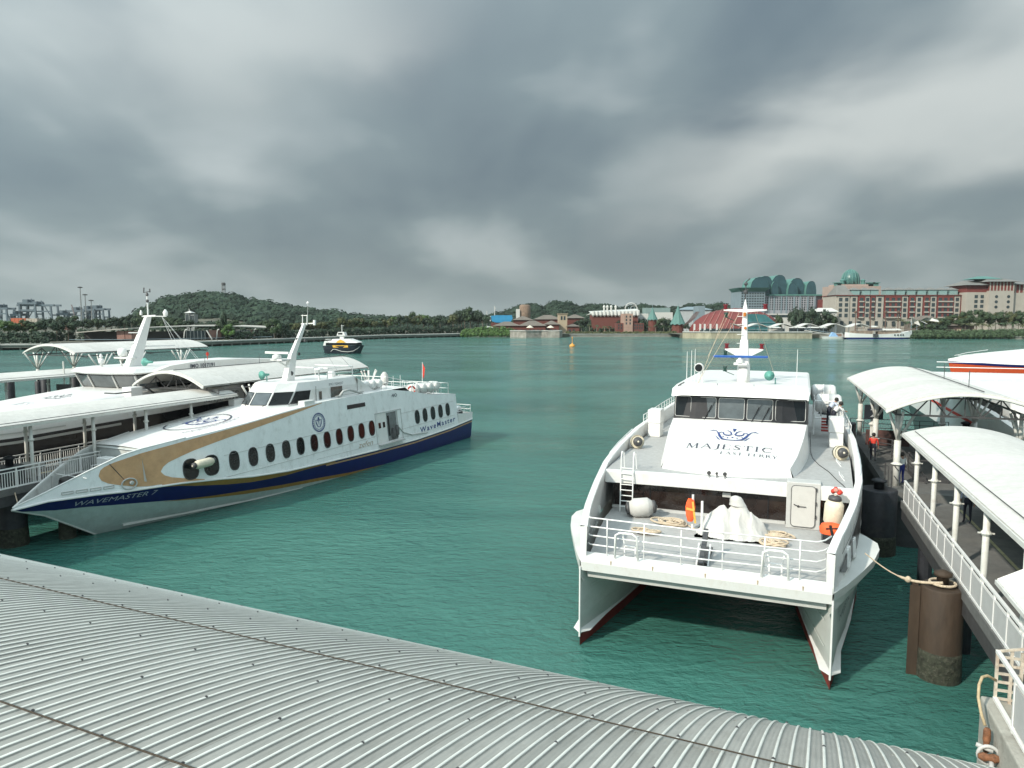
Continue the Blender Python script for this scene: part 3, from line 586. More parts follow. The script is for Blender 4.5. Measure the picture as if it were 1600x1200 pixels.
fender('big pale egg-shaped fender lying at the foot of the ladder on the catamaran foredeck',on(-3.35,6.35,3.72),1.25,.42,Matrix.Rotation(R(84),3,'Y')@Matrix.Rotation(R(8),3,'X'),tarp)
fender('tall upright fender leaning beside the door on the catamaran foredeck',on(4.42,6.3,4.3),1.35,.36,Matrix.Rotation(R(7),3,'X'))
fender('round fender on the left of the catamaran upper deck',on(-5.0,13.0,5.5),.62,.36,Matrix.Rotation(R(80),3,'X'))
fender('round fender on the right of the catamaran upper deck, against the bulwark',on(4.95,13.6,5.5),.62,.36,Matrix.Rotation(R(80),3,'X'))
# covered windlass
t=T('covered_windlass','deck winch wrapped in a pale grey tarpaulin on the catamaran foredeck','winch',on(.7,5.2,3.3),K.rz)
b=MB(); rnd=random.Random(3); NX,NY=46,30
def tarp_h(x,y):
    def peak(cx,cy,h,sx,sy): return h-abs((x-cx)/sx)-abs((y-cy)/sy)
    p=max(peak(.22,.05,1.55,.95,.62),peak(-.42,-.05,1.22,1.5,.7),peak(.75,0,1.02,1.1,.75),peak(-.85,.1,.95,.9,.8))
    f=.05*math.sin(5.5*x+3*y+2*math.sin(4*y))+.022*math.sin(12*y-5*x)+.010*math.sin(27*x+13*y)
    return max(0,min(p,1.52)+f)
rows=[]
for i in range(NX+1):
    row=[]
    for j in range(NY+1):
        x=-1.45+2.9*i/NX; y=-1.0+2.0*j/NY
        e_=(abs(x+.02)/1.3)**3+(abs(y)/.86)**3
        h=tarp_h(x,y)*(1 if e_<.75 else max(0,1-(e_-.75)/.5)); k=1-.10*min(1,h)
        row.append((x*k+.03*math.sin(11*y+h*5),y*k+.03*math.sin(9*x+h*6),h))
    rows.append(row)
b.grid(rows); b.obj('tarpaulin',tarp,t,False)
b=MB(); rr=[]
for h,r_ in ((0,.26),(.12,.22),(.24,.20),(.34,.15),(.39,.05)): rr.append([(.14+(r_*(1+.16*math.sin(k*2.3)))*math.cos(k*math.pi/6)*1.2-h*.25,.05+r_*math.sin(k*math.pi/6)*.9,1.2+h) for k in range(12)])
b.grid(rr,True); b.add(rr[-1],[tuple(range(12))]); b.obj('tarpaulin_hood',tarp,t,True)
b=MB(); b.tube([(-1.25,-.3,.04),(-1.5,-.1,.04),(-1.9,.5,.03)],.03,6); b.obj('tie_line',rope,t)
def coil(label,p,rad,seed):
    rnd=random.Random(seed); pts=[]
    ph=[rnd.uniform(0,6) for _ in range(4)]
    for i in range(170):
        a=i*.30+1.4*math.sin(i*.045+ph[0]); rr=rad*(.62+.30*math.sin(i*.115+ph[1])+.12*math.sin(i*.37+ph[2])); pts.append((rr*1.3*math.cos(a)+.2*math.sin(i*.05),rr*.95*math.sin(a),.04+.13*abs(math.sin(i*.17+seed))))
    b=MB(); b.tube(pts,.042,6); o=b.obj('rope_coil',rope,None,True); o.location=p; o.rotation_euler=(0,0,K.rz); return tag(o,label,'rope','mooring ropes coiled on the foredeck')
coil('farther rope coil on the left half of the catamaran foredeck, in front of the fender',on(-1.95,5.6,3.3),.5,1)
coil('nearer rope coil on the left half of the catamaran foredeck, behind the bow rail',on(-2.65,3.9,3.3),.34,2)
coil('farther rope coil on the right half of the catamaran foredeck, below the door',on(2.25,5.4,3.3),.45,5)
coil('nearer pale rope coil on the right half of the catamaran foredeck, behind the rail gate',on(2.25,4.3,3.3),.36,9)
t=T('life_jacket','bright orange life jacket hung on a short deck post of the catamaran','life jacket',on(-1.05,5.3,3.3),K.rz)
b=MB(); b.grid([[(x*w,.03*math.sin(x*3),z) for x in (-1,-.6,-.1,.1,.6,1)] for z,w in ((.35,.10),(.6,.17),(.95,.2),(1.15,.16),(1.3,.1))]); b.grid([[(x*w,-.14-.04*math.cos(x*2),z) for x in (-1,-.6,-.1,.1,.6,1)] for z,w in ((.35,.10),(.6,.17),(.95,.2),(1.15,.16),(1.3,.1))]); b.obj('vest_panel',orange,t)
b=MB(); b.tube([(.08,.05,0),(.08,.05,1.45)],.05,6); b.obj('post',railw,t); b=MB(); b.bar((-.15,-.17,.9),(.18,-.17,.85),.05,.09); b.bar((.1,-.15,1.2),(.22,-.14,.3),.08,.04); b.obj('strap',mat('yellow_strap',(.7,.42,.08),.6),t)
o=T('life_jacket','orange and black life jacket draped over the black bin beside the tall fender','life jacket',on(4.32,5.55,3.86),K.rz)
b=MB(); b.grid([[(.42*c*math.cos(a),.34*c*math.sin(a),.22-h) for a in [2*math.pi*k/14 for k in range(14)]] for c,h in ((.1,0),(.5,.02),(.85,.06),(1.02,.2),(.95,.42))],True); b.obj('vest_panel',orange,o,True)
b=MB(); b.bar((-.05,-.30,.2),(.05,-.42,-.2),.07); b.bar((-.2,-.33,.05),(.3,-.28,.1),.05); b.obj('strap',blackp,o)
t=T('flower_bunch','bundle of red and pink cloth tied on top of the tall fender','cloth',on(4.5,6.35,5.05),K.rz)
for k in range(7):
    a=k*.9; b=MB(); b.lathe((.14*math.cos(a),.12*math.sin(a),.08+.05*(k%3)),[(.02,-.09),(.08,-.04),(.1,.02),(.05,.09)],7); b.obj('rag',mat('pink_rag',(.55,.25,.2),.8,var=.5,scale=9) if k%2 else redf,t,True)
# life raft canisters aft of the wheelhouse
def raft(label,p,rz,L_=1.25,r=.36,grp='life raft canisters'):
    t=T('life_raft',label,'life raft',p,rz,grp)
    b=MB(); b.lathe((0,0,0),[(.08,-L_/2),(r*.8,-L_/2+.06),(r,-L_/2+.2),(r,-.03),(r*1.05,-.03),(r*1.05,.03),(r,.03),(r,L_/2-.2),(r*.8,L_/2-.06),(.08,L_/2)],16,axis='x'); b.obj('canister',white,t,True)
    b=MB()
    for x in (-L_/4,L_/4): b.lathe((x,0,0),[(r+.015,-.03),(r+.015,.03)],16,axis='x'); b.bar((x,-r,-r-.12),(x,r,-r-.12),.06); b.bar((x,-r,-r-.12),(x,-r*.8,-r*.4),.05); b.bar((x,r,-r-.12),(x,r*.8,-r*.4),.05)
    b.obj('cradle',greyp,t); return t
raft('nearer of the two white life raft canisters behind the catamaran wheelhouse',on(4.55,21.2,7.1),K.rz,1.5,.55)
raft('farther of the two white life raft canisters behind the catamaran wheelhouse',on(4.35,24.3,7.4),K.rz,1.5,.55)
t=T('raft_rack','white steel rack with red slatted crate under the canisters of the catamaran','rack',on(4.5,22,5.3),K.rz)
b=MB()
for x in (-.7,.7):
    for y in (-1.6,0,1.8): b.tube([(x,y,0),(x,y,2.1)],.04,6)
for z in (1.0,2.0): b.tube([(-.7,-1.6,z),(-.7,1.8,z),(.7,1.8,z),(.7,-1.6,z),(-.7,-1.6,z)],.035,6)
b.obj('frame',railw,t); b=MB(); 
for i in range(5): b.box(-.3,.75,-1.75+.02,-1.65,.25+i*.17,.36+i*.17)
b.obj('slat',mat('dull_red',(.35,.05,.04),.6),t)
person('crew member in a pale blue shirt leaning over the far bulwark rail of the catamaran',on(4.55,20.0,5.95),K.rz-R(75),LEAN,shirtb,trous)
person('dark-haired crew member in a white shirt leaning over the bulwark beside the vent box',on(4.75,18.9,5.85),K.rz-R(70),LEAN,shirtw,trous)
# ================================================================ monohull ferry on the left
Wf=Fr((-23.2,39.6),(.424,.906))
wv=T('passenger_ferry','long sharp-bowed white ferry with navy hull, tan swoosh and a row of oval windows','ferry',Wf.w(0,0),Wf.rz)
zr=[(-4.84,2.42),(-3.5,2.62),(-1.5,2.6),(0,2.5),(3,2.42),(5.4,2.2),(8,1.88),(11,1.66),(15,1.55),(21,1.42),(27,1.38),(33,1.58),(38,1.95)]
vr=[(-4.84,.02),(-4,.42),(-3,.85),(-1.5,1.42),(0,1.9),(3,2.68),(5.4,3.05),(8,3.3),(11,3.45),(15,3.5),(38,3.5)]
vw=[(-.6,.0),(1,.42),(4,1.25),(8,2.15),(12,2.75),(16,3.1),(24,3.35),(37,3.35)]
zt=[(-4.84,2.5),(-4,2.85),(-1.7,3.85),(0,4.5),(1,4.7),(3.6,5.0),(7.4,5.3),(11,5.66),(15,5.98),(19.6,6.08),(26.3,6.12),(27.6,5.36),(31.6,5.0),(34.8,4.75)]
uS=[-4.84,-4.6,-4.4,-4.2,-4,-3.75,-3.5,-3.25,-3,-2.6,-2.2,-1.85,-1.5,-1,-.6,-.3,0,.5,1,1.5,2,2.5,3,3.5,4,4.7,5.4,6.2,7,8,9.5,11,13,15,18,21,24,27,30,33,36,37.6]
def keel(u):  # stem profile below the rail: z of the centreline
    return interp([(-4.84,2.35),(-3.3,1.75),(-.6,0.0),(0.6,-.5),(4,-.8),(40,-.8)],u)
def below(u,z):   # half breadth under the rail
    zk=keel(u); zr_=interp(zr,u); 
    if u<-.6: t=max(0,(z-zk)/max(.05,zr_-zk)); return interp(vr,u)*t**.9
    w=interp(vw,u); 
    if z>=0: return w+(interp(vr,u)-w)*min(1,(z/zr_))**.85
    return w*max(0,1-(z/zk)**2)**.5
def side(u,z,off=0):  # above the rail
    return interp(vr,u)-(z-interp(zr,u))*(.08+.03*min(1,max(0,(u-1)/4)))+off
blue_b=[(-4.84,2.3),(-3,2.0),(-1.7,1.92),(0,1.72),(2.8,1.36),(5.6,.95),(8,.70),(11,.46),(15,.22),(18,.0),(40,-.3)]
def uslice(a,c): return [a]+[u for u in uS if a+.05<u<c-.05]+[c]
def strip(name,m,z0,z1,ua,ub,fn,par,nz=3,off=.0,sides=(-1,1),smooth=True,step=None):
    b=MB(); US=uslice(ua,ub)
    if step:
        n=int((ub-ua)/step)+1; US=[ua+(ub-ua)*i/n for i in range(n+1)]
    for s in sides:
        b.grid([[(s*(fn(u,z0(u)+(z1(u)-z0(u))*k/nz)+off),u,z0(u)+(z1(u)-z0(u))*k/nz) for k in range(nz+1)] for u in US])
    return b.obj(name,m,par,smooth)
Z=lambda t:(lambda u:interp(t,u))
hull=strip('hull',mat('hull_pale',(.52,.60,.58),.4,var=.08,dirt=(.35,.38,.34),dscale=1),lambda u:keel(u),lambda u:min(interp(zr,u)-.02,max(keel(u)+.02,interp(blue_b,u))),-4.84,37.6,below,wv,6)
strip('navy_band',navy,lambda u:max(keel(u)+.02,interp(blue_b,u))-.0,lambda u:interp(zr,u)-.03,-4.84,37.6,below,wv,5,off=.004)
strip('gold_line',gold,lambda u:max(-.1,interp(blue_b,u)-.05),lambda u:max(-.1,interp(blue_b,u)-.05)+interp([(2.2,.0),(5,.14),(8,.26),(12,.26),(18,.22),(26,.0)],u),2.2,26,below,hull,2,off=.014)
strip('gold_swoosh',gold,lambda u:interp(zr,u)-.06-interp([(2,.0),(4,.22),(6,.36),(9,.34),(13,.14),(16,.10)],u),lambda u:interp(zr,u)-.04,2,16,below,hull,2,off=.014)
strip('tan_line',tan,lambda u:interp(zr,u)-.30,lambda u:interp(zr,u)-.17,15,37.6,below,hull,1,off=.014)
# sheer rail, stem
b=MB()
for s in (-1,1): b.tube([(s*(interp(vr,u)+.03),u,interp(zr,u)) for u in uS],.055,6)
b.obj('sheer_rail',white,wv)
b=MB(); b.tube([(0,-4.9,2.42),(0,-3.3,1.75),(0,-.6,.0),(0,.6,-.5)],.05,6); b.obj('stem_bar',hullw,wv)
b=MB()
for s in (-1,1): b.bar((s*(below(.8,.3)+.04),.6,.3),(s*(below(7,.1)+.05),7,.12),.10,.12); b.bar((s*(below(7,.1)+.05),7,.12),(s*(below(13,.0)+.05),13,-.05),.10,.12)
b.obj('chine_rail',hullw,wv)
b=MB(); b.add([(-3.5,37.6,1.9),(3.5,37.6,1.9),(3.3,36.6,0),(3,36.4,-.5),(-3,36.4,-.5),(-3.3,36.6,0)],[(0,1,2,3,4,5)]); b.obj('transom',navy,wv)
# upper side
sd=strip('superstructure_side',mat('side_white',(.84,.86,.86),.38,var=.06,scale=1.2,dirt=(.46,.47,.44),dscale=1.6,stretch=(1,1,.6)),lambda u:interp(zr,u)+.0,Z(zt),-4.84,34.8,side,wv,8)
for q,(u0,u1) in enumerate(((6,21.2),(25.2,34.2))):
    b=MB()
    for dz in (1.0,2.35) : 
        for s in (-1,1): b.tube([(s*(side(u,interp([(6,2.9),(21,3.2),(34,3.4)],u)-1.67+dz)+.012),u,interp([(6,2.9),(21,3.2),(34,3.4)],u)-1.67+dz) for u in [u0+(u1-u0)*i/12 for i in range(13)]],.014,4)
    b.obj('panel_seam',greyp,sd)
b=MB(); b.tube([(side(u,1.62+interp(zr,u)*.2)+.01,u,1.62+interp(zr,u)*.2) for u in (14,18,22,26,30,34)],.012,4); b.obj('panel_seam',greyp,sd)
# tan swoosh on both sides, rounded head at the bow end
top=[(-1.2,3.6),(-1.12,3.85),(-.9,4.02),(-.4,4.2),(.2,4.33),(1,4.5),(3.6,4.86),(7.4,5.24),(11,5.60),(15.2,5.93)]
bot=[(-1.2,3.55),(-1.12,3.32),(-.8,3.1),(-.3,2.92),(.6,2.66),(1.2,2.58),(1.94,2.56)]
botb=[(1.94,3.3),(2.1,3.55),(2.4,3.75),(3.1,3.98),(4,4.2),(5.5,4.48),(7.4,4.78),(11,5.28),(15.2,5.90)]
bot2=[(1.2,2.56),(2.0,2.56),(2.8,2.52),(4.6,2.44)]
for s_ in (-1,1):
    strip('tan_swoosh',tan,Z(bot),Z(top),-1.2,1.94,side,sd,4,off=.012,step=.1,sides=(s_,))
    strip('tan_swoosh',tan,Z(botb),Z(top),1.94,15.2,side,sd,3,off=.012,step=.15,sides=(s_,))
for s_ in (-1,1): strip('tan_swoosh',tan,lambda u:interp(zr,u)+.06,lambda u:interp([(1.94,3.28),(2.1,3.05),(2.5,2.86),(3.2,2.68),(4.6,2.36)],u),1.94,4.5,side,sd,1,off=.013,step=.1,sides=(s_,))
# oval windows
winu=[3.69,5.05,6.70,8.18,9.64,11.09,12.49,13.9,15.31,16.71,18.1,19.48,20.84,27.63,28.93,30.3,31.66,33.0]
def oval(w,h,n=20,pw=2.6): return [(math.copysign(abs(math.cos(2*math.pi*i/n))**(2/pw),math.cos(2*math.pi*i/n))*w/2,math.copysign(abs(math.sin(2*math.pi*i/n))**(2/pw),math.sin(2*math.pi*i/n))*h/2) for i in range(n)]
for s in (1,-1):
    for i,u0 in enumerate(winu):
        z0=interp([(3,3.13),(15,3.16),(21,3.27),(33,3.4)],u0); ww,hh=(.98,1.22) if i<2 else (.72,1.18)
        P=oval(ww,hh); n=len(P); b=MB(); b.add([(s*(side(u0+x,z0+z)+.02),u0+x,z0+z) for x,z in P],[tuple(range(n))]); o=b.obj('oval_window',glass,wv,fix=False)
        b=MB(); b.tube([(s*(side(u0+x,z0+z)+.02),u0+x,z0+z) for x,z in P+[P[0]]],.032,5,cap=False); b.obj('window_frame',mat('rubber_seal',(.05,.05,.05),.6),o)
# doors amidships
f=lambda u,z,o_=.02:(side(u,z)+o_,u,z)
b=MB(); b.grid([[f(u,z) for z in (1.85,3,4.3)] for u in (21.6,22.9)]); dr=b.obj('sliding_door',white,wv)
for u0 in (21.75,22.35):
    b=MB(); b.grid([[f(u,z,.035) for z in (3.1,3.55)] for u in (u0,u0+.32)]); b.obj('door_window',glass,dr)
b=MB(); b.grid([[f(u,z,-.55) for z in (1.85,3,4.3)] for u in (22.9,25.0)]); b.add([f(22.9,1.85),f(22.9,4.3),f(22.9,4.3,-.55),f(22.9,1.85,-.55),f(25,1.85),f(25,4.3),f(25,4.3,-.55),f(25,1.85,-.55)],[(0,1,2,3),(4,5,6,7),(0,3,7,4),(1,2,6,5)]); 
b=MB(); b.grid([[f(u,z,.022) for z in (1.9,3,4.25)] for u in (22.95,24.35)]); dk=b.obj('doorway_recess',mat('recess_grey',(.17,.18,.18),.7,var=.3,scale=2),wv)
b=MB(); b.grid([[f(u,z,.03) for z in (2.3,3.2,4.0)] for u in (23.05,23.3)]); b.obj('door_glass',glass,dk)
b=MB(); b.grid([[f(u,z,.035) for z in (2.0,2.5,2.9)] for u in (23.4,24.4)]); b.lathe(f(23.7,2.6,.1),[(.1,-.6),(.22,-.5),(.2,0),(.1,.3)],8); b.lathe(f(24.2,2.8,.1),[(.1,-.7),(.22,-.5),(.2,0),(.1,.3)],8); b.obj('stowed_gear',mat('gear_grey',(.10,.10,.10),.8,var=.4),dk)
b=MB(); b.tube([f(u,z,.04) for u,z in ((21.4,1.85),(21.4,4.36),(25.1,4.36),(25.1,1.85))],.03,5); b.tube([f(u,z,.05) for u,z in ((24.45,4.3),(24.5,2.9),(25.2,2.3),(26.5,1.9),(29,1.75))],.045,6); b.obj('door_frame',greyp,wv)
b=MB(); b.box(3.3,3.78,21.5,25.0,1.72,1.80); b.obj('door_step',greyp,wv)
b=MB(); b.grid([[f(u,z,.02) for z in (5.1,5.42)] for u in (18.0,19.1,20.3)]); b.obj('vent_slot',blackp,wv)
# emblem, names
def rose(c,r,fn,par,mt):
    b=MB(); strokes(b,fn,arcpts(c[0],c[1],r,r,0,360,28),.05*r/.5); strokes(b,fn,arcpts(c[0],c[1],r*.76,r*.76,0,360,28),.03)
    for k in range(26): a=k*2*math.pi/26; strokes(b,fn,[(c[0]+r*.83*math.cos(a),c[1]+r*.83*math.sin(a)),(c[0]+r*.93*math.cos(a),c[1]+r*.93*math.sin(a))],.05)
    for s in (-1,1): strokes(b,fn,[(c[0]+s*r*x,c[1]+r*y) for x,y in ((.05,.5),(.18,.2),(.5,.35),(.38,-.1),(.2,-.45),(0,-.5))],[.03,.08,.03,.09,.06,.04])
    strokes(b,fn,[(c[0],c[1]+r*.6),(c[0],c[1]-r*.3)],[.1,.02]); b.obj('emblem',mt,par,fix=False)
rose((14.6,4.55),.66,lambda u,z:(side(u,z)+.03,u,z),wv,logo)
map_text('WaveMaster',lambda x,y:(side(27.9+x,2.05+x*.03+y)+.03,27.9+x,1.88+x*.042+y),logo,wv,size=.66,shear=.05,bold=.012,width=6.3,sp=1.35)
map_text('WAVEMASTER 7',lambda x,y:(below(-2.3+x,2.1+y)+.10,-2.3+x,2.10+y-x*.02),mat('lettering_silver',(.42,.44,.50),.5),wv,size=.38,shear=.2,width=4.0)
map_text('40',lambda x,y:(side(24.0+x,5.45+y)+.03,24.0+x,5.45+y),logog,wv,size=.42,width=.8)
map_text('zefen',lambda x,y:(side(18.9+x,2.15+y)+.03,18.9+x,1.95+y),mat('faded_gold',(.42,.33,.24),.6),wv,size=.6,shear=.3,width=1.9)
# bow fittings on the side
b=MB()
for k in range(4): b.tube([(side(-2.9+k*.62+x,2.98)+.04,-2.9+k*.62+x,2.86+z-k*.01) for x,z in ((0,0),(.0,.13),(.5,.13),(.5,0),(0,0))],.025,5)
b.obj('mooring_slot',greyp,wv)
b=MB(); b.tube([(side(.2+x,2.9)+.06,.2+x*.9,2.86+z) for x,z in arcpts(0,.05,.42,.3,0,360,16)],.045,6); b.lathe((side(.3,2.9)+.03,.3,2.95),[(.12,0),(.12,.12),(.05,.14)],8,axis='x'); b.obj('anchor_pocket',greyp,wv)
b=MB(); b.tube([(side(-.6,4.2)+.02,-.65,4.15),(side(-.1,3.2)+.04,0.0,3.15)],.02,4); b.obj('anchor_chain',dsteel,wv)
# foredeck well
b=MB(); b.grid([[(-interp(vr,u)+.08,u,interp([(-4.6,2.5),(-3,2.72),(1,3.0)],u)),(interp(vr,u)-.08,u,interp([(-4.6,2.5),(-3,2.72),(1,3.0)],u))] for u in (-4.6,-3.5,-2.2,-1,0,1.0)]); b.obj('foredeck',deckg,wv)
b=MB()
for s in (-1,1): b.grid([[(s*(side(u,interp(zt,u))-.0),u,interp(zt,u)),(s*(side(u,interp(zt,u))-.07),u,interp(zt,u)+.02),(s*(side(u,interp(zt,u))-.09),u,interp(zt,u)-.04),(s*(interp(vr,u)-.1),u,interp([(-4.6,2.5),(-3,2.72),(1,3.0)],u))] for u in (-4.6,-4,-3.5,-2.6,-1.7,-.8,0,1.0)])
b.obj('bulwark_inside',mat('bulwark_inside',(.58,.60,.58),.6,var=.1,dirt=(.4,.38,.33),dscale=2),wv)
b=MB()
for s in (-1,1): b.tube([(s*(side(u,interp(zt,u))-.03),u,interp(zt,u)+.03) for u in (-4.84,-4.4,-4,-3.4,-2.6,-1.7,-.8,0,1.0,3.6)],.05,6)
b.obj('bulwark_cap',white,wv)
b=MB()
for s in (-1,1):
    for u in (-3.2,-2.2,-1.2,-.2): b.bar((s*(side(u,interp(zt,u))-.12),u,interp(zt,u)-.06),(s*(interp(vr,u)-.14),u,2.8),.05,.09)
b.obj('bulwark_frame',greyp,wv)
b=MB(); b.add([(-2.35,1.0,2.9),(2.35,1.0,2.9),(side(1,4.6)-.05,1.0,4.62),(-side(1,4.6)+.05,1.0,4.62)],[(0,1,2,3)]); b.add([(-side(1,4.6),.9,4.62),(side(1,4.6),.9,4.62),(side(1,4.6),1.15,4.72),(-side(1,4.6),1.15,4.72)],[(0,1,2,3)]); b.obj('well_bulkhead',mat('well_grey',(.50,.52,.50),.6,var=.1),wv)
b=MB(); b.box(-.6,.35,.1,.7,3.0,4.2); b.obj('windlass_box',white,wv,bevel=.04)
b=MB(); b.box(.7,1.6,.55,.8,4.2,4.3); b.lathe((1.35,.5,3.9),[(.12,-.2),(.12,.3),(.05,.35)],8); b.lathe((-1.3,-1.6,2.9),[(.12,-.2),(.12,.25),(.16,.3)],8); b.lathe((-.6,-1.6,2.9),[(.12,-.2),(.12,.25),(.16,.3)],8); b.bar((-1.5,-1.6,3.1),(-.4,-1.6,3.1),.12); b.obj('deck_bitts',dsteel,wv)
b=MB()
for y in (-.4,.25): b.tube([(.3+y,-.6,3.0),(.3+y,-.5,3.9),(.8+y,-.1,3.95),(1.3,.4,3.6)],.03,6)
b.tube([(-1.9,-1.9,3.6),(1.5,-1.9,3.6)],.02,5); b.obj('deck_rail',railw,wv)
# coachroof / main deck top: from the bulkhead aft
crest=[(1.0,4.70),(3.6,5.06),(7.4,5.4),(11,5.74),(15,6.03),(20,6.12),(26.3,6.16)]
b=MB(); b.grid([[(-side(u,interp(zt,u)),u,interp(zt,u)-.005)]+[(c*side(u,interp(zt,u))*.98,u,interp(zt,u)+.10*(1-c*c)*.6+.02) for c in (-.96,-.6,-.2,.2,.6,.96)]+[(side(u,interp(zt,u)),u,interp(zt,u)-.005)] for u in (1.02,2.2,3.6,5.4,7.4,9,11,13,15,17.5,20,23,26.3)]); dk=b.obj('main_roof',white,wv,True)
b=MB(); b.grid([[(x,u,interp(zt,u)) for x in (-2.9,0,2.9)] for u in (26.3,27.6,31.6,34.8)]); b.obj('aft_roof',white,wv)
def rp(x,u): return (x,u,interp(zt,u)+.10*(1-(x/3.1)**2)*.6+.06)
b=MB(); strokes(b,rp,arcpts(-.2,6.9,1.6,2.3,-150,160,30),[.02]+[.10]*29+[.02]); o=b.obj('emblem_ring',logog,wv,fix=False)
crown_emblem(lambda x,y: rp(-.2+x*1.35,6.9+y*2.6),o,logo)
map_text('MAJESTIC FERRY',lambda x,y: rp(1.55+.25*math.sin(x*.7)+-y,4.3+x*1.0),mat('faded_grey',(.36,.35,.40),.6),wv,size=.42,width=4.6)
# wheelhouse with raked, faceted front
hb=[(-2.25,20.4),(-2.25,14.2),(-1.9,12.6),(-1.1,11.5),(0,11.05),(1.25,11.5),(2.1,12.8),(2.3,14.6),(2.3,20.4)]
def hp(i,z):
    x,y=hb[i]; k=(z-5.2)/(6.0-5.2); fr=1 if 2<=i<=6 else (.5 if i in(1,7) else 0)
    return (x*(1-.03*max(0,z-6)),y+fr*(z-6.0)*.78,z)
b=MB(); b.grid([[hp(i,z) for i in range(9)] for z in (5.1,6.0,6.88)]); wh_=b.obj('wheelhouse',white,wv)
b=MB(); b.grid([[hp(i,z) for i in range(9)] for z in (6.88,)]+[[(hp(i,7.5)[0]*.93,hp(i,7.35)[1]+.12,7.46) for i in range(9)]]); b.add([(hp(i,7.5)[0]*.93,hp(i,7.35)[1]+.12,7.46) for i in range(9)],[tuple(range(9))]); b.obj('wheelhouse_roof',white,wh_)
def pane(i,z0,z1,m0=.06,m1=.94):
    A=Vector(hp(i,z0));B_=Vector(hp(i+1,z0));C_=Vector(hp(i+1,z1));D_=Vector(hp(i,z1)); nn=(B_-A).cross(D_-A).normalized()
    if nn.dot(Vector((A.x,A.y-16,0)))<0: nn=-nn
    q=[A.lerp(B_,m0),A.lerp(B_,m1),D_.lerp(C_,m1),D_.lerp(C_,m0)]; q=[p+nn*.02 for p in q]
    b=MB(); b.add(q,[(0,1,2,3)]); o=b.obj('window_pane',glass if i not in (3,4) else glass2,wh_,fix=False)  # the two front panes take the paler glass, sunlight put into their colour
    b=MB(); b.tube([p+nn*.01 for p in q+[q[0]]],.022,4); b.obj('window_seal',blackp,o)
for i in (2,3,4,5): pane(i,6.02,6.84)
pane(1,6.05,6.84,.3,.9); pane(6,6.02,6.84,.04,.96)
for a,c in (((1.0,11.25,5.95),(1.55,12.2,6.4)),((2.2,12.6,5.98),(2.3,13.3,6.5)),((-.4,11.1,5.95),(-.5,11.4,6.3))):
    b=MB(); b.bar(a,c,.03); b.obj('wiper',blackp,wh_)
for u0,z0,w,h in ((15.75,6.05,.30,.62),(17.1,5.93,1.35,.95)):
    b=MB(); b.add([(2.33,u0,z0),(2.33,u0+w,z0),(2.31,u0+w,z0+h),(2.31,u0,z0+h)],[(0,1,2,3)]); b.obj('side_window',mat('side_window',(.11,.12,.11),.1,var=.2),wh_)
b=MB(); b.tube([(2.32,15.4,5.6),(2.31,15.4,7.1)],.02,4); b.obj('door_seam',dsteel,wh_)
map_text('IMO 9204257',lambda x,y:(2.31,16.9+x,7.02+y),logog,wh_,size=.26,width=1.7)
b=MB(); b.add([(2.3,20.4,5.3),(2.3,23.4,5.7),(2.3,20.4,7.35),(2.2,20.3,7.4),(-2.25,20.4,7.4),(-2.25,23.4,6.0)],[(0,1,2),(2,1,5,4,3)]); b.obj('aft_fairing',white,wh_)
b=MB(); b.box(2.35,2.95,13.4,14.5,5.75,6.2); b.obj('deck_box',white,wv,bevel=.03)
b=MB(); b.box(-2.95,-2.35,12.0,13.0,5.75,6.2); b.obj('deck_box',white,wv,bevel=.03)
b=MB(); b.tube([(2.75,17.4,6.05),(2.75,18.0,6.5),(2.75,18.8,6.55),(2.75,20.4,6.1)],.09,8); b.tube([(2.8,17.0,6.2),(2.8,20.5,6.25)],.03,5); b.obj('stowed_buoy',greyp,wv,True)
# mast
b=MB(); taper(b,(0,15.0,7.45),(0,15.6,9.5),.28,.42,.16,.28); taper(b,(0,15.6,9.45),(0,17.0,11.75),.15,.26,.09,.16); ms=b.obj('mast',white,wv,bevel=.03)
b=MB(); b.box(-.9,.2,14.2,15.5,9.0,9.1); b.bar((-.5,14.3,9.05),(0,15.3,8.4),.12); b.lathe((-.45,14.4,9.1),[(.3,0),(.34,.12),(.3,.3),(.12,.36)],14); b.box(-1.5,.75,14.3,14.45,9.5,9.66); b.obj('radar',white,ms)
b=MB()
for s in (-.22,.22): b.tube([(s,17,11.6),(s,17.05,12.4)],.035,6)
b.bar((-.3,17,12.35),(.3,17,12.35),.05); b.bar((-.35,17,11.7),(.75,17.2,11.75),.08); b.lathe((.8,17.2,11.7),[(.1,-.1),(.12,.1),(.1,.3)],8); b.tube([(.1,17.2,11.8),(.1,17.3,13.2)],.015,4); b.lathe((.1,17.3,13.2),[(.05,0),(.12,.1),(.02,.25)],8); b.obj('mast_head',white,ms)
b=MB()
for z,u in ((11.0,16.2),(10.3,15.9),(10.9,17.1),(9.9,16.4)): b=MB(); b.lathe((.0,u-.1,z-.6),[(.09,0),(.1,.1),(.06,.25)],8); b.obj('mast_lamp',dsteel,ms)
b=MB(); b.lathe((.1,15.1,8.0),[(.22,0),(.24,.1),(.1,.35)],12,axis='y'); b.obj('mast_lamp',dsteel,ms)
b=MB(); b.lathe((-1.0,13.4,7.95),[(.33,0),(.26,.1),(.12,.3),(.08,.7)],14,axis='y'); b.tube([(-1.0,13.9,7.4),(-1.0,13.9,7.9)],.04,5); b.obj('horn',teal,wv,True)
b=MB()
for a,c in (((.5,17.2,11.7),(1.6,22,7.0)),((0,17,12.2),(0,22,6.4))): b.tube([a,c],.01,4)
b.obj('stay_wire',dsteel,ms)
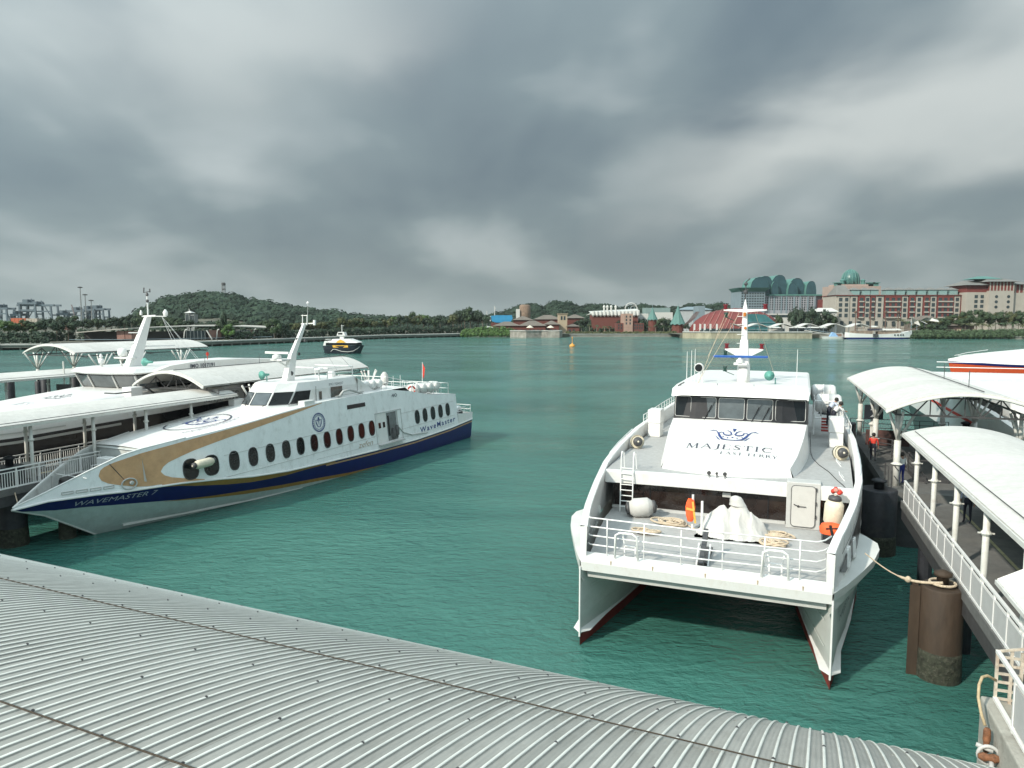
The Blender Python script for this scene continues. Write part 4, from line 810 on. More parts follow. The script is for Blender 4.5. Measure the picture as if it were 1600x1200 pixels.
b=MB(); b.tube([(-1.9,17.2,7.4),(-1.9,17.3,8.3),(1.9,17.3,8.3),(1.9,17.2,7.4)],.05,6); b.tube([(-1.9,20.3,7.4),(-1.9,20.3,8.3),(1.9,20.3,8.3),(1.9,20.3,7.4)],.05,6); b.tube([(1.9,17.3,7.9),(1.9,20.3,7.9)],.03,5); b.tube([(1.9,17.3,8.3),(1.9,20.3,8.3)],.03,5); b.lathe((1.6,16.6,7.4),[(.06,0),(.06,.8),(.35,.85),(.3,.95)],10); b.lathe((.4,19.5,7.4),[(.3,0),(.35,.3),(.25,.5)],10); b.obj('roof_frame',white,wv)
# rafts, rails, flag, aft deck
for k in range(4): raft(['first','second','third','fourth'][k]+' white raft canister from the wheelhouse on the navy-hulled ferry roof',Wf.w(1.75,20.9+k*.92)+Vector((0,0,6.62)),Wf.rz+R(0),1.1,.38,'life raft canisters')
for k in range(4): raft(['first','second','third','fourth'][k]+' raft canister from the lifebuoy, at the stepped-down aft roof of the navy-hulled ferry',Wf.w(2.3,28.6+k*1.15)+Vector((0,0,5.72)),Wf.rz,1.15,.46,'life raft canisters')
b=MB(); b.lathe((0,0,0),[(.02,-.01)],3)
def torus(b,c,R0,r,rot=None,n=20,m=8,a0=0,a1=360):
    pts=[]
    for i in range(n+1):
        a=R(a0+(a1-a0)*i/n); p=Vector((R0*math.cos(a),0,R0*math.sin(a))); pts.append(Vector(c)+(rot@p if rot else p))
    b.tube(pts,r,m,cap=False)
t=T('lifebuoy','red and white lifebuoy beside the raft canisters on the navy-hulled ferry','lifebuoy',Wf.w(2.75,27.6)+Vector((0,0,5.75)),Wf.rz+R(60))
b=MB(); torus(b,(0,0,0),.33,.075); b.obj('ring',redf,t,True)
b=MB(); 
for a in (0,90,180,270): torus(b,(0,0,0),.33,.082,a0=a-12,a1=a+12,n=4)
b.obj('band',white,t,True)
b=MB()
for P in ([(-2.7,24.2),(2.4,24.2),(2.6,28.2)],[(-2.8,28.4),(2.9,28.4),(2.8,34.0),(-2.8,34.4)]):
    for h in (.5,1.0): b.tube([(x,y,interp(zt,y)+h+.05) for x,y in P],.03,5)
    for (x0,y0),(x1,y1) in zip(P,P[1:]):
        for i in range(5): x=x0+(x1-x0)*i/4;y=y0+(y1-y0)*i/4; b.tube([(x,y,interp(zt,y)),(x,y,interp(zt,y)+1.05)],.022,5)
b.obj('roof_rail',railw,wv)
b=MB(); b.lathe((.4,26.8,6.15),[(.3,0),(.36,.3),(.34,.9),(.12,1.2)],10); b.obj('roof_vent',tarp,wv,True)
t=T('flag','small red flag drooping on a staff at the back of the navy-hulled ferry','flag',Wf.w(1.4,31.5)+Vector((0,0,5.0)),Wf.rz)
b=MB(); b.tube([(0,0,0),(0,.1,3.0)],.025,5); b.obj('staff',railw,t)
b=MB(); b.grid([[(.02+x*.25*(1-.3*z),.08+.08*math.sin(x*9+z*2),2.9-z*1.15-x*.45) for x in (0,.35,.7,1)] for z in (0,.35,.7,1)]); b.obj('cloth',redf,t,True)
b=MB(); b.add([(-3,34.8,1.9),(3.1,34.8,1.9),(3.0,34.8,4.75),(-3.0,34.8,4.75)],[(0,1,2,3)]); b.obj('aft_bulkhead',white,wv)
b=MB(); b.grid([[(x,u,1.75) for x in (-3.3,3.3)] for u in (34.8,37.6)]); b.obj('aft_deck',deckg,wv)
b=MB()
for s in (-1,1): b.grid([[(s*3.5,u,interp(zr,u)),(s*3.42,u,z)] for u,z in ((34.8,2.8),(36.5,2.6),(37.7,2.65))])
b.grid([[(x,37.65,1.9),(x,37.7,2.6)] for x in (-3.5,3.5)]); b.obj('aft_bulwark',white,wv)
b=MB()
for h in (2.95,3.35): b.tube([(3.35,34.9,h),(3.35,37.6,h),(-3.35,37.6,h),(-3.35,34.9,h)],.028,5)
for y in (35,36.2,37.5): b.tube([(3.35,y,2.6),(3.35,y,3.35)],.022,5)
b.lathe((2.4,36.5,2.9),[(.3,-.3),(.45,-.25),(.45,.25),(.3,.3)],12,axis='x'); b.obj('aft_rail',railw,wv)
b=MB(); b.lathe((2.5,36.4,2.6),[(.35,-.4),(.35,.4)],12,axis='x'); b.box(2.1,2.9,36.2,36.6,1.8,2.5); b.obj('capstan',dsteel,wv)
fender('long buff fender hanging across the first two oval windows of the navy-hulled ferry',Wf.w(side(4.3,3.35)+.36,4.3)+Vector((0,0,3.42)),1.55,.27,Matrix.Rotation(Wf.rz,3,'Z')@Matrix.Rotation(R(92),3,'X'))
# ================================================================ piers
P_=Fr((0,0),(.347,.938))
def arch(b,v0,v1,u0,u1,ze,rise,n=14,th=.07,uo=0):
    for t0,dz in ((0,0),(1,-th)):
        b.grid([[(v0+(v1-v0)*k/n,u,ze+rise*(1-(2*k/n-1)**2)+dz) for k in range(n+1)] for u in (u0,u1)])
    for u in (u0,u1): b.grid([[(v0+(v1-v0)*k/n,u,ze+rise*(1-(2*k/n-1)**2)+dz) for k in range(n+1)] for dz in (0,-th)])
    return b
def walkway(lab,v0,v1,u0,u1,cols,side_s,eave,bars,ze=6.6,zb=3.3,rise=.45,farcols=None,farrail=None):
    t=T('covered_walkway',lab,'walkway',(0,0,0),P_.rz)
    b=MB(); b.box(min(v0,v1)-.15,max(v0,v1)+.15,u0,u1,zb-.35,zb); b.obj('walkway_deck',asphalt,t)
    b=MB(); b.box(min(v0,v1)-.1,min(v0,v1)+.15,u0,u1,zb-.9,zb-.36); b.box(max(v0,v1)-.15,max(v0,v1)+.1,u0,u1,zb-.9,zb-.36); b.obj('edge_beam',dsteel,t)
    # roof panels
    n=int((u1-u0)/1.85); L_=(u1-u0)/n; b=MB(); arch(b,eave[0],eave[1],.006,L_-.006,ze,rise); me=b.mesh('roof_panel',canopy); fixn(me)
    for i in range(n): inst('roof_panel',me,t,(0,u0+i*L_,0))
    b=MB()
    for e in eave: b.bar((e,u0,ze-.10),(e,u1,ze-.10),.10,.14)
    b.obj('gutter',steel,t)
    b=MB()
    for e,s in ((eave[0]+.42,1),): b.tube([(e,u0,ze+.18),(e,u1-.5,ze+.18)],.018,4)
    b.obj('roof_cable',dsteel,t)
    def col(v,u):
        c=MB(); c.tube([(v,u,zb-.3),(v,u,ze-.05)],.095,10); o=c.obj('column',steel,t,True)
        c=MB(); c.lathe((v,u,ze-.95),[(.095,-.09),(.15,-.02),(.16,0),(.15,.02),(.095,.09)],10); c.bar((v-.22,u,ze-.95),(v+.22,u,ze-.95),.04,.04); c.obj('collar',steel,o)
    for u in cols: col(v0,u)
    for u in (farcols if farcols is not None else cols): col(v1,u)
    b=MB()
    for u in cols: 
        N_=8; b.tube([(eave[0]+(eave[1]-eave[0])*k/N_,u,ze-.13+rise*(1-(2*k/N_-1)**2)) for k in range(N_+1)],.05,6); b.bar((eave[0],u,ze-.12),(eave[1],u,ze-.12),.06)
    b.obj('roof_rib',dsteel,t)
    def rail(v,ua,ub):
        b=MB(); b.bar((v,ua,zb+1.05),(v,ub,zb+1.05),.09,.06); b.bar((v,ua,zb+.86),(v,ub,zb+.86),.05,.05); b.bar((v,ua,zb+.06),(v,ub,zb+.06),.06,.08); o=b.obj('railing',railw,t)
        n=max(1,int(round((ub-ua)/1.23))); L_=(ub-ua)/n
        for i in range(n+1):
            b=MB(); b.bar((v,ua+i*L_,zb-.3),(v,ua+i*L_,zb+1.05),.055,.055); b.obj('post',railw,o)
        for i in range(n):
            if not bars: b=MB(); b.box(v-.012,v+.012,ua+i*L_+.05,ua+(i+1)*L_-.05,zb+.12,zb+.82); b.obj('infill_panel',mat('panel_mesh',(.50,.50,.49),.6,var=.06),o)
            else:
                b=MB(); 
                for k in range(9): b.bar((v,ua+i*L_+(k+.5)*L_/9,zb+.08),(v,ua+i*L_+(k+.5)*L_/9,zb+.86),.028,.028)
                b.obj('baluster_row',railw,o)
    rail(v0-.08*side_s,u0+.2,u1-.4); rail((farrail if farrail else v1),u0+.2,u1-.4)
    for i in range(int((u1-u0)/7)+1):
        for vv in (v0+.6*side_s,v1-.6*side_s): b=MB(); b.tube([(vv,u0+1+i*7,-3),(vv,u0+1+i*7,zb-.4)],.3,10); b.obj('support_pile',pilem,t)
    b=MB(); b.box((v0*.35+v1*.65)-.08,(v0*.35+v1*.65)+.04,u0,u1-1,zb+.002,zb+.008); b.obj('yellow_line',mat('faded_yellow',(.42,.38,.22),.7,var=.3),t)
    return t
walkway('covered walkway with curved grey roof and panelled railing at the right edge, nearest the catamaran',6.1,9.4,14,38.2,[17,20.7,24.4,28.1,31.8,35.5],1,(5.9,10.6),False)
walkway('covered walkway with low curved roof and barred railing behind the sharp bow on the left',-37,-40.1,8,41.5,[11.4,15.1,18.8,22.5,26.2,29.9,33.6,37.3],-1,(-36.75,-41.0),True,farcols=[9.6,13.3,17,20.7,24.4,28.1,31.8,35.5])
def big_canopy(lab,v0,v1,u0,u1,ze,rise,deck,zdeck,post_u,banner=False,rz_off=0):
    t=T('pier_canopy',lab,'canopy',(0,0,0),P_.rz)
    n=int((u1-u0)/2.4); L_=(u1-u0)/n; b=MB(); arch(b,v0,v1,.008,L_-.008,ze,rise,18,.1); me=b.mesh('roof_panel',canopy); fixn(me)
    for i in range(n): inst('roof_panel',me,t,(0,u0+i*L_,0))
    A=lambda v,dz=0:ze+rise*(1-(2*(v-v0)/(v1-v0)-1)**2)+dz
    for u in (u0,u1):
        b=MB(); N_=16; b.tube([(v0+(v1-v0)*k/N_,u-.05 if u==u0 else u+.05,A(v0+(v1-v0)*k/N_,-.16)) for k in range(N_+1)],.075,6); b.obj('arch_rib',steel,t)
    b=MB(); 
    for u in (u0+.8,(u0+u1)/2,u1-.8):
        lo=ze-.35; b.bar((v0+.6,u,lo),(v1-.6,u,lo),.09); N_=8; P=[v0+.6+(v1-v0-1.2)*k/N_ for k in range(N_+1)]
        for k in range(N_): b.bar((P[k],u,lo if k%2 else A(P[k],-.2)),(P[k+1],u,A(P[k+1],-.2) if k%2 else lo),.06)
        for v in P[::2]: b.bar((v,u,lo),(v,u,A(v,-.15)),.05)
    b.bar((v0+.6,u0+.8,ze-.35),(v0+.6,u1-.8,ze-.35),.09); b.bar((v1-.6,u0+.8,ze-.35),(v1-.6,u1-.8,ze-.35),.09); b.obj('truss',dsteel,t)
    b=MB(); b.tube([((v0+v1)/2+.6,u0,ze+rise+.05),((v0+v1)/2+.6,u1,ze+rise+.05)],.03,4)
    for u in (u0+3,u0+9): b.tube([((v0+v1)/2+.6,u,ze+rise),((v0+v1)/2+.6,u,ze+rise+.9)],.02,4)
    b.obj('ridge_wire',dsteel,t)
    for u in post_u:
        for v in (v0+.9,v1-.9):
            b=MB(); b.tube([(v,u,zdeck),(v,u,ze-1.9)],.17,10); b.tube([(v,u,ze-1.9),(v,u,ze-.2)],.1,8); 
            for dv,du in ((0,-1.3),(0,1.3),(.9,0),(-.5,0)): b.tube([(v,u,ze-1.95),(v+dv,u+du,ze-.2)],.07,8)
            o=b.obj('post',steel,t,True); b=MB(); b.lathe((v,u,zdeck+1.2),[(.17,-.1),(.3,0),(.17,.1)],10); b.obj('collar',steel,o)
    return t
big_canopy('large barrel-vaulted pier canopy standing right of the catamaran, over the landing deck',5.5,12.9,41.0,62.4,7.4,1.0,True,3.0,(43,52,61))
big_canopy('long barrel-vaulted pier canopy behind the navy-hulled ferry',-37.4,-43.9,38.9,60.4,7.4,1.0,True,3.0,(43,52,59))
def pontoon(lab,v0,v1,u0,u1,z):
    t=T('landing_pontoon',lab,'pontoon',(0,0,0),P_.rz); b=MB(); b.box(min(v0,v1),max(v0,v1),u0,u1,z-.5,z); b.obj('deck',asphalt,t); b=MB(); b.box(min(v0,v1)+.3,max(v0,v1)-.3,u0+.3,u1-.3,-.6,z-.51); b.obj('float',dsteel,t)
    b=MB()
    for h in (.4,.75,1.1): b.tube([(v0,u1-.1,z+h),(v1,u1-.1,z+h)],.03,5)
    for k in range(8): v=v0+(v1-v0)*k/7; b.tube([(v,u1-.1,z),(v,u1-.1,z+1.1)],.03,5)
    b.obj('end_railing',dsteel,t); return t
pn=pontoon('dark landing pontoon under the right-hand pier canopy',5.9,12.8,41.4,63,3.0)
pontoon('dark landing pontoon under the left-hand pier canopy',-36.9,-43,41.6,61,3.0)
b=MB(); b.grid([[(x,56,z) for z in (3.15,4.15)] for x in (6.4,9.0)]); b.box(6.3,9.1,56.03,56.08,3.1,4.2); b.obj('banner',mat('banner_print',(.09,.045,.04),.6,var=.9,scale=1.2),pn)
b=MB()
for h in (.2,.5,.8,1.1): b.tube([(5.9,50,3.5+h),(7.0,49,3.5+h),(8.0,46,2.4+h),(8.0,44,2.3+h)],.035,5)
for v,u,z in ((5.9,50,3.5),(7.0,49,3.5),(7.5,47.5,2.9),(8.0,46,2.4),(8,44,2.3)): b.tube([(v,u,z),(v,u,z+1.1)],.04,5)
b.obj('stair_railing',dsteel,pn)
b=MB(); 
for h in (.55,1.1): b.tube([(6.3,41.6,3+h),(6.3,44,3+h)],.03,5)
for u in (41.6,42.8,44): b.tube([(6.0,u,3),(6.0,u,4.1)],.03,5)
b.obj('side_railing',dsteel,pn)
b=MB(); b.box(7.6,9.2,44.5,47,3.0,3.25)
for x in (7.6,9.2):
    for y in (44.5,47): b.tube([(x,y,3),(x,y,4.2)],.04,5)
b.tube([(7.6,44.5,4.2),(9.2,44.5,4.2),(9.2,47,4.2),(7.6,47,4.2),(7.6,44.5,4.2)],.04,5); b.tube([(7.6,44.5,3.2),(8.3,45.5,4.9),(8.6,47,5.2)],.05,5); b.obj('gangway_trolley',dsteel,pn)
sg=T('pier_sign','small dark sign reading 2 on a pole beside the right-hand canopy','sign',P_.w(6.3,53.0)+Vector((0,0,3.0)),0)
b=MB(); b.tube([(0,0,0),(0,0,4.4)],.11,8); b.lathe((0,0,2.0),[(.11,-.15),(.22,0),(.11,.15)],8); b.obj('pole',steel,sg)
b=MB(); b.box(-.62,.62,-.22,-.12,2.35,3.35); bd=b.obj('board',mat('sign_board',(.03,.035,.045),.4),sg)
map_text('2',lambda x,y:(-.26+x,-.235,2.52+y),mat('sign_letter',(.55,.58,.6),.5),bd,size=.85,width=.48)
def pile(lab,v,u,r,zt_,m,cap=True,grp=None,fr=P_):
    t=T('mooring_pile',lab,'pile',fr.w(v,u),fr.rz,grp); b=MB(); b.tube([(0,0,-6),(0,0,zt_-.05),(0,0,zt_)],[r,r,r-.04],24); b.obj('pile_shaft',m,t,True).data.polygons[-1].use_smooth=False
    b=MB(); b.lathe((0,0,0),[(r+.004,-.6),(r+.02,-.1),(r+.03,.35),(r+.012,.8),(r+.004,1.0)],24); b.obj('tide_band',mat('tide_weed',(.030,.034,.022),.85,var=.6,scale=6,bump=1.0,bscale=14,dirt=(.16,.15,.12),dscale=7),t,True)
    if cap: b=MB(); b.lathe((0,0,zt_),[(r*.28,0),(r*.28,.32),(r*.42,.36),(r*.42,.46),(r*.1,.55)],12); b.obj('bollard_head',m,t,True)
    return t
pb=pile('brown weathered mooring pile with a rope looped over its head, right of the catamaran bow',5.5,26.6,.66,3.15,pileb)
b=MB(); b.box(-.9,-.72,-.12,.12,-6,3.2); b.box(-.97,-.66,-.16,-.11,-6,3.1); b.obj('fender_plate',pileb,pb)
b=MB(); torus(b,(0,0,0),.38,.045,rot=Matrix.Rotation(R(90),3,'X')); o=b.obj('rope_loop',rope,None,True); o.location=P_.w(5.5,26.6)+Vector((0,0,3.26)); tag(o,'rope loop round the head of the brown mooring pile','rope')
pile('broad black mooring pile between the catamaran and the pontoon, in front of the canopy posts',5.25,40.3,.88,3.35,pilem)
pile('tall dark mooring pile behind the catamaran vent box, nearer of the pair',4.35,51.5,.85,5.2,pilem,cap=False)
pile('dark capped pile just beyond the catamaran crew, farther of the pair',4.0,56.5,.85,5.35,pilem)
pile('black capped pile behind the roof of the right-hand walkway',12.9,58.0,.85,4.3,pilem)
pile('low dark pile beside the white ferry bow at the right',14.2,60.0,.8,3.7,pilem)
pile('black mooring pile under the tip of the sharp white bow',-37.9,25.6,.66,4.3,pilem)
pile('squat black pile in the shade just right of the sharp white bow tip',-36.4,27.5,.4,2.2,pilem,cap=False)
# mooring line from the catamaran to the pile
A=K.w(5.3,2.6)+Vector((0,0,3.9)); B_=P_.w(5.45,26.3)+Vector((0,0,3.35)); b=MB()
pts=[A.lerp(B_,i/14)+Vector((0,0,-.35*math.sin(math.pi*i/14))) for i in range(15)]
b.tube(pts,[.022]*7+[.05]*8,6); b.lathe(pts[8],[(.03,-.1),(.1,-.05),(.11,.05),(.03,.12)],7); o=b.obj('mooring_line',rope,None,True); tag(o,'pale mooring line stretched from the catamaran bow to the brown pile','rope')
b=MB(); A=Wf.w(-.3,-4.4)+Vector((0,0,2.6)); B_=P_.w(-37.9,25.6)+Vector((0,0,4.4)); b.tube([A.lerp(B_,i/8)+Vector((0,0,-.3*math.sin(math.pi*i/8))) for i in range(9)],.03,5); o=b.obj('mooring_line',rope,None,True); tag(o,'thin mooring line from the sharp bow to the black pile','rope')
# people on the pier
person('person in a red life vest standing at the dark stair railing beside the pontoon',P_.w(5.9,48.5)+Vector((0,0,3.3)),P_.rz-R(20),STAND,redf,trous)
person('dark-haired person in a white and blue top behind the broad black pile',P_.w(6.75,43.6)+Vector((0,0,3.0)),P_.rz+R(30),STAND,shirtw,mat('blue_trousers',(.02,.035,.22),.8))
person('person in a pale shirt standing under the right-hand walkway roof',P_.w(8.0,34.9)+Vector((0,0,3.3)),P_.rz+R(150),STAND,shirtb,trous)
# concrete dolphin with railing, hose
cb=T('concrete_dolphin','pale concrete block with rusty railing at the bottom right corner','concrete block',(0,0,0),P_.rz)
b=MB(); b.box(4.78,9.5,9.5,18.8,-3,3.22); b.obj('block',concrete,cb,bevel=.04)
b=MB()
for z in (3.3,4.42): b.bar((5.02,12,z),(5.02,18.6,z),.09,.07)
b.obj('railing',railw,cb)
for i in range(6):
    b=MB(); b.box(5.0,5.04,12.1+i*1.05,13.05+i*1.05,3.4,4.3); 
    if i<5: b.obj('infill_panel',mat('panel_mesh',(.5,.5,.49),.6),cb)
    b=MB(); b.bar((5.02,12+i*1.05,3.2),(5.02,12+i*1.05,4.45),.07); b.obj('post',railw,cb)
rusty=mat('rusty_white',(.55,.5,.42),.7,var=.3,scale=6,dirt=(.28,.12,.05),dscale=4)
b=MB()
for i in range(6): b.bar((5.02,18.6,3.3+i*.2),(5.5,18.6,3.3+i*.2),.05,.05)
for x in (5.02,5.3,5.5): b.bar((x,18.6,3.2),(x,18.6,4.45),.06)
for i in range(14): b.bar((5.7,18.4-i*.3,3.25),(5.7,18.4-i*.3,4.6),.035,.035)
b.bar((5.7,18.5,4.6),(5.7,14,4.6),.06); b.bar((5.02,18.6,4.42),(5.7,18.6,4.6),.05); b.obj('rusty_gate',rusty,cb)
t=T('water_hose','bent hose and rusty valve hanging on the side of the concrete block','hose',(0,0,0),P_.rz)
b=MB(); b.tube([(5.0,18.55,3.75),(4.82,18.5,3.85),(4.68,18.35,3.86),(4.58,18.15,3.76),(4.53,17.95,3.55),(4.55,17.75,3.3),(4.6,17.6,3.1)],.032,8); b.obj('hose',mat('hose_buff',(.45,.36,.22),.7,var=.3,scale=8),t,True)
b=MB(); b.lathe((4.62,17.5,2.85),[(.05,-.3),(.075,-.22),(.06,-.1),(.08,.0),(.075,.2),(.05,.25)],8); b.lathe((4.6,17.2,2.6),[(.05,-.2),(.1,-.1),(.07,.0),(.1,.1),(.05,.25)],8,axis='x'); b.obj('valve',mat('valve_rust',(.20,.085,.04),.8,var=.6,scale=8),t,True)
b=MB(); b.tube([(4.65,17.2,2.55),(4.6,16.9,2.3),(4.75,16.5,2.2),(4.7,16.1,2.05)],.055,8); b.tube([(4.4,17.4,2.75),(4.7,17.3,2.7)],.05,6); torus(b,(4.62,17.3,2.6),.2,.04); b.obj('pipe',greyp,t,True)
sr=T('small_canopy','small pale ribbed roof at the right edge above the railing','canopy',(0,0,0),P_.rz)
n=14
for i in range(n):
    b=MB(); b.grid([[(5.15+k*.55,12.5+i*.5+d,5.82+.75*(1-((k-4)/4.)**2)+dz) for k in range(9)] for d,dz in ((0,0),(.44,0),(.47,.03),(.50,0))]); b.obj('roof_panel',canopy,sr)
b=MB(); b.bar((5.15,12.5,5.76),(5.15,19.5,5.76),.08,.1)
for u in (15.6,19.0): b.tube([(6.0,u,3.3),(6.0,u,6.2)],.1,8)
b.obj('frame',steel,sr)
# ================================================================ ferry beyond the left pier
J=Fr(P_.w(-47.5,20)[:2],(.347,.938))
jy=T('catamaran_ferry','white ferry with dark lower hull and leaning mast, beyond the left walkway','ferry',J.w(0,0),J.rz)
jv=[(0,1.2),(2,3.2),(5,4.7),(9,5.4),(14,5.6),(38,5.5)]
uJ=[0,1,2,3.5,5,7,9,12,16,20,26,32,38]
zl=[(0,5.2),(8,5.0),(14,5.15),(20,5.25),(27,5.45),(38,5.3)]; zu=[(0,5.9),(8,5.75),(14,5.7),(20,5.9),(24,6.6),(30,6.7),(38,6.4)]
for nm,m,a,c in (('dark_hull',mat('hull_black',(.02,.022,.026),.2,var=.4,scale=.6),lambda u:(.75,-.3),lambda u:(1,interp(zl,u)-.0)),):
    b=MB()
    for s in (-1,1): b.grid([[(s*interp(jv,u)*k,u,-.4+(interp(zl,u)+.4)*q) for k,q in ((.78,0),(.88,.3),(.96,.65),(1,1))] for u in uJ])
    b.obj(nm,m,jy,True)
b=MB()
for s in (-1,1): b.grid([[(s*interp(jv,u),u,interp(zl,u)),(s*(interp(jv,u)-.06),u,interp(zu,u)),(s*(interp(jv,u)-.3),u,interp(zu,u)+.03),(s*(interp(jv,u)-.35),u,interp(zu,u)-.6)] for u in uJ])
b.obj('bulwark',white,jy)
b=MB()
for s in (-1,1): b.grid([[(s*(interp(jv,u)+.02),u,(interp(zl,u)+interp(zu,u))/2-.1+d) for d in (0,.07)] for u in uJ if u<16]); b.grid([[(s*(interp(jv,u)+.02),u,interp(zl,u)-.35+d) for d in (0,.16)] for u in uJ if u<18])
b.obj('hull_stripe',greyp,jy)
b=MB(); b.grid([[(s*(interp(jv,u)-.3),u,interp(zu,u)-.5) for s in (-1,1)] for u in uJ]); b.obj('side_deck',deckg,jy)
cw=[(4,2.2),(8,3.2),(14,3.9),(22,3.95)]; cz=[(4,5.5),(8,5.85),(12,6.2),(16,6.55),(20,6.85),(23,6.9)]
b=MB(); b.grid([[(-interp(cw,u)-.25,u,5.2),(-interp(cw,u),u,interp(cz,u)-.12),(-interp(cw,u)*.5,u,interp(cz,u)+.05),(interp(cw,u)*.5,u,interp(cz,u)+.05),(interp(cw,u),u,interp(cz,u)-.12),(interp(cw,u)+.25,u,5.2)] for u in (4,6,8,10,12,14,16,18,20,23)]); b.obj('coachroof',white,jy,True)
jr=lambda x,u:(x,u,interp(cz,u)+.07-.1*(abs(x)/4))
o=crown_emblem(lambda x,y: jr(.0+x*1.3,15.6+y*2.0),jy,logog); serif('MAJESTIC',.9,4.0,lambda x,y: jr(-2.0+x,12.8+y),mat('logo_pale',(.42,.42,.46),.6),jy)
W1=[(-3.6,28),(-3.6,21.2),(-2.9,20.1),(-1.2,19.7),(1.2,19.7),(2.9,20.1),(3.6,21.2),(3.6,28)]
b=MB(); b.grid([[(x,y,6.3) for x,y in W1],[(x,y,6.86) for x,y in W1]]); b.obj('wheelhouse_base',white,jy)
b=MB(); b.grid([[(x,y,6.84) for x,y in W1],[(x*1.03,y-.55*(y<22),7.95) for x,y in W1]]); jw=b.obj('window_band',glass,jy)
for i in range(1,6):
    (x0,y0),(x1,y1)=W1[i],W1[i+1]
    A=[Vector((x0,y0,6.88)),Vector((x1,y1,6.88)),Vector((x1*1.03,y1-.5*(y1<22),7.88)),Vector((x0*1.03,y0-.5*(y0<22),7.88))]; c=sum(A,Vector())/4; nn=Vector((c.x,c.y-24,0)).normalized()*.03
    b=MB(); b.add([a.lerp(c,.1)+nn for a in A],[(0,1,2,3)]); b.obj('window_pane',glass2,jw,fix=False)
    b=MB(); b.bar(A[0]+nn*1.4,A[3]+nn*1.4,.12); b.obj('window_mullion',greyp,jw)
b=MB(); b.box(3.62,3.66,21.6,28,7.0,7.8); b.obj('side_glazing',mat('side_glazing',(.07,.075,.075),.25,var=.2),jw)
RT=[(-3.5,35),(-3.9,21.4),(-3.2,19.3),(-1.3,18.7),(1.3,18.7),(3.2,19.3),(3.9,21.4),(3.6,35)]
b=MB(); b.grid([[(x*.96,y+.2*(y<22),7.96) for x,y in RT],[(x,y,8.08) for x,y in RT],[(x*.95,y+.35*(y<22),8.36) for x,y in RT]],True); b.add([(x*.95,y+.35*(y<22),8.36) for x,y in RT],[tuple(range(8))]); b.obj('wheelhouse_roof',white,jy)
b=MB(); b.grid([[(3.85,u,z),(3.95,u,z2)] for u,z,z2 in ((20.5,8.0,8.12),(22,8.05,8.5),(25,8.0,8.72),(30,7.9,8.65),(35,7.8,8.35))]); b.grid([[(3.95,u,z2),(3.6,u,z2+.05)] for u,z2 in ((20.5,8.12),(22,8.5),(25,8.72),(30,8.65),(35,8.35))]); b.obj('roof_coaming',white,jy)
map_text('IMO 1017191',lambda x,y:(3.97+.0,24.0+x,8.2+y),logog,jy,size=.42,bold=.01,width=2.6)
b=MB(); b.box(-3.5,3.5,24,36,5.8,7.95); b.obj('cabin',mat('cabin_dark',(.03,.032,.035),.15),jy)
serif('MAJESTIC JOY',.62,5.8,lambda x,y:(interp(jv,23+x)+.04,23.6+x,5.55+y),logog,jy,gap=.16)
b=MB(); taper(b,(0,22.0,8.2),(0,23.8,12.3),.3,.6,.14,.25); mj=b.obj('mast',white,jy,bevel=.03)
b=MB(); b.bar((-.3,23.5,12.3),(.9,23.7,12.35),.1,.12); b.bar((.0,23.6,12.3),(1.3,24.4,12.3),.08); b.bar((0,23.4,9.9),(1.0,25.4,9.9),.12,.1); b.bar((-.1,22.8,11.0),(-.6,22.4,11.0),.08); b.bar((-.1,22.4,10.2),(-.6,22.0,10.2),.08); b.lathe((1.2,24.4,12.35),[(.15,0),(.2,.25),(.06,.5)],8); b.lathe((-.3,23.4,12.4),[(.1,0),(.1,.2),(.03,.4)],8); b.tube([(0,23.8,12.2),(0,23.8,13.9)],.06,6); b.obj('mast_arm',white,mj)
b=MB(); b.lathe((0,23.8,13.9),[(.05,0),(.12,.1),(.05,.3)],8); b.lathe((0,23.8,13.4),[(.08,0),(.12,.15),(.06,.25)],8); b.bar((-.4,23.8,14.2),(.35,23.8,14.3),.05); b.bar((-.35,23.8,14.2),(-.3,23.8,14.6),.06); b.bar((.3,23.8,14.2),(.3,23.8,14.5),.06); b.obj('wind_sensor',dsteel,mj)
b=MB()
for c in ((1.2,26.5,8.5),(1.4,27.5,8.5),(.6,28.5,8.5),(-1,28,8.4)): b.tube([(1.0,24.2,12.3),c],.015,4)
b.obj('stay_wire',railw,mj)
b=MB(); b.lathe((1.6,21.8,8.75),[(.33,0),(.26,.1),(.12,.3),(.08,.8)],14,axis='x'); b.obj('horn',teal,jy,True)
b=MB(); b.lathe((-.9,22,9.45),[(.05,-.36),(.3,-.25),(.36,0),(.3,.25),(.05,.36)],14); b.box(-1.6,.3,21.8,22.3,8.95,9.08); b.bar((-1.2,22,9.0),(-1,22,8.35),.08); b.bar((0,22,9.0),(0,22,8.35),.15,.15); b.obj('satellite_dome',white,jy,True)
b=MB(); b.lathe((-2.0,21,8.35),[(.1,-.1),(.1,.25),(.2,.3),(.22,.5),(.16,.65)],12); b.lathe((-2.0,21,9.15),[(.03,-.15),(.15,0),(.03,.22)],10); b.obj('searchlight',white,jy,True)
b=MB()
for u in (27.5,): b.tube([(2.4,u,8.3),(2.4,u,9.1)],.03,5); b.lathe((2.4,u,9.0),[(.1,0),(.12,.2),(.05,.3)],8)
b.obj('roof_lamp',redf,jy)
b=MB(); b.box(3.7,4.6,17.8,18.8,5.6,7.2); b.obj('vent_box',white,jy,bevel=.05)
b=MB(); b.tube([(3.6,16.5,6.9),(4.6,16.5,6.9),(4.6,17.8,6.9)],.05,5); b.obj('side_rail',dsteel,jy); b=MB(); b.bar((4.3,19.2,7.2),(4.3,21.0,5.9),.1); b.obj('side_brace',dsteel,jy)
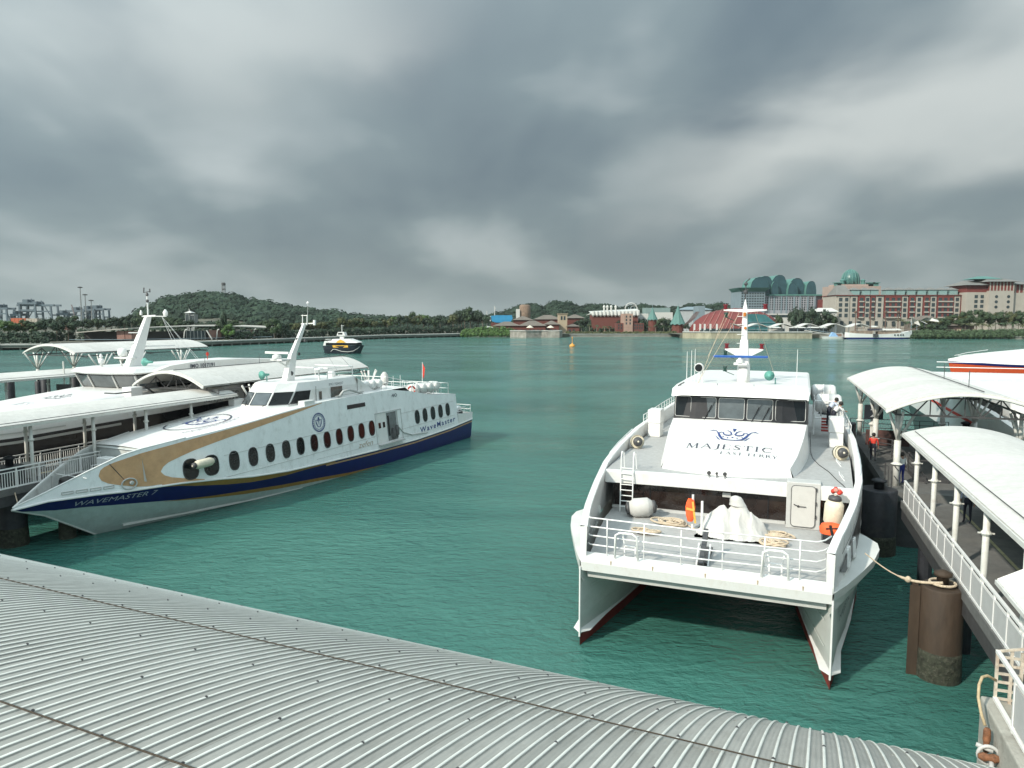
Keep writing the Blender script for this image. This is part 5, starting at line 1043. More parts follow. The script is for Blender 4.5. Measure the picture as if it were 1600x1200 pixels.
fender('dark fender hanging on the side of the ferry beyond the left pier, above its lettering',J.w(5.9,28.5)+Vector((0,0,6.35)),1.2,.42,Matrix.Identity(3),dark=blackp)
# far pier behind that ferry
walkway('distant covered walkway with pale curved roof at the far left edge',-62,-65,20,50,[24,30,36,42,48],-1,(-61,-66),True,ze=6.9)
big_canopy('distant pale pier canopy on branching posts above the leaning-mast ferry',-62.5,-69.5,49,66,8.9,.8,True,3,(51,55,61))
pontoon('distant dark pontoon under the far left canopy',-62,-70,50,69,3)
for i,(px_,top_,w_) in enumerate(((12,588,13),(57,591,10),(68,583,13),(115,585,13))):
    D=72; pile(['leftmost dark pile standing in the water at the left edge','short dark pile just left of the tall pile beyond the far walkway','tall dark pile beyond the far walkway roof','dark pile nearest the left end of the leaning-mast ferry wheelhouse'][i],*((lambda X:(X*.938-.347*D,X*.347+.938*D))(PX(px_,D))),w_*D/1110/2,PZ(top_,D)-.3,pilem,grp=None)
sg=T('pier_sign','small dark board on a thin pole under the distant left canopy','sign',P_.w(-61.5,47)+Vector((0,0,3.0)),0)
b=MB(); b.tube([(0,0,0),(0,0,5.2)],.08,6); b.obj('pole',steel,sg); b=MB(); b.box(-.65,.65,-.2,-.1,2.2,3.1); b.obj('board',dsteel,sg)
b=MB(); b.box(-.6,.6,-.4,.4,0,.5); b.box(-.3,.9,-.2,.5,.5,.8); o=b.obj('deck_gear',tarp,None,bevel=.1); o.location=P_.w(-38.8,27)+Vector((0,0,3.3)); tag(o,'pale bundle lying on the left walkway behind the first post','bundle')
# ================================================================ ferries at the right edge
G=Fr(P_.w(18.6,45)[:2],(.347,.938))
wf=T('catamaran_ferry','white ferry moored right of the canopy, cut by the right edge of the picture','ferry',G.w(0,0),G.rz)
gv=[(0,3.6),(4,4.9),(9,5.4),(14,5.6),(38,5.5)]
b=MB()
for s in (-1,1): b.grid([[(s*interp(gv,u)*k,u,z) for k,z in ((.82,-.4),(.9,1.6),(1,3.4))] for u in (0,4,9,14,24,38)]); 
b.add([(-3.6,0,1.8),(3.6,0,1.8),(3.6,0,3.4),(-3.6,0,3.4)],[(0,1,2,3)]); b.obj('hull',mat('hull_dark',(.03,.035,.04),.3),wf,True)
b=MB()
for s in (-1,1): b.grid([[(s*interp(gv,u),u,3.4),(s*(interp(gv,u)-.05),u,z),(s*(interp(gv,u)-.4),u,z+.03)] for u,z in ((0,4.6),(4,5.3),(9,6.0),(14,6.2),(24,6.4),(38,6.4))])
b.add([(-3.6,0,3.4),(3.6,0,3.4),(3.5,0,4.6),(-3.5,0,4.6)],[(0,1,2,3)]); b.obj('bulwark',white,wf)
b=MB()
for s in (-1,1): b.grid([[(s*(interp(gv,u)+.02),u,z),(s*(interp(gv,u)+.02),u,z+.22)] for u,z in ((0,3.9),(6,4.3),(14,4.8),(38,5.0))])
b.obj('red_stripe',redf,wf)
b=MB(); b.grid([[(-interp(gv,u)+.3,u,z),(interp(gv,u)-.3,u,z)] for u,z in ((0,3.6),(7,3.6),(7.01,5.3),(38,5.3))]); b.obj('deck',deckg,wf)
b=MB(); b.grid([[(-w-.2,u,5.2),(-w,u,z-.1),(0,u,z+.1),(w,u,z-.1),(w+.2,u,5.2)] for u,w,z in ((7.6,2.9,5.5),(11,3.4,6.1),(15,3.8,6.9))]); b.box(-4.6,4.6,7.4,34,5.3,7.0); b.obj('coachroof',white,wf,bevel=.15)
b=MB(); b.box(-4.64,4.64,9,32,5.7,6.4); b.obj('window_band',glass,wf)
raft('white life raft canister on the roof of the ferry at the right edge',G.w(.6,12.0)+Vector((0,0,7.75)),G.rz+R(20),2.4,.72)
b=MB()
for h in (.5,1.0): b.tube([(-4,33,7.0+h),(4,33,7.0+h)],.035,5)
b.obj('roof_rail',railw,wf)
def red_ferry():
    o=Vector((PX(1482,98),98,0)); fr=Fr(o[:2],(.985,-.17)); t=T('passenger_ferry','red-hulled white ferry pointing left behind the other ferries at the right edge','ferry',fr.w(0,0),fr.rz)
    hv=[(0,.05),(3,1.6),(7,2.9),(12,3.5),(34,3.5)]; hz=[(0,6.4),(6,6.1),(12,6.0),(34,5.8)]
    for nm,m,a,c in (('hull',mat('hull_red',(.50,.07,.02),.35,var=.1),0,-.25),):
        b=MB()
        for s in (-1,1): b.grid([[(s*interp(hv,u)*k,u+dd*(u<8),q) for k,q,dd in ((.5,-.3,2.6),(.75,2,1.2),(.95,interp(hz,u)-.3,.1))] for u in (0,1.5,3,5,7,12,20,34)])
        b.obj(nm,m,t,True)
    b=MB()
    for s in (-1,1): b.grid([[(s*interp(hv,u)*.96,u,interp(hz,u)-.3),(s*interp(hv,u),u,interp(hz,u))] for u in (0,1.5,3,5,7,12,20,34)])
    b.obj('navy_stripe',navy,t)
    b=MB(); zt2=[(0,6.5),(2,7.0),(6,7.5),(10,7.9),(18,8.7),(34,8.9)]
    b.grid([[(-interp(hv,u),u,interp(hz,u)),(-interp(hv,u)*.9,u,interp(zt2,u)),(0,u,interp(zt2,u)+.15),(interp(hv,u)*.9,u,interp(zt2,u)),(interp(hv,u),u,interp(hz,u))] for u in (0,2,6,10,14,18,26,34)]); b.obj('superstructure',white,t)
    for u0 in (10.5,13,15.5):
        for s in (-1,1): b=MB(); b.add([(s*3.56,u0,6.1),(s*3.56,u0+2.2,6.1),(s*3.4,u0+2.2,7.3),(s*3.4,u0,7.3)],[(0,1,2,3)]); b.obj('side_window',glass,t)
    b=MB(); b.tube([(s_*interp(hv,u)*.92,u,interp(zt2,u)+.35) for s_,u in ((1,1),(1,3),(1,6))],.03,4); b.tube([(-interp(hv,u)*.92,u,interp(zt2,u)+.35) for u in (1,3,6)],.03,4); b.obj('bow_rail',railw,t)
    return t
red_ferry()
t=T('gangway','white railed gangway just behind the ridge of the right-hand canopy','gangway',P_.w(13,66)+Vector((0,0,0)),P_.rz-R(65))
b=MB(); b.box(-.9,.9,-1,24,6.1,6.3); b.obj('walk_deck',mat('gang_deck',(.3,.25,.2),.8),t)
b=MB()
for s in (-.9,.9):
    for h in (.5,1.05): b.tube([(s,-1,6.3+h),(s,24,6.3+h)],.045,5)
    for i in range(17): b.tube([(s,-1+i*1.56,6.3),(s,-1+i*1.56,7.35)],.04,5)
b.obj('railing',railw,t)
b=MB()
for y in (1,12,23): b.tube([(0,y,-2),(0,y,6.1)],.25,8)
b.obj('support',dsteel,t)
# ================================================================ far shore
landm=mat('land_ground',(.10,.10,.075),.95,var=.4,scale=.05)
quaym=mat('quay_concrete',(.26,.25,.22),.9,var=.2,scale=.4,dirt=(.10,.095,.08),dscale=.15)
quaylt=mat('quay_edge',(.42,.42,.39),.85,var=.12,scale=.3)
SH=[(-420,240),(-200,283-2),(-160,296),(-137.6,325),(-109,392),(-82.7,459),(-34.6,512),(-20,500),(30,500),(60,505),(115,500),(120,478),(205,474),(300,462),(420,455),(700,430)]
def wl(px,D): return Vector((PX(px,D),D,0))
SHP=[wl(-250,235),wl(0,283),wl(200,296),wl(330,325),wl(490,392),wl(600,459),wl(725,512),wl(790,506),wl(880,492),wl(900,512),wl(1060,516),wl(1066,470),wl(1150,462),wl(1265,462),wl(1310,470),wl(1430,462),wl(1600,448),wl(2200,400)]
b=MB(); n=len(SHP)
back=[Vector((p.x*6,2600,0)) for p in SHP]
b.grid([[p+Vector((0,6,2.35)) for p in SHP],[p+Vector((0,60,2.6)) for p in SHP],[p*1.6+Vector((0,0,3)) for p in SHP],[q+Vector((0,0,3)) for q in back]]); b.grid([[p+Vector((0,6,2.35)) for p in SHP],[p+Vector((0,6.1,-4)) for p in SHP]]); kind(b.obj('shore_ground',landm),'structure')
# quay walls
def wall_line(name,lab,cat,P,z0,z1,th,m,cap=None,seg=None,grp=None):
    t=T(name,lab,cat,(0,0,0),0,grp); b=MB()
    for a,c in zip(P,P[1:]):
        d=(c-a).normalized(); nn=Vector((-d.y,d.x,0))*th
        b.add([a+Vector((0,0,z0)),c+Vector((0,0,z0)),c+nn+Vector((0,0,z0)),a+nn+Vector((0,0,z0)),a+Vector((0,0,z1)),c+Vector((0,0,z1)),c+nn+Vector((0,0,z1)),a+nn+Vector((0,0,z1))],[(0,3,2,1),(4,5,6,7),(0,1,5,4),(1,2,6,5),(2,3,7,6),(3,0,4,7)])
    b.obj('wall',m,t); 
    if cap:
        b=MB()
        for a,c in zip(P,P[1:]):
            d=(c-a).normalized(); nn=Vector((-d.y,d.x,0)); o=-nn*.5
            b.add([a+o+Vector((0,0,z1+.01)),c+o+Vector((0,0,z1+.01)),c+nn*th+Vector((0,0,z1+.01)),a+nn*th+Vector((0,0,z1+.01)),a+o+Vector((0,0,z1+cap)),c+o+Vector((0,0,z1+cap)),c+nn*th+Vector((0,0,z1+cap)),a+nn*th+Vector((0,0,z1+cap))],[(0,3,2,1),(4,5,6,7),(0,1,5,4),(1,2,6,5),(2,3,7,6),(3,0,4,7)])
        b.obj('coping',quaylt,t)
    return t
up=lambda P,z=0:[p+Vector((0,0,z)) for p in P]
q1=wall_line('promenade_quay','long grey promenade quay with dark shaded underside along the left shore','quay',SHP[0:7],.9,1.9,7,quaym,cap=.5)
b=MB(); b.box(-.35,.35,-.3,.3,-1,.9); QP=b.mesh('quay_pile',quaym)
for a,c in zip(SHP[0:6],SHP[1:7]):
    L_=(c-a).length; n=int(L_/6); 
    for i in range(n): inst('quay_pile',QP,q1,a.lerp(c,i/n)+Vector((0,1.0,0)))
b=MB()
for a,c in zip(SHP[0:6],SHP[1:7]):
    L_=(c-a).length; n=int(L_/3.5)
    for i in range(n): p=a.lerp(c,i/n)+Vector((0,.4,0)); b.box(p.x-.10,p.x+.10,p.y-.1,p.y+.1,2.4,3.1)
o=b.obj('bollard_row',quaym,q1); kind(o,'stuff')
wall_line('stone_bastion','low weathered stone bastion wall standing in the water right of the green shrubs','wall',[wl(797,492),wl(822,484),wl(846,488),wl(874,484),wl(877,500)],-1,4.4,8,mat('old_stone',(.27,.255,.225),.9,var=.45,scale=.35,bump=.4,bscale=.8),cap=.5)
wall_line('sea_wall','low stone embankment along the palms left of the beige quay','wall',[wl(880,508),wl(960,512),wl(1062,514)],-1,1.7,6,quaym,cap=.35)
q3=wall_line('quay_wall','beige panelled quay wall in front of the red ribbed dome','quay',[wl(1066,470),wl(1110,461),wl(1200,459),wl(1268,461)],-1,3.9,8,mat('beige_wall',(.36,.33,.24),.85,var=.3,scale=.35,dirt=(.12,.12,.08),dscale=.4,stretch=(1,1,.3)),cap=.6)
wall_line('quay_wall','low dark quay behind the white sailing ship','quay',[wl(1268,472),wl(1340,470),wl(1440,466)],-1,3.0,8,quaym,cap=.3)
wall_line('sea_wall','pale low edge under the hedge at the right shore','wall',[wl(1430,458),wl(1500,455),wl(1700,446),wl(1900,430)],-1,1.2,6,quaym,cap=.35)
# -------------------------------------------------- vegetation
def crown_mesh(seed,rx,rz,nl,leaf,m,tall=0,frond=False):
    rnd=random.Random(seed); b=MB(); L_=[]
    for i in range(nl):
        a=rnd.uniform(0,6.283); h=rnd.uniform(-.8,1); rr=math.sqrt(max(0,1-h*h))*rnd.uniform(.35,1.0)
        L_.append((rx*rr*math.cos(a),rx*rr*math.sin(a),rz*h*rnd.uniform(.6,1),rx*rnd.uniform(.28,.46)))
    for (x,y,z,r) in L_:
        n=leaf
        for k in range(n):
            d=Vector((rnd.gauss(0,1),rnd.gauss(0,1),rnd.gauss(0,1)*.9+.25)).normalized(); p=Vector((x,y,z))+d*r*rnd.uniform(.75,1.08); s=rx*rnd.uniform(.045,.10)
            t1=d.orthogonal().normalized(); t1=(Matrix.Rotation(rnd.uniform(0,6.28),3,d)@t1); t2=d.cross(t1); dd=d*rnd.uniform(-.6,.6)
            b.add([p-t1*s-t2*s*.6,p+t1*s-t2*s*.6+dd*s,p+t1*s*.8+t2*s*.7,p-t1*s*.7+t2*s*.8-dd*s],[(0,1,2,3)])
        # inner shade mass
        b.lathe((x,y,z),[(r*.1,-r*.62),(r*.5,-r*.4),(r*.66,0),(r*.45,r*.45),(r*.1,r*.62)],6)
    return b.mesh('crown',m)
CR=[crown_mesh(i,1.0,.72,15,46,lf[i%4]) for i in range(4)]+[crown_mesh(10+i,1.0,.8,13,46,lf[i%3]) for i in range(3)]
def palm_mesh(seed,m):
    rnd=random.Random(seed); b=MB()
    for i in range(18):
        a=i*2.4; el=rnd.uniform(-.2,1.1); P=[]
        for k in range(6):
            t=k/5; r=t*1.0; P.append(Vector((r*math.cos(a),r*math.sin(a),math.sin(el)*r*.9-.75*t*t)))
        w=.12; nn=Vector((-math.sin(a),math.cos(a),0))
        b.grid([[p-nn*w*(1-abs(2*k/5-.9)*.7)-Vector((0,0,.06)),p,p+nn*w*(1-abs(2*k/5-.9)*.7)-Vector((0,0,.06))] for k,p in enumerate(P)])
    return b.mesh('crown',m)
PAL=[palm_mesh(1,lf[1]),palm_mesh(2,lf[2])]
bt=MB(); bt.tube([(0,0,0),(.03,0,.5),(0,.02,1)],[.06,.04,.02],6); bt.tube([(.02,0,.55),(.25,.1,.9)],[.03,.012],5); bt.tube([(.02,0,.6),(-.2,.12,.95)],[.03,.012],5); TRK=bt.mesh('trunk',bark)
bt=MB(); bt.tube([(0,0,0),(.02,0,.5),(0,0,1)],[.03,.024,.02],6); PTRK=bt.mesh('trunk',mat('palm_bark',(.24,.21,.17),.9,var=.2))
def tree(px,D,topy,wpx,var=None,lab='',grp='',base=2.4,trunkf=.45,palm=False):
    H=PZ(topy,D)-base; w=wpx*D/1110/2
    t=T('palm_tree' if palm else 'tree',lab,'palm tree' if palm else 'tree',(PX(px,D),D,base),random.uniform(0,6.28),grp)
    if palm:
        inst('trunk',PTRK,t,(0,0,0),0,(8,8,H*.8)); inst('crown',random.choice(PAL),t,(0,0,H*.82),0,(w,w,H*.28)); return t
    ch=H*(1-trunkf)/2*1.18; me=CR[var if var is not None else random.randrange(7)]
    inst('trunk',TRK,t,(0,0,0),0,(w*.9,w*.9,H*.7)); inst('crown',me,t,(0,0,H-ch*.72),0,(w,w,ch/.72*.8)); return t
rnd=random.Random(5)
def shoreD(px):
    T_=[(-40,270),(0,283),(200,296),(330,325),(490,392),(600,459),(725,512)]; return interp(T_,px)
# tree line behind the left promenade, right half (trunks visible)
top1=[(430,505),(450,508),(480,506),(520,500),(545,499),(570,501),(590,498),(605,497),(625,494),(640,492),(660,493),(680,497),(700,496),(715,488),(730,485),(745,488),(760,495)]
x=428
while x<762:
    D=shoreD(x)+18+rnd.uniform(0,22); ty=interp(top1,x)+rnd.uniform(-1.5,2.5)
    tree(x,D,ty,rnd.uniform(17,26),None,'leafy tree in the row behind the left promenade, right of the arched pavilion','trees behind the promenade'); x+=rnd.uniform(7.5,11)
for x in (735,722,748): tree(x,545,interp(top1,x),26,0,'tall dark tree at the right end of the promenade row','tall trees at the end of the promenade')
# trees at far left
for x,ty,w,v in ((8,503,30,3),(24,506,26,3),(42,502,26,1),(56,508,24,1),(-14,505,30,3),(72,500,28,0),(90,503,26,0),(108,501,26,0)):
    tree(x,315+rnd.uniform(0,12),ty,w,v,'bright green tree on the bank at the far left' if v==3 else 'dark green tree on the bank below the harbour cranes','trees on the far left bank')
x=95
while x<430:
    ty=interp([(95,497),(150,499),(190,497),(230,494),(260,500),(330,505),(430,503)],x)+rnd.uniform(-2,2.5); tree(x,400+rnd.uniform(0,40),ty,rnd.uniform(18,28),rnd.choice((0,0,1,4,5)),'dark tree behind the long low pavilion roof','trees behind the pavilion'); x+=rnd.uniform(9,13)
tree(352,348,492,11,0,'narrow conical dark tree rising through the pavilion roof','',trunkf=.1); tree(358,346,509,22,3,'round bright green tree in front of the pavilion','',trunkf=.2); tree(345,350,504,20,1,'dark green tree left of the narrow conical one','',trunkf=.2)
tree(430,372,501,24,1,'green tree just right of the pavilion','',trunkf=.2); tree(442,376,508,22,0,'darker low tree right of the pavilion','',trunkf=.2)
# middle ridge (far wood), hill
import numpy as np
def wood(name,prof,D0,D1,seed,m,step,rr,kindn='stuff',zlow=3):
    """canopy of a distant wood: many leafy lumps on rising ground"""
    rnd=random.Random(seed); base=MB(); base.lathe((0,0,0),[(.15,-.8),(.75,-.45),(1,0),(.8,.5),(.3,.85)],7)
    bv=np.array(base.v); bf=base.f; V=[];F=[];n0=0
    x=prof[0][0]
    while x<prof[-1][0]:
        for j in range(6):
            t=j/5; D=D0+(D1-D0)*t; ztop=12+(500-interp(prof,x))*D1/1110; r=rr*rnd.uniform(.6,1.35)
            h=zlow+(ztop-zlow)*(t**.8)-r*.7*(j==5)
            X=PX(x+rnd.uniform(-step,step)*.8,D); s=np.array([r*rnd.uniform(.9,1.5),r,r*rnd.uniform(.6,.9)]); 
            V.append(bv*s+np.array([X,D+rnd.uniform(-8,8),h-(0 if j<5 else r*.1)])+np.random.RandomState(rnd.randrange(9999)).uniform(-.12,.12,bv.shape)*r); F+=[tuple(i+n0 for i in f) for f in bf]; n0+=len(bv)
            c=V[-1].mean(0); 
            Q=[]
            for k in range(26):
                d=Vector((rnd.gauss(0,1),-abs(rnd.gauss(0,1)),rnd.gauss(.3,1))).normalized(); p=Vector(c)+Vector((d.x*s[0],d.y*s[1],d.z*s[2]))*1.02; q=r*rnd.uniform(.10,.2); t1=d.orthogonal().normalized(); t1=Matrix.Rotation(rnd.uniform(0,6.28),3,d)@t1; t2=d.cross(t1)
                Q+=[p-t1*q-t2*q,p+t1*q-t2*q+d*q*.6,p+t1*q+t2*q,p-t1*q+t2*q+d*q*.5]; F.append((n0,n0+1,n0+2,n0+3)); n0+=4
            V.append(np.array([tuple(p) for p in Q]))
        x+=step
    v=np.vstack(V); me=bpy.data.meshes.new(name); me.from_pydata(v.tolist(),[],F); me.materials.append(m); me.update(); o=bpy.data.objects.new(name,me); COL.objects.link(o); kind(o,kindn); return o
hillp=[(205,506),(216,500),(226,491),(236,484),(246,478),(252,475),(262,470),(278,464),(300,461),(318,459),(340,458),(356,460),(370,463),(385,469),(400,472),(420,476),(440,479),(460,482),(480,486),(500,489),(530,494),(560,499),(620,503)]
hm=mat('hill_wood',(.028,.05,.033),.8,var=.6,scale=.03,spec=.2)
wood('hill_wood',hillp,640,900,11,hm,3.2,8)
b=MB(); b.grid([[(PX(x,D),D,3+(12+(500-y)*900/1110-10-3)*t) for x,y in hillp] for D,t in ((620,0),(720,.5),(820,.85),(900,.98),(1000,.8),(1200,.1))]); kind(b.obj('hill',landm),'structure')
ridge=[(560,503),(640,500),(760,498),(800,486),(812,478),(830,474),(845,482),(860,480),(868,471),(885,474),(905,480),(920,478),(945,475),(960,482),(985,480),(1000,477),(1030,480),(1045,484),(1065,481),(1085,477),(1105,478),(1125,476),(1145,484),(1170,486),(1230,488),(1300,490)]
wood('distant_wood',ridge,640,760,21,mat('ridge_wood',(.026,.044,.030),.8,var=.6,scale=.04,spec=.2),3.0,5.5)
# mangrove and hedges
def shrubs(name,prof,D,seed,m,step=2.6,rr=1.8,base=1.0):
    rnd=random.Random(seed); b=MB(); x=prof[0][0]
    while x<prof[-1][0]:
        ty=interp(prof,x); h=PZ(ty,D); nrow=3
        for j in range(nrow):
            zc=base+(h-base)*(j+.5)/nrow; r=rr*rnd.uniform(.7,1.2)
            X=PX(x+rnd.uniform(-1,1)*step,D); Y=D+j*2+rnd.uniform(-1,1)
            b.lathe((X,Y,zc),[(r*.2,-r*.6),(r*.8,-r*.2),(r*.75,r*.3),(r*.2,r*.6)],6)
            for k in range(22):
                d=Vector((rnd.gauss(0,1),-abs(rnd.gauss(0,1)),rnd.gauss(.4,1))).normalized(); p=Vector((X,Y,zc))+d*r*rnd.uniform(.8,1.15); q=rnd.uniform(.2,.5); t1=d.orthogonal().normalized(); t2=d.cross(t1)
                b.add([p-t1*q-t2*q,p+t1*q-t2*q+d*q,p+t1*q+t2*q,p-t1*q+t2*q],[(0,1,2,3)])
        x+=step
    o=b.obj(name,m,fix=False); kind(o,'stuff'); return o
shrubs('mangrove_shrubs',[(722,518),(740,514),(765,512),(790,513),(800,516)],496,3,lf[3])
shrubs('shoreline_hedge',[(1425,522),(1450,518),(1500,519),(1560,517),(1640,518)],452,4,lf[1])
shrubs('bank_shrubs',[(-60,522),(0,523),(40,524),(70,528)],292,6,lf[0],4,1.6)
shrubs('bank_shrubs',[(885,519),(960,520),(1060,519)],516,8,lf[2],4,1.0,1.8)
def hedge_line(name,P,h,m,seed,step=2.2):
    rnd=random.Random(seed); b=MB()
    for a,c in zip(P,P[1:]):
        n=int((c-a).length/step)
        for i in range(n):
            p0=a.lerp(c,i/n); 
            for j in range(3):
                zc=2.4+h*(j+.3)/3; p=p0+Vector((rnd.uniform(-1,1),rnd.uniform(-1,2),0)); r=rnd.uniform(1,1.7)
                b.lathe((p.x,p.y,zc),[(r*.2,-r*.6),(r*.8,-r*.2),(r*.7,r*.3),(r*.2,r*.6)],6)
                for k in range(10):
                    d=Vector((rnd.gauss(0,1),-abs(rnd.gauss(0,1)),rnd.gauss(.4,1))).normalized(); q0=Vector((p.x,p.y,zc))+d*r; q=rnd.uniform(.15,.45); t1=d.orthogonal().normalized(); t2=d.cross(t1)
                    b.add([q0-t1*q-t2*q,q0+t1*q-t2*q+d*q,q0+t1*q+t2*q,q0-t1*q+t2*q],[(0,1,2,3)])
    o=b.obj(name,m,fix=False); kind(o,'stuff')
hedge_line('promenade_shrubs',[p+Vector((0,22,0)) for p in SHP[3:7]],4.0,lf[0],31)
hedge_line('promenade_shrubs',[wl(-60,300),wl(60,312),wl(120,330)],4.5,lf[0],32)
hedge_line('pavilion_shrubs',[wl(90,345),wl(200,352),wl(340,378),wl(430,400)],5.5,lf[0],33,3)
hedge_line('shore_shrubs',[wl(740,530),wl(880,540),wl(1070,548)],3.5,lf[0],34,3)
# palms and trees on the middle and right shore
for x in (908,921,932,944,952,964,975,985,1002,1014,1024,1036,1046): tree(x,528+rnd.uniform(0,6),507+rnd.uniform(-2,2),8,None,'small palm on the embankment in front of the brown roofs','palms on the embankment',palm=True)
for x,ty,w in ((905,501,16),(918,499,20),(930,501,18),(943,500,18),(957,502,18),(968,502,16),(1002,500,22),(1016,501,20),(1032,499,24),(1044,500,20),(1072,506,12),(1094,509,9),(1128,507,12)): tree(x,545+rnd.uniform(0,10),ty,w,rnd.choice((0,1,4)),'dark round tree behind the embankment palms','trees behind the embankment',trunkf=.2)
for x,ty,w,v in ((1236,489,20,0),(1250,486,28,0),(1266,484,30,4),(1282,489,28,0),(1294,493,22,1),(1214,495,14,1)): tree(x,500+rnd.uniform(0,6),ty,w,v,'broad dark tree between the teal-roofed tower and the dormered hotel','trees between the hotels',trunkf=.12)
for i,x in enumerate(range(1452,1640,9)): tree(x+rnd.uniform(-3,3),475+rnd.uniform(0,8),interp([(1452,500),(1480,496),(1520,490),(1600,489)],x)+rnd.uniform(-2,3),24,rnd.choice((1,2,5,6)),'leafy tree in the belt below the hotel at the right edge','trees below the hotel at the right')
for i,x in enumerate(range(1508,1640,12)): tree(x+rnd.uniform(-3,3),466,502+rnd.uniform(-2,3),18,None,'pale-trunked palm at the right shore','palms at the right shore',palm=True)
for x in (1405,1418,1433,1444): tree(x,478,497+rnd.uniform(-2,2),17,None,'palm in front of the dormered hotel','palms before the hotel',palm=True)
tree(1440,470,505,30,1,'round dark tree left of the right-hand tree belt','',trunkf=.1); tree(1462,468,507,22,0,'dark bushy tree beside the white tent roofs','',trunkf=.1)
# -------------------------------------------------- buildings
stone=mat('hotel_stone',(.37,.345,.30),.85,var=.08,scale=.2); brick=mat('hotel_red',(.165,.038,.033),.8,var=.12,scale=.3); slate=mat('slate_roof',(.17,.17,.16),.8,var=.12,scale=.2); greencu=mat('copper_green',(.085,.21,.185),.6,var=.12,scale=.1); bluegrey=mat('blue_grey_wall',(.20,.26,.29),.7,var=.1,scale=.2)
pinkb=mat('pink_brick',(.30,.17,.14),.85,var=.2,scale=.6); palew=mat('pale_white_wall',(.55,.55,.52),.7,var=.06); brownr=mat('brown_roof',(.15,.13,.11),.85,var=.15,scale=.2); redw=mat('red_brown_wall',(.14,.045,.035),.85,var=.15)
tealg=mat('teal_glass',(.05,.17,.18),.2,var=.3,scale=.2); winm=mat('far_window',(.035,.05,.055),.25,var=.4,scale=.3)
def bldg(name,lab,cat,px,D,yaw=0,base=2.5): return T(name,lab,cat,(PX(px,D),D,base),R(yaw))
def PB(py,D,base=2.5): return PZ(py,D)-base
def wins(t,x0,x1,z0,z1,nx,nz,w,h,y,m=winm,fr=stone):
    b=MB(); b.box(-w/2,w/2,-.12,.0,-h/2,h/2); me=b.mesh('window',m); b=MB()
    b.box(-w/2-.15,w/2+.15,-.3,.0,-h/2-.35,-h/2-.02); ms=b.mesh('sill',fr)
    for i in range(nx):
        for j in range(nz):
            o=inst('window',me,t,(x0+(x1-x0)*(i+.5)/nx,y,z0+(z1-z0)*(j+.5)/nz)); 
def hip(b,x0,x1,y0,y1,z0,z1,ov=1,ins=None):
    ins=ins if ins is not None else min(x1-x0,y1-y0)*.45
    b.add([(x0-ov,y0-ov,z0),(x1+ov,y0-ov,z0),(x1+ov,y1+ov,z0),(x0-ov,y1+ov,z0),(x0+ins,(y0+y1)/2,z1),(x1-ins,(y0+y1)/2,z1)],[(0,1,5,4),(1,2,5),(2,3,4,5),(3,0,4),(0,3,2,1)])
# dormered hotel
D=520; k=D/1110
h=bldg('hotel','long beige and dark red hotel with dormered roof on the right shore','hotel',1303,D,-2)
W_=lambda a:(a-1303)*k
ztop=PB(462,D); zr2=PB(452,D)
b=MB(); b.box(0,W_(1498),0,24,0,ztop); b.obj('wall',stone,h)
xx=1303; alt=0; bays=[]
for a,c,col in ((1305,1323,0),(1325,1335,0),(1336,1346,1),(1347,1354,0),(1355,1362,1),(1363,1375,0),(1376,1402,1),(1403,1412,0),(1413,1423,1),(1424,1434,0),(1435,1445,1),(1446,1455,0),(1456,1481,1),(1482,1491,0),(1492,1498,1)):
    if col: b=MB(); b.box(W_(a),W_(c),-1.2,-.02,PB(497,D),ztop-.3); b.obj('red_bay',brick,h)
    else: b=MB(); b.box(W_(a),W_(c),-.7,-.02,0,ztop-.6); b.obj('pier_bay',stone,h)
    n=max(1,round((c-a)/9)); y=-1.22 if col else -.72
    wins(h,W_(a),W_(c),PB(497,D),PB(464,D),n,4,2.3,2.6,y)
    if col:
        for j in range(4): b=MB(); b.box(W_(a)+.6,W_(c)-.6,-1.9,-1.22,PB(497,D)+(PB(464,D)-PB(497,D))*j/4,PB(497,D)+(PB(464,D)-PB(497,D))*j/4+.9); b.obj('balcony',stone,h)
wins(h,W_(1306),W_(1490),PB(511,D),PB(500,D),14,1,2.4,3.4,-.74)
b=MB(); b.box(-.6,W_(1498)+.5,-1.6,24.5,ztop,ztop+.5); b.obj('cornice',brick,h)
b=MB(); hip(b,W_(1303),W_(1326),-.5,14,ztop+.5,PB(445,D),1,W_(1308)); b.obj('corner_roof',slate,h)
for a in (1333,1349,1362,1386,1402,1418,1434,1450,1466,1482):
    b=MB(); b.box(W_(a-6),W_(a+6),.5,8,ztop+.5,PB(453,D)); o=b.obj('dormer',mat('dormer_glass',(.22,.34,.33),.35,var=.12),h); b=MB(); hip(b,W_(a-6),W_(a+6),.5,8,PB(453,D),PB(449,D),.7,2.4); b.obj('dormer_roof',slate,o)
# tower wing
tw=bldg('hotel_tower','beige hotel tower with overhanging slate roof and red column band at the right edge','tower',1495,D-6,-2)
k2=(D-6)/1110; V_=lambda a:(a-1495)*k2; PD=lambda y:PB(y,D-6)
b=MB(); b.box(V_(1500),V_(1530),-4,18,0,PD(457)); b.box(V_(1530),V_(1567),-7,20,0,PD(455)); b.box(V_(1567),V_(1594),-4,18,0,PD(458)); b.obj('wall',stone,tw)
b=MB(); b.box(V_(1500),V_(1530),-3.8,17.8,PD(457),PD(446)); b.box(V_(1531),V_(1566),-6.8,19.8,PD(455),PD(441)); b.box(V_(1568),V_(1593),-3.8,17.8,PD(458),PD(445)); b.obj('red_band',brick,tw)
for a in list(range(1531,1568,5)): b=MB(); b.box(V_(a)-.35,V_(a)+.35,-7.1,-6.79,PD(455),PD(441)); b.obj('pilaster',stone,tw)
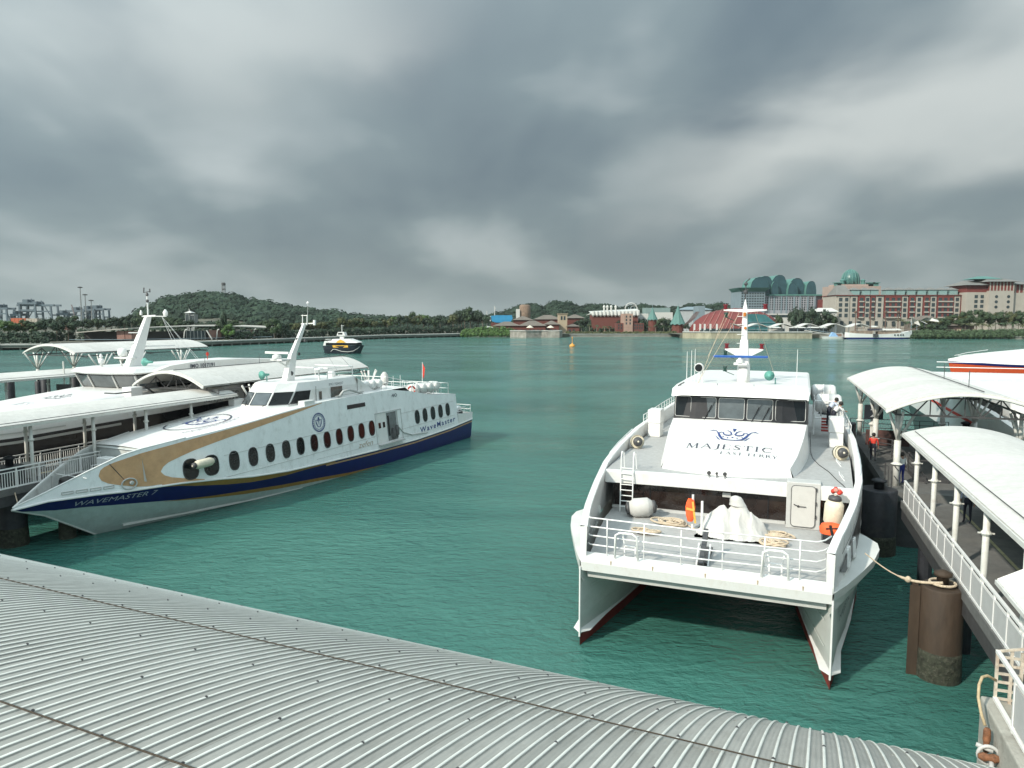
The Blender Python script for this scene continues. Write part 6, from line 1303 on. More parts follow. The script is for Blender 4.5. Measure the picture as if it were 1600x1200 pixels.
for a in (1573,1579,1585): b=MB(); b.box(V_(a)-.35,V_(a)+.35,-4.1,-3.79,PD(458),PD(445)); b.obj('pilaster',stone,tw)
for a,c,y0,e,r in ((1498,1532,-5,446,438),(1528,1570,-8,441,433),(1566,1597,-5,445,438)):
    b=MB(); hip(b,V_(a),V_(c),y0,21,PD(e),PD(r),1.6,5); b.obj('roof',slate,tw)
b=MB(); hip(b,V_(1516),V_(1556),0,14,PD(436),PD(431),1,6); b.obj('top_roof',greencu,tw)
wins(tw,V_(1510),V_(1528),PD(490),PD(460),2,4,2.2,2.2,-4.05)
for a in (1541,1559):
    for y in (464,472,480): b=MB(); b.lathe((V_(a),-7.05,PD(y)),[(1.1,-.1),(1.1,.05)],12,axis='y'); b.obj('round_window',winm,tw)
b=MB(); b.box(V_(1592),V_(1640),-2,14,0,PD(472)); b.obj('low_wing',brick,tw)
# domed hotel building behind
D3=575; dm=bldg('domed_building','stone building crowned by a ribbed green glass dome behind the dormered hotel','building',1333,D3)
k3=D3/1110; U_=lambda a:(a-1333)*k3; PE=lambda y:PB(y,D3)
b=MB(); b.box(U_(1298),U_(1372),0,20,0,PE(447)); b.box(U_(1306),U_(1362),2,18,PE(447),PE(444)); b.obj('wall',mat('pink_stone',(.36,.28,.24),.85,var=.1,scale=.3),dm)
b=MB(); r=U_(1346); z0=PE(443); z1=PE(420); b.lathe((0,10,z0),[(r,0),(r*.98,(z1-z0)*.4),(r*.8,(z1-z0)*.72),(r*.45,(z1-z0)*.93),(r*.1,(z1-z0))],20); d_=b.obj('dome',mat('dome_glass',(.05,.14,.13),.3,var=.4,scale=.5),dm,True)
for i in range(14):
    a=i*math.pi/7; b=MB(); b.tube([(r*q*1.02*math.cos(a),10+r*q*1.02*math.sin(a),z0+(z1-z0)*t) for q,t in ((1,0),(.98,.4),(.8,.72),(.45,.93),(.1,1.01))],.32,4); b.obj('dome_rib',greencu,d_)
for a in (1317,1349): b=MB(); b.lathe((U_(a),6,z0),[(1.7,-1),(1.7,2.2),(2.1,2.4),(2.1,3),(.3,3.8)],8); b.obj('turret',greencu,dm)
for a in (1308,1358,1366): b=MB(); b.box(U_(a)-2,U_(a)+2,2,6,PE(447),PE(442)); b.box(U_(a)-3,U_(a)+3,1,7,PE(442),PE(441)); b.obj('roof_pavilion',greencu,dm)
wins(dm,U_(1300),U_(1306),PE(480),PE(450),2,4,1.6,1.8,-.05)
rb=bldg('building','small dark red building between the teal-roofed tower and the domed one','building',1293,590); b=MB(); b.box(-5,6,0,12,0,PB(468,590)); b.obj('wall',brick,rb); wins(rb,-5,6,PB(485,590),PB(470,590),4,3,1.3,1.8,-.03,fr=stone); 
# teal barrel-roofed hotel
D4=600; th=bldg('hotel','blue-grey hotel with a row of teal barrel-vaulted roofs','hotel',1150,D4,0)
k4=D4/1110; S_=lambda a:(a-1150)*k4; PF=lambda y:PB(y,D4)
b=MB(); b.box(S_(1152),S_(1190),-4,22,0,PF(452)); b.obj('wall',bluegrey,th); b=MB(); b.box(S_(1190),S_(1272),0,24,0,PF(460)); b.box(S_(1272),S_(1287),2,22,0,PF(462)); b.obj('wall',mat('lilac_wall',(.32,.33,.36),.75,var=.08,scale=.2),th)
b=MB(); b.add([(S_(1146),-8,PF(450)),(S_(1196),-8,PF(450)),(S_(1194),22,PF(450)),(S_(1148),22,PF(450)),(S_(1152),-4,PF(456)),(S_(1190),-4,PF(456)),(S_(1190),20,PF(456)),(S_(1152),20,PF(456))],[(0,1,2,3),(4,7,6,5),(0,4,5,1),(1,5,6,2),(3,2,6,7),(0,3,7,4)]); b.obj('flared_cornice',greencu,th)
b=MB(); b.box(S_(1190),S_(1288),-1,25,PF(462),PF(460)); b.obj('cornice',greencu,th)
for a,c,top_,y0,y1 in ((1168,1198,433,-2,22),(1180,1207,431,2,26),(1202,1213,440,0,18),(1204,1230,429,4,28),(1228,1243,441,0,18),(1232,1257,434,4,26),(1256,1272,439,0,22)):
    b=MB(); x0,x1=S_(a),S_(c); zb_=PF(461); zt_=PF(top_); P=[(x0,zb_)]+[(x0+(x1-x0)*q,zb_+(zt_-zb_)*t) for q,t in ((0.02,.45),(.1,.75),(.25,.93),(.45,1),(.65,.99),(.8,.9),(.92,.68),(.99,.35))]+[(x1,zb_)]
    n=len(P); b.add([(x,y0,z) for x,z in P]+[(x,y1,z) for x,z in P],[(i,i+1,n+i+1,n+i) for i in range(n-1)]+[tuple(range(n,2*n))]); o=b.obj('vaulted_roof',greencu,th)
    b=MB(); b.add([(x,y0+.3,z) for x,z in P],[tuple(range(n))]); b.obj('gable_glass',mat('gable_teal',(.03,.075,.09),.4,var=.2,scale=.2),o)
for a in (1191,1199,1207,1218,1226,1238,1247,1259,1270): b=MB(); b.box(S_(a)-.5,S_(a)+.5,-.6,-.02,0,PF(461)); b.obj('pilaster',bluegrey,th)
wins(th,S_(1153),S_(1189),PF(485),PF(457),9,7,1.3,1.2,-4.05,fr=bluegrey); wins(th,S_(1191),S_(1272),PF(485),PF(464),21,6,1.1,1.2,-.05,fr=bluegrey)
# red ribbed dome hall
D5=500; rd=bldg('ribbed_hall','low red ribbed dome hall with teal glazed front by the quay','hall',1160,D5,0); k5=D5/1110
rx=75*k5; rz_=PB(481,D5); m_=mat('red_roof',(.16,.028,.024),.6,var=.15,scale=.3)
b=MB(); b.grid([[(rx*math.sin(R(p))*math.cos(R(a)),22*math.sin(R(p))*math.sin(R(a))+16,max(0,rz_*math.cos(R(p)))) for a in range(0,361,15)] for p in (0,15,30,45,60,72,82,90)]); b.obj('dome_roof',m_,rd,True)
ribm=mat('roof_rib',(.34,.15,.13),.6)
for i in range(11):
    x0=-rx*.97+i*rx*.13; b=MB(); P=[]
    for j in range(9):
        t=j/8; x=x0+t*rx*.45; q=min(.999,abs(x)/rx); rr_=math.sqrt(1-q*q); an=t*math.pi*.55; P.append((x,16-22*rr_*math.cos(an)-.15,rz_*rr_*math.sin(an)+.15))
    b.tube(P,.28,4); b.obj('roof_rib',ribm,rd)
b=MB(); b.add([(x*k5,-6.5-2*math.cos(x/40),z) for x,z in ((-4,0),(57,0),(50,5),(40,9),(28,PB(492,D5)),(12,PB(490.5,D5)),(0,PB(491,D5)),(-4,PB(493,D5)))],[tuple(range(8))]); gl=b.obj('glazed_front',tealg,rd,fix=False)
for z in (3,5.5,8): b=MB(); b.bar((-3*k5,-8.8,z),((55-z*1.5)*k5,-8.2,z),.3); b.obj('glazing_bar',bluegrey,gl)
b=MB(); b.box(-70*k5,60*k5,-6,-5.6,0,3.6); b.obj('ground_floor_glass',winm,rd)
# wavy white canopy
wc=bldg('wavy_canopy','long white zigzag-wave canopy on thin posts along the quay','canopy',1145,474,0,base=3.9); k6=474/1110
b=MB(); P=[]
for i in range(57):
    x=i*4; P.append((x*k6,PB(509,474,3.9)+1.1*math.sin(i*2*math.pi/10+2)))
b.grid([[(x,y,z+dz) for x,z in P] for y,dz in ((-1,0),(-1,.35),(7,.6),(7,.2),(-1,0))]); b.obj('canopy_sheet',palew,wc)
b=MB()
for x,z in P[::5]: b.tube([(x,0,-1),(x,0,z)],.15,5); b.tube([(x,6,-1),(x,6,z)],.15,5)
b.obj('post',bluegrey,wc)
for x,w in ((1212,20),(1248,26),(1277,30)):
    o=bldg('kiosk',{1212:'small kiosk with round white parasol under the wave canopy, left one',1248:'glass kiosk under the middle of the wave canopy',1277:'dark glass kiosk under the wave canopy near the jetty'}[x],'kiosk',x,484,0,3); b=MB(); b.box(-w*.2,w*.2,0,5,0,3.6); b.obj('wall',winm if x>1212 else palew,o); b=MB(); hip(b,-w*.2,w*.2,0,5,3.6,4.4,.6,2); b.obj('roof',palew,o)
for i,x in enumerate((1083,1092,1099,1108,1118)):
    t=bldg('banner_flag','white banner on a pole, '+['first','second','third','fourth','fifth'][i]+' from the left in front of the red ribbed hall','banner',x,470,0,4); b=MB(); b.tube([(0,0,0),(0,0,5.6)],.1,5); b.obj('pole',railw,t); b=MB(); b.box(.1,1.1,-.05,.05,1.4,5.4); b.obj('cloth',palew,t)
# swoosh, cones, warehouses
t=bldg('white_sail_roof','tall white curved sail-like roof left of the red ribbed hall','roof',1078,D5+25,0); kk=525/1110
P=[(-12,508),(-8,505),(-3,500),(3,492),(8,487)]; Q=[(-12,509),(-5,507),(3,502),(10,495),(15,487)]
b=MB(); b.grid([[(x*kk,0,PB(y,525)) for x,y in P],[(x*kk,2,PB(y,525)) for x,y in Q],[(x*kk,10,PB(y,525)-1) for x,y in Q]]); b.obj('sail',palew,t)
def cone_roof(px,D,top,bot,w,lab):
    t=bldg('tent_roof',lab,'tent roof',px,D,0); n=20; r=w*D/1110/2; zb_,zt_=PB(bot,D),PB(top,D); rows=[]
    for q,f_ in ((0,1),(.1,.85),(.3,.62),(.55,.38),(.8,.17),(1,.02)): rows.append([(r*f_*(1+.08*(k%2))*math.cos(2*math.pi*k/n),r*f_*(1+.08*(k%2))*math.sin(2*math.pi*k/n),zb_+(zt_-zb_)*q+(-.8 if (q==0 and k%2) else 0)) for k in range(n)])
    b=MB(); b.grid(rows,True); b.obj('canvas',mat('teal_canvas',(.09,.20,.18),.7,var=.1),t); b=MB(); b.tube([(0,0,zt_-1),(0,0,zt_+1.6)],.15,5); b.obj('finial',bluegrey,t)
    b=MB(); b.lathe((0,0,0),[(r*.8,0),(r*.8,zb_)],12); b.obj('drum',redw,t)
cone_roof(1018.5,540,480,499,16,'smaller teal pointed tent roof, left of the pair'); cone_roof(1058,530,477,506,23,'larger teal pointed tent roof beside the white sail')
def block(name,lab,cat,x0,x1,D,top,m,roofm=None,rtop=None,y=0,base=2.5,dep=16,ins=None):
    t=bldg(name,lab,cat,x0,D,0,base); k=D/1110; w=(x1-x0)*k; b=MB(); b.box(0,w,0,dep,0,PB(top,D,base)); b.obj('wall',m,t)
    if roofm: b=MB(); hip(b,0,w,0,dep,PB(top,D,base),PB(rtop,D,base),1.2,ins); b.obj('roof',roofm,t)
    return t
block('studio_hall','grey-green box hall behind the smaller teal tent','hall',1008,1046,590,481,mat('hall_green',(.20,.28,.27),.8,var=.12,scale=.3))
block('studio_hall','pale hall with a low blue-grey gable behind the white sail roof','hall',1062,1110,595,484,mat('hall_pale',(.42,.45,.46),.8,var=.1,scale=.3),bluegrey,479)
block('round_tower','short blue-grey striped tower right of the white sail roof','tower',1090,1100,560,478,bluegrey)
block('low_building','low white building behind the trees left of the teal tents','building',985,1012,560,490,palew)
block('low_building','white building between the two teal tent roofs','building',1024,1050,556,488,palew)
t=bldg('roller_coaster','white looping ride structure on the treeline','ride',985,600); kk=600/1110
b=MB(); b.tube([(math.cos(R(a))*9*kk*1.0,0,PB(482,600)+math.sin(R(a))*7*kk*1.2) for a in range(-20,201,12)],.45,5); b.tube([(math.cos(R(a))*6*kk+3,3,PB(483,600)+math.sin(R(a))*5*kk) for a in range(-40,221,12)],.3,5); b.obj('track',palew,t)
b=MB()
for x in (-9,-4,0,5,9): b.tube([(x*kk,0,0),(x*kk,0,PB(480,600))],.3,5)
b.obj('support',bluegrey,t)
# white scalloped roofs with red under
t=bldg('scalloped_hall','hall with white scalloped roof over red walls on the middle shore','hall',918,545); kk=545/1110
b=MB(); b.box(6*kk,78*kk,0,14,0,PB(492,545)); b.obj('wall',redw,t)
for i in range(13):
    x=(6+i*5.8)*kk; b=MB(); b.lathe((x+1.2,-.5,PB(491.5,545)),[(.3,-1.6),(1.35,-.5),(1.3,1.0),(1.2,2.4)],8); b.obj('scallop',palew,t)
b=MB(); b.add([(-4*kk,-1,PB(493,545)),(4*kk,-1,PB(489,545)),(80*kk,-1,PB(485,545)),(80*kk,14,PB(482,545)),(4*kk,14,PB(486,545)),(80*kk,-1,PB(490,545)),(4*kk,-1,PB(491,545))],[(1,2,3,4),(0,1,6),(1,6,5,2)]); b.obj('roof',palew,t)
for x in (26,31,37,44): b=MB(); b.lathe((x*kk,3,PB(487,545)),[(.7,0),(.7,3),(1.0,3.2),(1,4),(.4,5)],8); b.obj('roof_vent',palew,t)
# brown-roofed village
tb=mat('tower_beige',(.38,.31,.22),.85,var=.12)
t=block('gate_tower','beige stone gate tower with openings on the middle shore','tower',873,886,532,491,tb); 
for x in (2.0,4.2): b=MB(); b.box(x-.7,x+.7,-.08,0,PB(500,532),PB(494,532)); b.obj('opening',winm,t)
b=MB(); b.box(-.6,6.8,-.6,16,PB(491,532),PB(490,532)); b.obj('parapet',tb,t)
t=block('gate_tower','pinkish stone tower with pale top and red lower wings before the teal tents','tower',974,988,524,490,mat('tower_pink',(.36,.24,.19),.85,var=.15,scale=.4)); b=MB(); b.box(-5,0,1,12,0,PB(505,524)); b.obj('wing',redw,t); b=MB(); b.box(7,15,1,12,0,PB(505,524)); b.obj('wing',redw,t)
wins(t,-4.5,-.5,PB(515,524),PB(506,524),2,2,.9,1.4,.95); wins(t,7.5,14.5,PB(515,524),PB(506,524),4,2,.9,1.4,.95); wins(t,.5,6.1,PB(508,524),PB(492,524),2,3,1,1.5,-.03)
for i,(x0,x1,D,tp,rt,lab) in enumerate(((772,812,525,509,502.5,'left red-brown hall with grey hipped roof behind the bastion'),(812,852,522,509,501,'right red-brown hall with grey hipped roof behind the bastion'),(802,832,560,500,494,'small brown hipped roof up the slope behind the bastion'),(836,876,556,499,492,'brown hipped roof just left of the beige gate tower'),(886,912,556,497,491,'grey hipped roof right of the beige gate tower'),(752,774,515,513,510,'low pavilion with pale flat roof above the green shrubs'),(852,873,528,507,501,'small red hall beside the beige gate tower'),(887,905,530,510,506,'low red annexe right of the beige gate tower'))):
    t=block('hall',lab,'hall',x0,x1,D,tp,redw if i!=5 else pinkb,brownr if i!=5 else palew,rt)
    b=MB(); w=(x1-x0)*D/1110
    for q in range(int(w/3)): b.box(q*3+.6,q*3+2.2,-.08,0,.6,2.6)
    b.obj('opening',winm,t)
t=bldg('blue_hoarding','bright blue ship-shaped hoarding above the brown roofs','hoarding',765,545); kk=545/1110
b=MB(); b.add([(x*kk,y_,PB(y,545)) for y_ in (0,1.5) for x,y in ((4,502),(10,504),(32,504),(36,498),(35,492.5),(10,492.5),(0,494))],[tuple(range(7)),tuple(range(13,6,-1))]+[(i,(i+1)%7,7+(i+1)%7,7+i) for i in range(7)]); b.obj('panel',mat('sky_blue_board',(.03,.25,.46),.5,var=.15,scale=.25),t)
b=MB(); b.box(1,35*kk,.5,1,0,PB(504,545)); b.obj('frame',redw,t)
b=MB(); b.tube([(8*kk,1,0),(8*kk,1,PB(478,545))],.28,6); b.tube([(8*kk,1,PB(484,545)),(10*kk,1,PB(481,545))],.3,5); b.tube([(-4*kk,1,0),(-4*kk,1,PB(486,545))],.3,6); b.obj('pole',palew,t)
b=MB(); b.lathe((-3*kk,0,PB(498,545)),[(2.3,-.1),(2.3,.1)],12,axis='y'); b.box(-7*kk,1,-.2,1,PB(502,545),PB(494,545)); b.obj('round_board',palew,t)
t=bldg('cylindrical_tower','rusty brown ruined tower with a white strip on the treeline','tower',820,640); b=MB(); b.lathe((0,0,0),[(5,0),(5,PB(478,640)),(3.5,PB(476,640))],12); b.obj('wall',mat('rust_stone',(.20,.14,.10),.9,var=.3,scale=.4),t,True); b=MB(); b.box(-8,-4.6,-5,-4,0,PB(483,640)); b.obj('white_panel',palew,t)
for x,lab in ((828,'pale parasol on the bastion terrace, left one'),(860,'pale parasol on the bastion terrace, right one')):
    t=bldg('parasol',lab,'parasol',x,490,0,4.9); b=MB(); b.tube([(0,0,0),(0,0,2.2)],.08,5); b.obj('pole',bark,t); b=MB(); b.lathe((0,0,2.0),[(2.6,-.2),(1.6,.6),(.3,1.4)],8); b.obj('canopy',mat('cream_canvas',(.6,.56,.46),.8),t)
# left shore: arched pavilion, clock tower, long roofs
Dp=345; t=bldg('pavilion','long low pavilion with thin pale roof, pink brick panels and white arches','pavilion',118,Dp,0); kk=Dp/1110
yaw=.0
def LP(px,y,D=None): D=D or interp([(100,318),(200,318),(330,342),(420,372)],px); return (PX(px,D)-PX(118,Dp),D-Dp+y,0)
b=MB(); rows=[]
for px_,py_ in ((118,519),(160,515.5),(200,513),(245,511),(290,509.5),(336,509)): X,Y,_=LP(px_,6); z=PZ(py_,Dp+Y)-2.5; rows.append([(X,Y-5,z-.3),(X,Y-5,z+.1),(X,Y+12,z+.5),(X,Y+12,z+.2)])
b.grid(rows,True); rows=[]
for px_,py_ in ((361,509.5),(390,510.5),(416,512)): X,Y,_=LP(px_,6); z=PZ(py_,Dp+Y)-2.5; rows.append([(X,Y-5,z-.3),(X,Y-5,z+.1),(X,Y+12,z+.5),(X,Y+12,z+.2)])
b.grid(rows,True); b.obj('roof',mat('pavilion_roof',(.42,.40,.36),.8,var=.1),t)
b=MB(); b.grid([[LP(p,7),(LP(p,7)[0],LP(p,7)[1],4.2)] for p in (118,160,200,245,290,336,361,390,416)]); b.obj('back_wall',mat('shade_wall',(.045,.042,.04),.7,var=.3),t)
for a,c in ((178,190),(191,202),(203,213),(214,222),(323,342),(386,396)):
    b=MB(); A=LP(a,3);C_=LP(c,3); b.add([(A[0],A[1],.6),(C_[0],C_[1],.6),(C_[0],C_[1],4.6),(A[0],A[1],4.6),(A[0],A[1]+.8,.6),(C_[0],C_[1]+.8,.6),(C_[0],C_[1]+.8,4.6),(A[0],A[1]+.8,4.6)],[(0,1,2,3),(7,6,5,4),(3,2,6,7),(0,3,7,4),(1,5,6,2)]); b.obj('brick_panel',pinkb,t)
for a,c,s in ((284,291,1),(336,343,1),(394,400,1),(322,334,-1)):
    b=MB(); A=LP(a,1.5); C_=LP(c,1.5); P=[(A[0]+(C_[0]-A[0])*q,A[1],z) for q,z in ((0,0.2),(.35,.8),(.5,2.2),(.62,3.6),(.85,4.7),(1.5,5.0))]; 
    if s<0: P=[(A[0]+(C_[0]-A[0])*q,A[1],4.6-4.4*q) for q in (0,.5,1)]
    b.tube(P,.32,6); b.obj('white_arch',palew,t)
for a,c in ((289,318),(355,372),(376,388)):
    b=MB(); A=LP(a,2.5);C_=LP(c,2.5); b.add([(A[0],A[1],.2),(C_[0],C_[1],.2),(C_[0],C_[1],4.4),(A[0],A[1],4.4)],[(0,1,2,3)]); o=b.obj('glazing',winm,t); b=MB()
    for i in range(6): p=Vector(A).lerp(Vector(C_),i/5); b.bar((p.x,p.y-.1,.2),(p.x,p.y-.1,4.5),.18)
    b.obj('mullion',greyp,o)
for a in (414,418,422,427): b=MB(); A=LP(a,2); b.box(A[0]-.25,A[0]+.25,A[1]-.2,A[1]+.2,0,3.4); b.obj('pillar',palew,t)
b=MB(); b.tube([(LP(p,-4)[0],LP(p,-4)[1],.9) for p in (118,200,245,290,336,390,430)],.12,4); b.obj('rail',bluegrey,t)
t=bldg('clock_tower','grey stone tower with a small white pyramid roof behind the pavilion','tower',301,430); b=MB(); kk=430/1110; b.box(-6.5*kk,0,-2.5,2.5,0,PB(489,430)); b.box(0,7*kk,-2,3,0,PB(491,430)); b.obj('wall',mat('tower_grey',(.27,.29,.28),.85,var=.12,scale=.4),t); b=MB(); hip(b,-6.5*kk,3*kk,-2.5,2.5,PB(489,430),PB(485.5,430),.5,1.8); b.tube([(-1,0,PB(486,430)),(-1,0,PB(482.5,430))],.2,5); b.obj('roof',palew,t); wins(t,-6*kk,-.4,PB(507,430),PB(491,430),2,3,.6,2,-2.55); wins(t,.4,6.5*kk,PB(507,430),PB(493,430),2,4,.7,1.2,-2.05)
t=bldg('communication_mast','lattice communication tower on top of the wooded hill','mast',353,905,0,40); kk=905/1110
b=MB(); zt_=PB(441,905,40)
for sx,sy in ((-1,-1),(1,-1),(1,1),(-1,1)): b.bar((sx*2,sy*2,0),(sx*1.2,sy*1.2,zt_),.5)
for i in range(8): b.bar((-2,-2,i*zt_/8),(1.8,-2,(i+1)*zt_/8),.3); b.bar((2,-2,i*zt_/8),(-1.8,-2,(i+1)*zt_/8),.3)
b.obj('lattice',mat('mast_grey',(.20,.21,.21),.7),t); b=MB(); b.lathe((0,0,zt_*.78),[(1.6,0),(2.6,.8),(2.6,3),(1.6,3.6)],10); b.lathe((0,0,zt_*.5),[(1.6,0),(2.3,.4),(2.3,1.4),(1.6,1.8)],10); b.obj('dish_ring',dsteel,t)
# harbour cranes, mast lights, containers (distant)
cran=mat('crane_steel',(.10,.135,.16),.7,var=.15,scale=.1)
def gantry(px,D,w,top,lab):
    t=bldg('gantry_crane',lab,'crane',px,D,0,3); k=D/1110; W2=w*k/2; H=PB(top,D,3)
    for s in (-1,1):
        for y in (0,14): b=MB(); b.bar((s*W2,y,0),(s*W2*.92,y,H),1.9); b.obj('leg',cran,t)
        b=MB(); b.bar((s*W2,0,H*.55),(s*W2,14,H*.55),1.6); b.obj('tie_beam',cran,t)
    b=MB()
    for y in (0,14): b.bar((-W2*1.15,y,H),(W2*1.15,y,H),2.4)
    b.bar((-W2,0,H*.72),(W2,0,H*.72),1.6); b.obj('girder',cran,t)
    b=MB(); b.box(-W2*.5,W2*.1,-1,13,H+1,H+5); b.bar((W2*.3,5,H),(W2*.2,5,H+6),1); b.bar((-W2*.7,5,H),(-W2*.2,5,H+5),.8); b.obj('machinery_house',cran,t)
    b=MB(); b.bar((-W2,7,H*.1),(-W2*.2,7,H),.8); b.bar((W2,7,H*.1),(W2*.3,7,H),.8); b.obj('brace',cran,t)
for px_,w,tp,lab in ((4,22,482,'gantry crane cut by the left edge of the picture'),(60,50,477,'largest gantry crane, with wide portal, left of the mast lights'),(28,14,492,'small low crane between the two big ones at the left'),(47,26,474,'crane with raised machinery house inside the largest portal'),(101,16,491,'small low crane right of the largest portal'),(122,24,486,'left crane of the group under the mast lights'),(140,20,484,'middle crane of the group under the mast lights'),(154,22,483,'right crane of the group under the mast lights')): gantry(px_,900+px_*.3,w,tp,lab)
for px_,tp,lab in ((130.5,449,'tallest mast light above the harbour cranes'),(137.5,460.5,'middle mast light above the harbour cranes'),(146.5,469.5,'shortest mast light above the harbour cranes')):
    t=bldg('mast_light',lab,'mast light',px_,860,0,3); H=PB(tp,860,3); b=MB(); b.tube([(0,0,0),(0,0,H)],[.9,.45],6); b.obj('pole',mat('mast_grey',(.2,.21,.21),.7),t); b=MB(); b.lathe((0,0,H),[(2.6,-.6),(2.9,.2),(1.0,.9)],10); b.obj('lamp_ring',dsteel,t)
t=bldg('crane_jib','slim red-grey jib crane between the gantries and mast lights','crane',117,900,0,3); b=MB(); b.bar((2,0,0),(2,0,PB(492,900,3)),1.2); b.bar((2,0,PB(492,900,3)),(-1,0,PB(476,900,3)),1); b.obj('jib',mat('jib_grey',(.2,.17,.17),.7),t)
for px_,w,tp,m,lab in ((20,24,497,mat('container_orange',(.42,.10,.04),.7,var=.2,scale=.1),'orange container stack below the small low crane'),(43,18,497.5,mat('container_cream',(.4,.36,.3),.7,var=.2),'cream container stack right of the orange one'),(92,24,498,mat('container_rust',(.18,.08,.06),.7,var=.3),'rust-red container stack below the largest gantry crane')):
    t=bldg('container_stack',lab,'containers',px_,640,0,3); k=640/1110; H=PB(tp,640,3); n=4
    for i in range(n):
        for j in range(3): b=MB(); b.box(w*k*i/n+.1,w*k*(i+1)/n-.1,0,6,H*j/3+.05,H*(j+1)/3-.05); b.obj('container',m,t)
# -------------------------------------------------- vessels and buoy in the channel
o=Fr((PX(512,258),258),(.93,-.36))
t=T('harbour_ferry','small black and yellow catamaran ferry crossing the channel','boat',(PX(538,256),256,0),R(-8))
hullk=mat('hull_black_gloss',(.02,.025,.035),.3)
b=MB(); L_=14.2
def hs(x): return interp([(-7.1,.8),(-6,.95),(0,1),(3,.95),(5,.75),(6.5,.35),(7.2,.03)],x)*2.6
wx=lambda x: x*.84 if x>0 else x*.93
b.grid([[(wx(x),-hs(x)*.85,-.2),(wx(x)*.4+x*.6,-hs(x),1.6),(x+.25*(x>5),-hs(x)*1.03,2.75+.25*(x>4)),(x+.25*(x>5),hs(x)*1.03,2.75+.25*(x>4)),(wx(x)*.4+x*.6,hs(x),1.6),(wx(x),hs(x)*.85,-.2)] for x in (-7.1,-6,-3,0,3,5,6.4,7.2)]); b.obj('hull',hullk,t)
b=MB(); strokes(b,lambda x,z:(x,-hs(x)*1.02-.08,z),[(-4.1,.7),(-3.3,1.5),(-2.4,1.6),(0,.9),(2.2,.7),(4.2,1.0),(5.6,1.9),(6.6,2.9)],[.1,.22,.22,.2,.2,.2,.18,.1]); b.obj('swoosh',palew,t)
b=MB(); b.grid([[(x,-2.55,z) for z in (3.0,3.9)] for x in (-5.8,5.4)]); b.grid([[(x,2.55,z) for z in (3.0,3.9)] for x in (-5.8,5.4)]); b.grid([[(5.4,-2.55,z),(6.6,0,z),(5.4,2.55,z)] for z in (3.0,3.9)]); b.obj('window_band',glass,t)
b=MB(); b.add([(x,s*w,z) for s in (-1,1) for x,w,z in ((-6.9,2.5,2.9),(-5.9,2.5,2.9),(-5.9,2.55,3.9),(5.5,2.55,3.9),(6.2,2.2,4.0),(2.6,2.2,5.3),(-3.6,2.3,5.2),(-3.8,2.4,4.7),(-6.4,2.5,4.5))],[tuple(range(9)),tuple(range(17,8,-1))]+[(i,(i+1)%9,9+(i+1)%9,9+i) for i in range(9)]); b.obj('superstructure',white,t)
yel=mat('yellow_vinyl',(.75,.42,.05),.5,var=.25,scale=1)
b=MB(); b.add([(x,-2.62,z) for x,z in ((-3.2,2.2),(2.4,2.25),(2.4,3.0),(-3.4,3.0))],[(0,1,2,3)]); b.add([(x,-2.6,z) for x,z in ((-2.0,3.95),(1.6,3.95),(.6,4.7),(-.4,5.1),(-1.4,4.6))],[(0,1,2,3,4)]); yb=b.obj('yellow_banner',yel,t,fix=False)
b=MB(); b.add([(-2.4,-1.0,6.4),(.8,-1.0,6.4),(.4,-1.0,7.7),(-1.9,-1.0,7.7),(-2.4,1.2,6.4),(.8,1.2,6.4),(.4,1.2,7.7),(-1.9,1.2,7.7)],[(0,1,2,3),(7,6,5,4),(0,4,5,1),(3,2,6,7),(0,3,7,4),(1,5,6,2)]); b.box(-1.4,.0,-.5,.5,5.2,6.4); b.obj('wheelhouse',white,t); b=MB(); b.box(-1.8,-.2,-1.06,-1.01,6.8,7.4); b.obj('wheelhouse_window',glass,t)
b=MB(); b.tube([(-.7,0,7.6),(-.7,0,10.3)],.12,5); b.bar((-1.1,0,9.9),(.1,0,10.0),.1); b.tube([(-6.2,-2.3,5.1),(-4,-2.3,5.1)],.1,5); b.obj('mast',white,t)
t=T('buoy','small orange-yellow buoy with a post, alone in the middle of the channel','buoy',(PX(894,322),322,0))
ym=mat('buoy_orange',(.68,.30,.05),.5,var=.2,scale=2); b=MB(); b.lathe((0,0,0),[(.9,-.5),(1.35,.2),(1.1,.8),(.45,1.2),(.2,1.6)],14); b.obj('float',ym,t,True); b=MB(); b.tube([(0,0,1.4),(0,0,4.0)],.12,6); b.lathe((0,0,3.8),[(.25,0),(.25,.4),(.05,.6)],8); b.obj('post',ym,t)
# sailing ship
sh=T('sailing_ship','white four-masted ship with blue boot stripe moored before the dormered hotel','ship',(PX(1369,452),452,0),0); k=452/1110
def hs2(x): return interp([(-22,.5),(-18,.85),(0,1),(12,.85),(18,.5),(22,.05)],x)*4
zs=lambda x:interp([(-22,4.4),(-14,3.5),(0,3.0),(12,3.6),(18,4.6),(22,5.6)],x)
xs=(-21.5,-19,-15,-8,0,8,13,17,20,22)
b=MB(); b.grid([[(x-(2.2 if x>17 else 0)*0,-hs2(x)*.9,1.0),(x,-hs2(x),zs(x)),(x,hs2(x),zs(x)),(x,hs2(x)*.9,1.0)] for x in xs]); b.obj('hull',white,sh)
b=MB(); b.grid([[(x*.93,-hs2(x)*.88,-.3),(x*.95,-hs2(x)*.905,1.02),(x*.95,hs2(x)*.905,1.02),(x*.93,hs2(x)*.88,-.3)] for x in xs]); b.obj('blue_bottom',navy,sh)
for x in (9.5,11.5,13.5,15.2): b=MB(); b.lathe((x,-hs2(x)*.96-.15,2.6),[(.5,-.1),(.5,.1)],8,axis='y'); b.obj('porthole',glass,sh)
b=MB(); b.box(-4.5,-1.5,-4.6,-3.9,1.4,3.2); b.obj('boarding_recess',dsteel,sh)
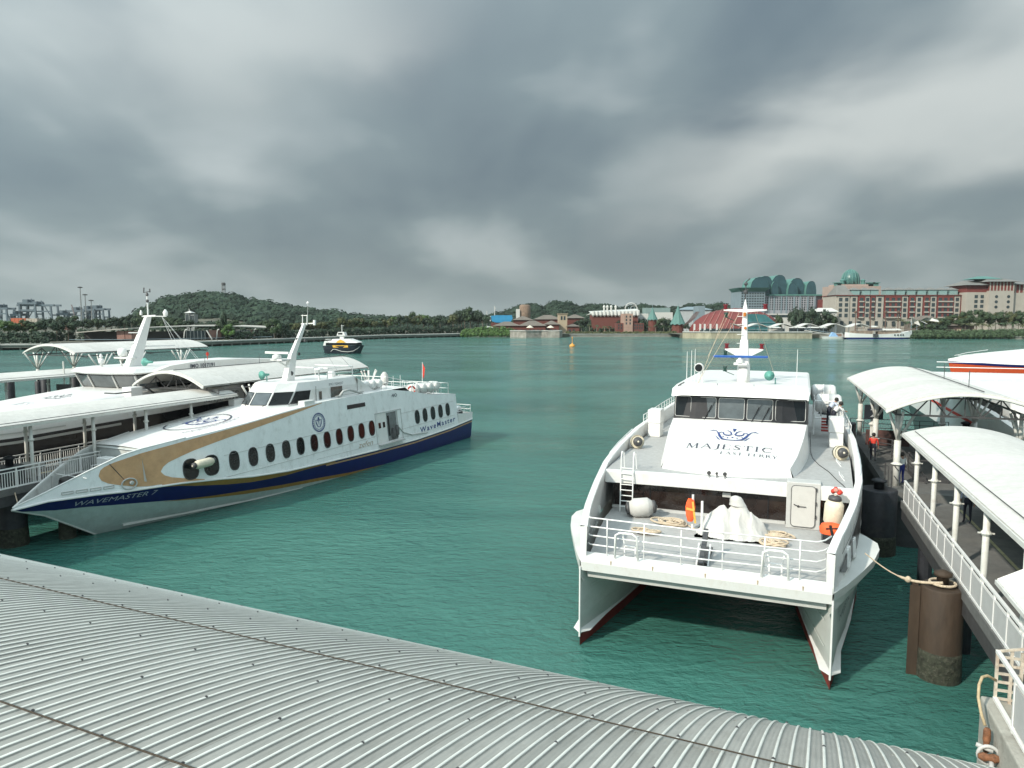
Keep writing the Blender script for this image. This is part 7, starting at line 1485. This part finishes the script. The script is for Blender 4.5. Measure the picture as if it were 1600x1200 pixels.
b=MB(); b.box(-16,-4,-2.2,2.2,3,5.2); b.box(0,14,-2,2,3.2,4.9); b.obj('deckhouse',mat('deckhouse_brown',(.22,.17,.13),.7,var=.4,scale=.5),sh)
b=MB(); b.grid([[(x,-3.0,5.6),(x,0,6.6),(x,3.0,5.6)] for x in (0,5,10,14)]); b.obj('awning',palew,sh); b=MB(); b.box(-5,2,-2.5,2.5,5.3,6.6); b.obj('bridge_house',mat('bridge_dark',(.05,.05,.07),.4),sh)
for i,x in enumerate((-14,-4.5,5,13)):
    b=MB(); b.tube([(x,0,3),(x,0,PZ(486,452))],[.4,.22],6); m0=b.obj('mast',mat('mast_brown',(.13,.08,.06),.7),sh); b=MB(); b.bar((x-1.2,0,PZ(489,452)),(x+1.2,0,PZ(489,452)),.3); b.lathe((x,0,PZ(488,452)),[(.9,-.4),(1.1,.6),(.3,1)],6); b.obj('crow_nest',mat('mast_brown',(.13,.08,.06),.7),m0); b=MB(); b.bar((x,0,6.5),(x+6,0,7.0),.3); b.obj('boom',mat('mast_brown',(.13,.08,.06),.7),m0)
b=MB(); b.tube([(20,0,5.2),(27,0,8.2)],[.3,.12],5); b.obj('bowsprit',mat('mast_brown',(.13,.08,.06),.7),sh)
b=MB()
for x in (-14,-4.5,5,13): b.tube([(x,0,PZ(489,452)),(x+7,-2,4)],.05,4); b.tube([(x,0,PZ(489,452)),(x-6,-2,4)],.05,4)
b.obj('rigging',dsteel,sh)
sb=T('speed_boat','small white and pale blue boat moored left of the sailing ship','boat',(PX(1300,456),456,0),0)
b=MB(); b.add([(-6,-1.5,0),(6,-1.2,0),(8,0,1.6),(-6.5,-1.8,1.4),(-6,1.5,0),(6,1.2,0),(-6.5,1.8,1.4),(6,-1.7,1.5),(6,1.7,1.5)],[(0,1,7,3),(1,2,7),(1,5,2),(5,8,2),(4,6,8,5),(0,3,6,4),(3,7,2,8,6)]); b.obj('hull',white,sb); b=MB(); b.add([(-2,-1.3,1.5),(3,-1.3,1.5),(1,-1,3.8),(-.5,-1,4.2),(-2,1.3,1.5),(3,1.3,1.5),(1,1,3.8),(-.5,1,4.2)],[(0,1,2,3),(7,6,5,4),(0,3,7,4),(1,5,6,2),(3,2,6,7)]); b.obj('cabin',mat('pale_blue_paint',(.25,.42,.65),.4),sb); b=MB(); b.box(3,8,-1.5,1.5,1.3,3.2); b.obj('tarp_cover',mat('hatch_brown',(.25,.16,.12),.7),sb)
jt=T('jetty','sloping grey jetty ramp between the quay and the small blue boat','jetty',(PX(1290,466),466,0)); b=MB(); b.bar((-14,0,5.2),(8,-2,1.6),3,.5); b.obj('ramp',quaylt,jt)
b=MB()
for s in (-1.4,1.4): b.tube([(-14,s,6.3),(8,-2+s,2.7)],.12,4)
for i in range(8): q=i/7; b.tube([(-14+22*q,-1.4-2*q,5.2-3.6*q),(-14+22*q,-1.4-2*q,6.3-3.6*q)],.1,4)
b.obj('handrail',bluegrey,jt)
t=bldg('tent_pavilion','white butterfly-winged tent roofs left of the right-hand trees','tent',1432,466,0,3); k=466/1110
b=MB(); b.add([(-10*k,0,PB(496,466,3)),(0,0,PB(501,466,3)),(-4*k,6,PB(503,466,3)),(0,-3,PB(509,466,3)),(-11*k,-2,PB(509,466,3))],[(0,1,2),(0,2,4),(1,3,2)]); b.add([(1,0,PB(501,466,3)),(12*k,0,PB(496,466,3)),(14*k,6,PB(500,466,3)),(24*k,2,PB(497,466,3)),(34*k,2,PB(500,466,3)),(30*k,-2,PB(503,466,3)),(12*k,-3,PB(507,466,3))],[(0,1,2),(0,2,6),(1,3,2),(3,4,5,2)]); b.obj('canvas',palew,t,fix=False)
b=MB()
for x in (-9,0,12,30): b.tube([(x*k,1,-2),(x*k,1,PB(503,466,3))],.2,5)
b.obj('post',bluegrey,t)
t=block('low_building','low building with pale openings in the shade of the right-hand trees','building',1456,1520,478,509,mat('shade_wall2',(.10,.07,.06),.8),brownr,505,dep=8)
for x in (2,8.5,12,16,22,26): b=MB(); b.box(x,x+2.6,-.1,0,.8,3.4); b.obj('lit_opening',mat('cream_wall',(.45,.36,.25),.8),t)
t=block('low_building','wide brown thatched hall roof in front of the dormered hotel','building',1428,1476,492,503,brownr,brownr,493,dep=14,ins=8)
t=block('podium','white curved podium roof left of the dormered hotel','podium',1277,1305,510,487,palew,palew,481,dep=10,ins=1.5)
t=block('podium','long white podium terrace under the teal-roofed hotel','podium',1196,1247,530,490,palew,dep=10); b=MB(); b.box(0,24,-.1,0,PB(496,530),PB(492,530)); b.obj('opening',winm,t)
# haze
hzm=bpy.data.materials.new('haze_air'); hzm.use_nodes=True; tt=hzm.node_tree; tt.nodes.clear(); oo=tt.nodes.new('ShaderNodeOutputMaterial'); pv=tt.nodes.new('ShaderNodeVolumePrincipled'); pv.inputs['Color'].default_value=(.75,.82,.83,1); pv.inputs['Density'].default_value=.00006; tt.links.new(pv.outputs[0],oo.inputs['Volume'])
HAZE=True
if HAZE:
    b=MB(); b.box(-3900,3900,-59,5900,-7.5,120); o=b.obj('haze',hzm); kind(o,'stuff')
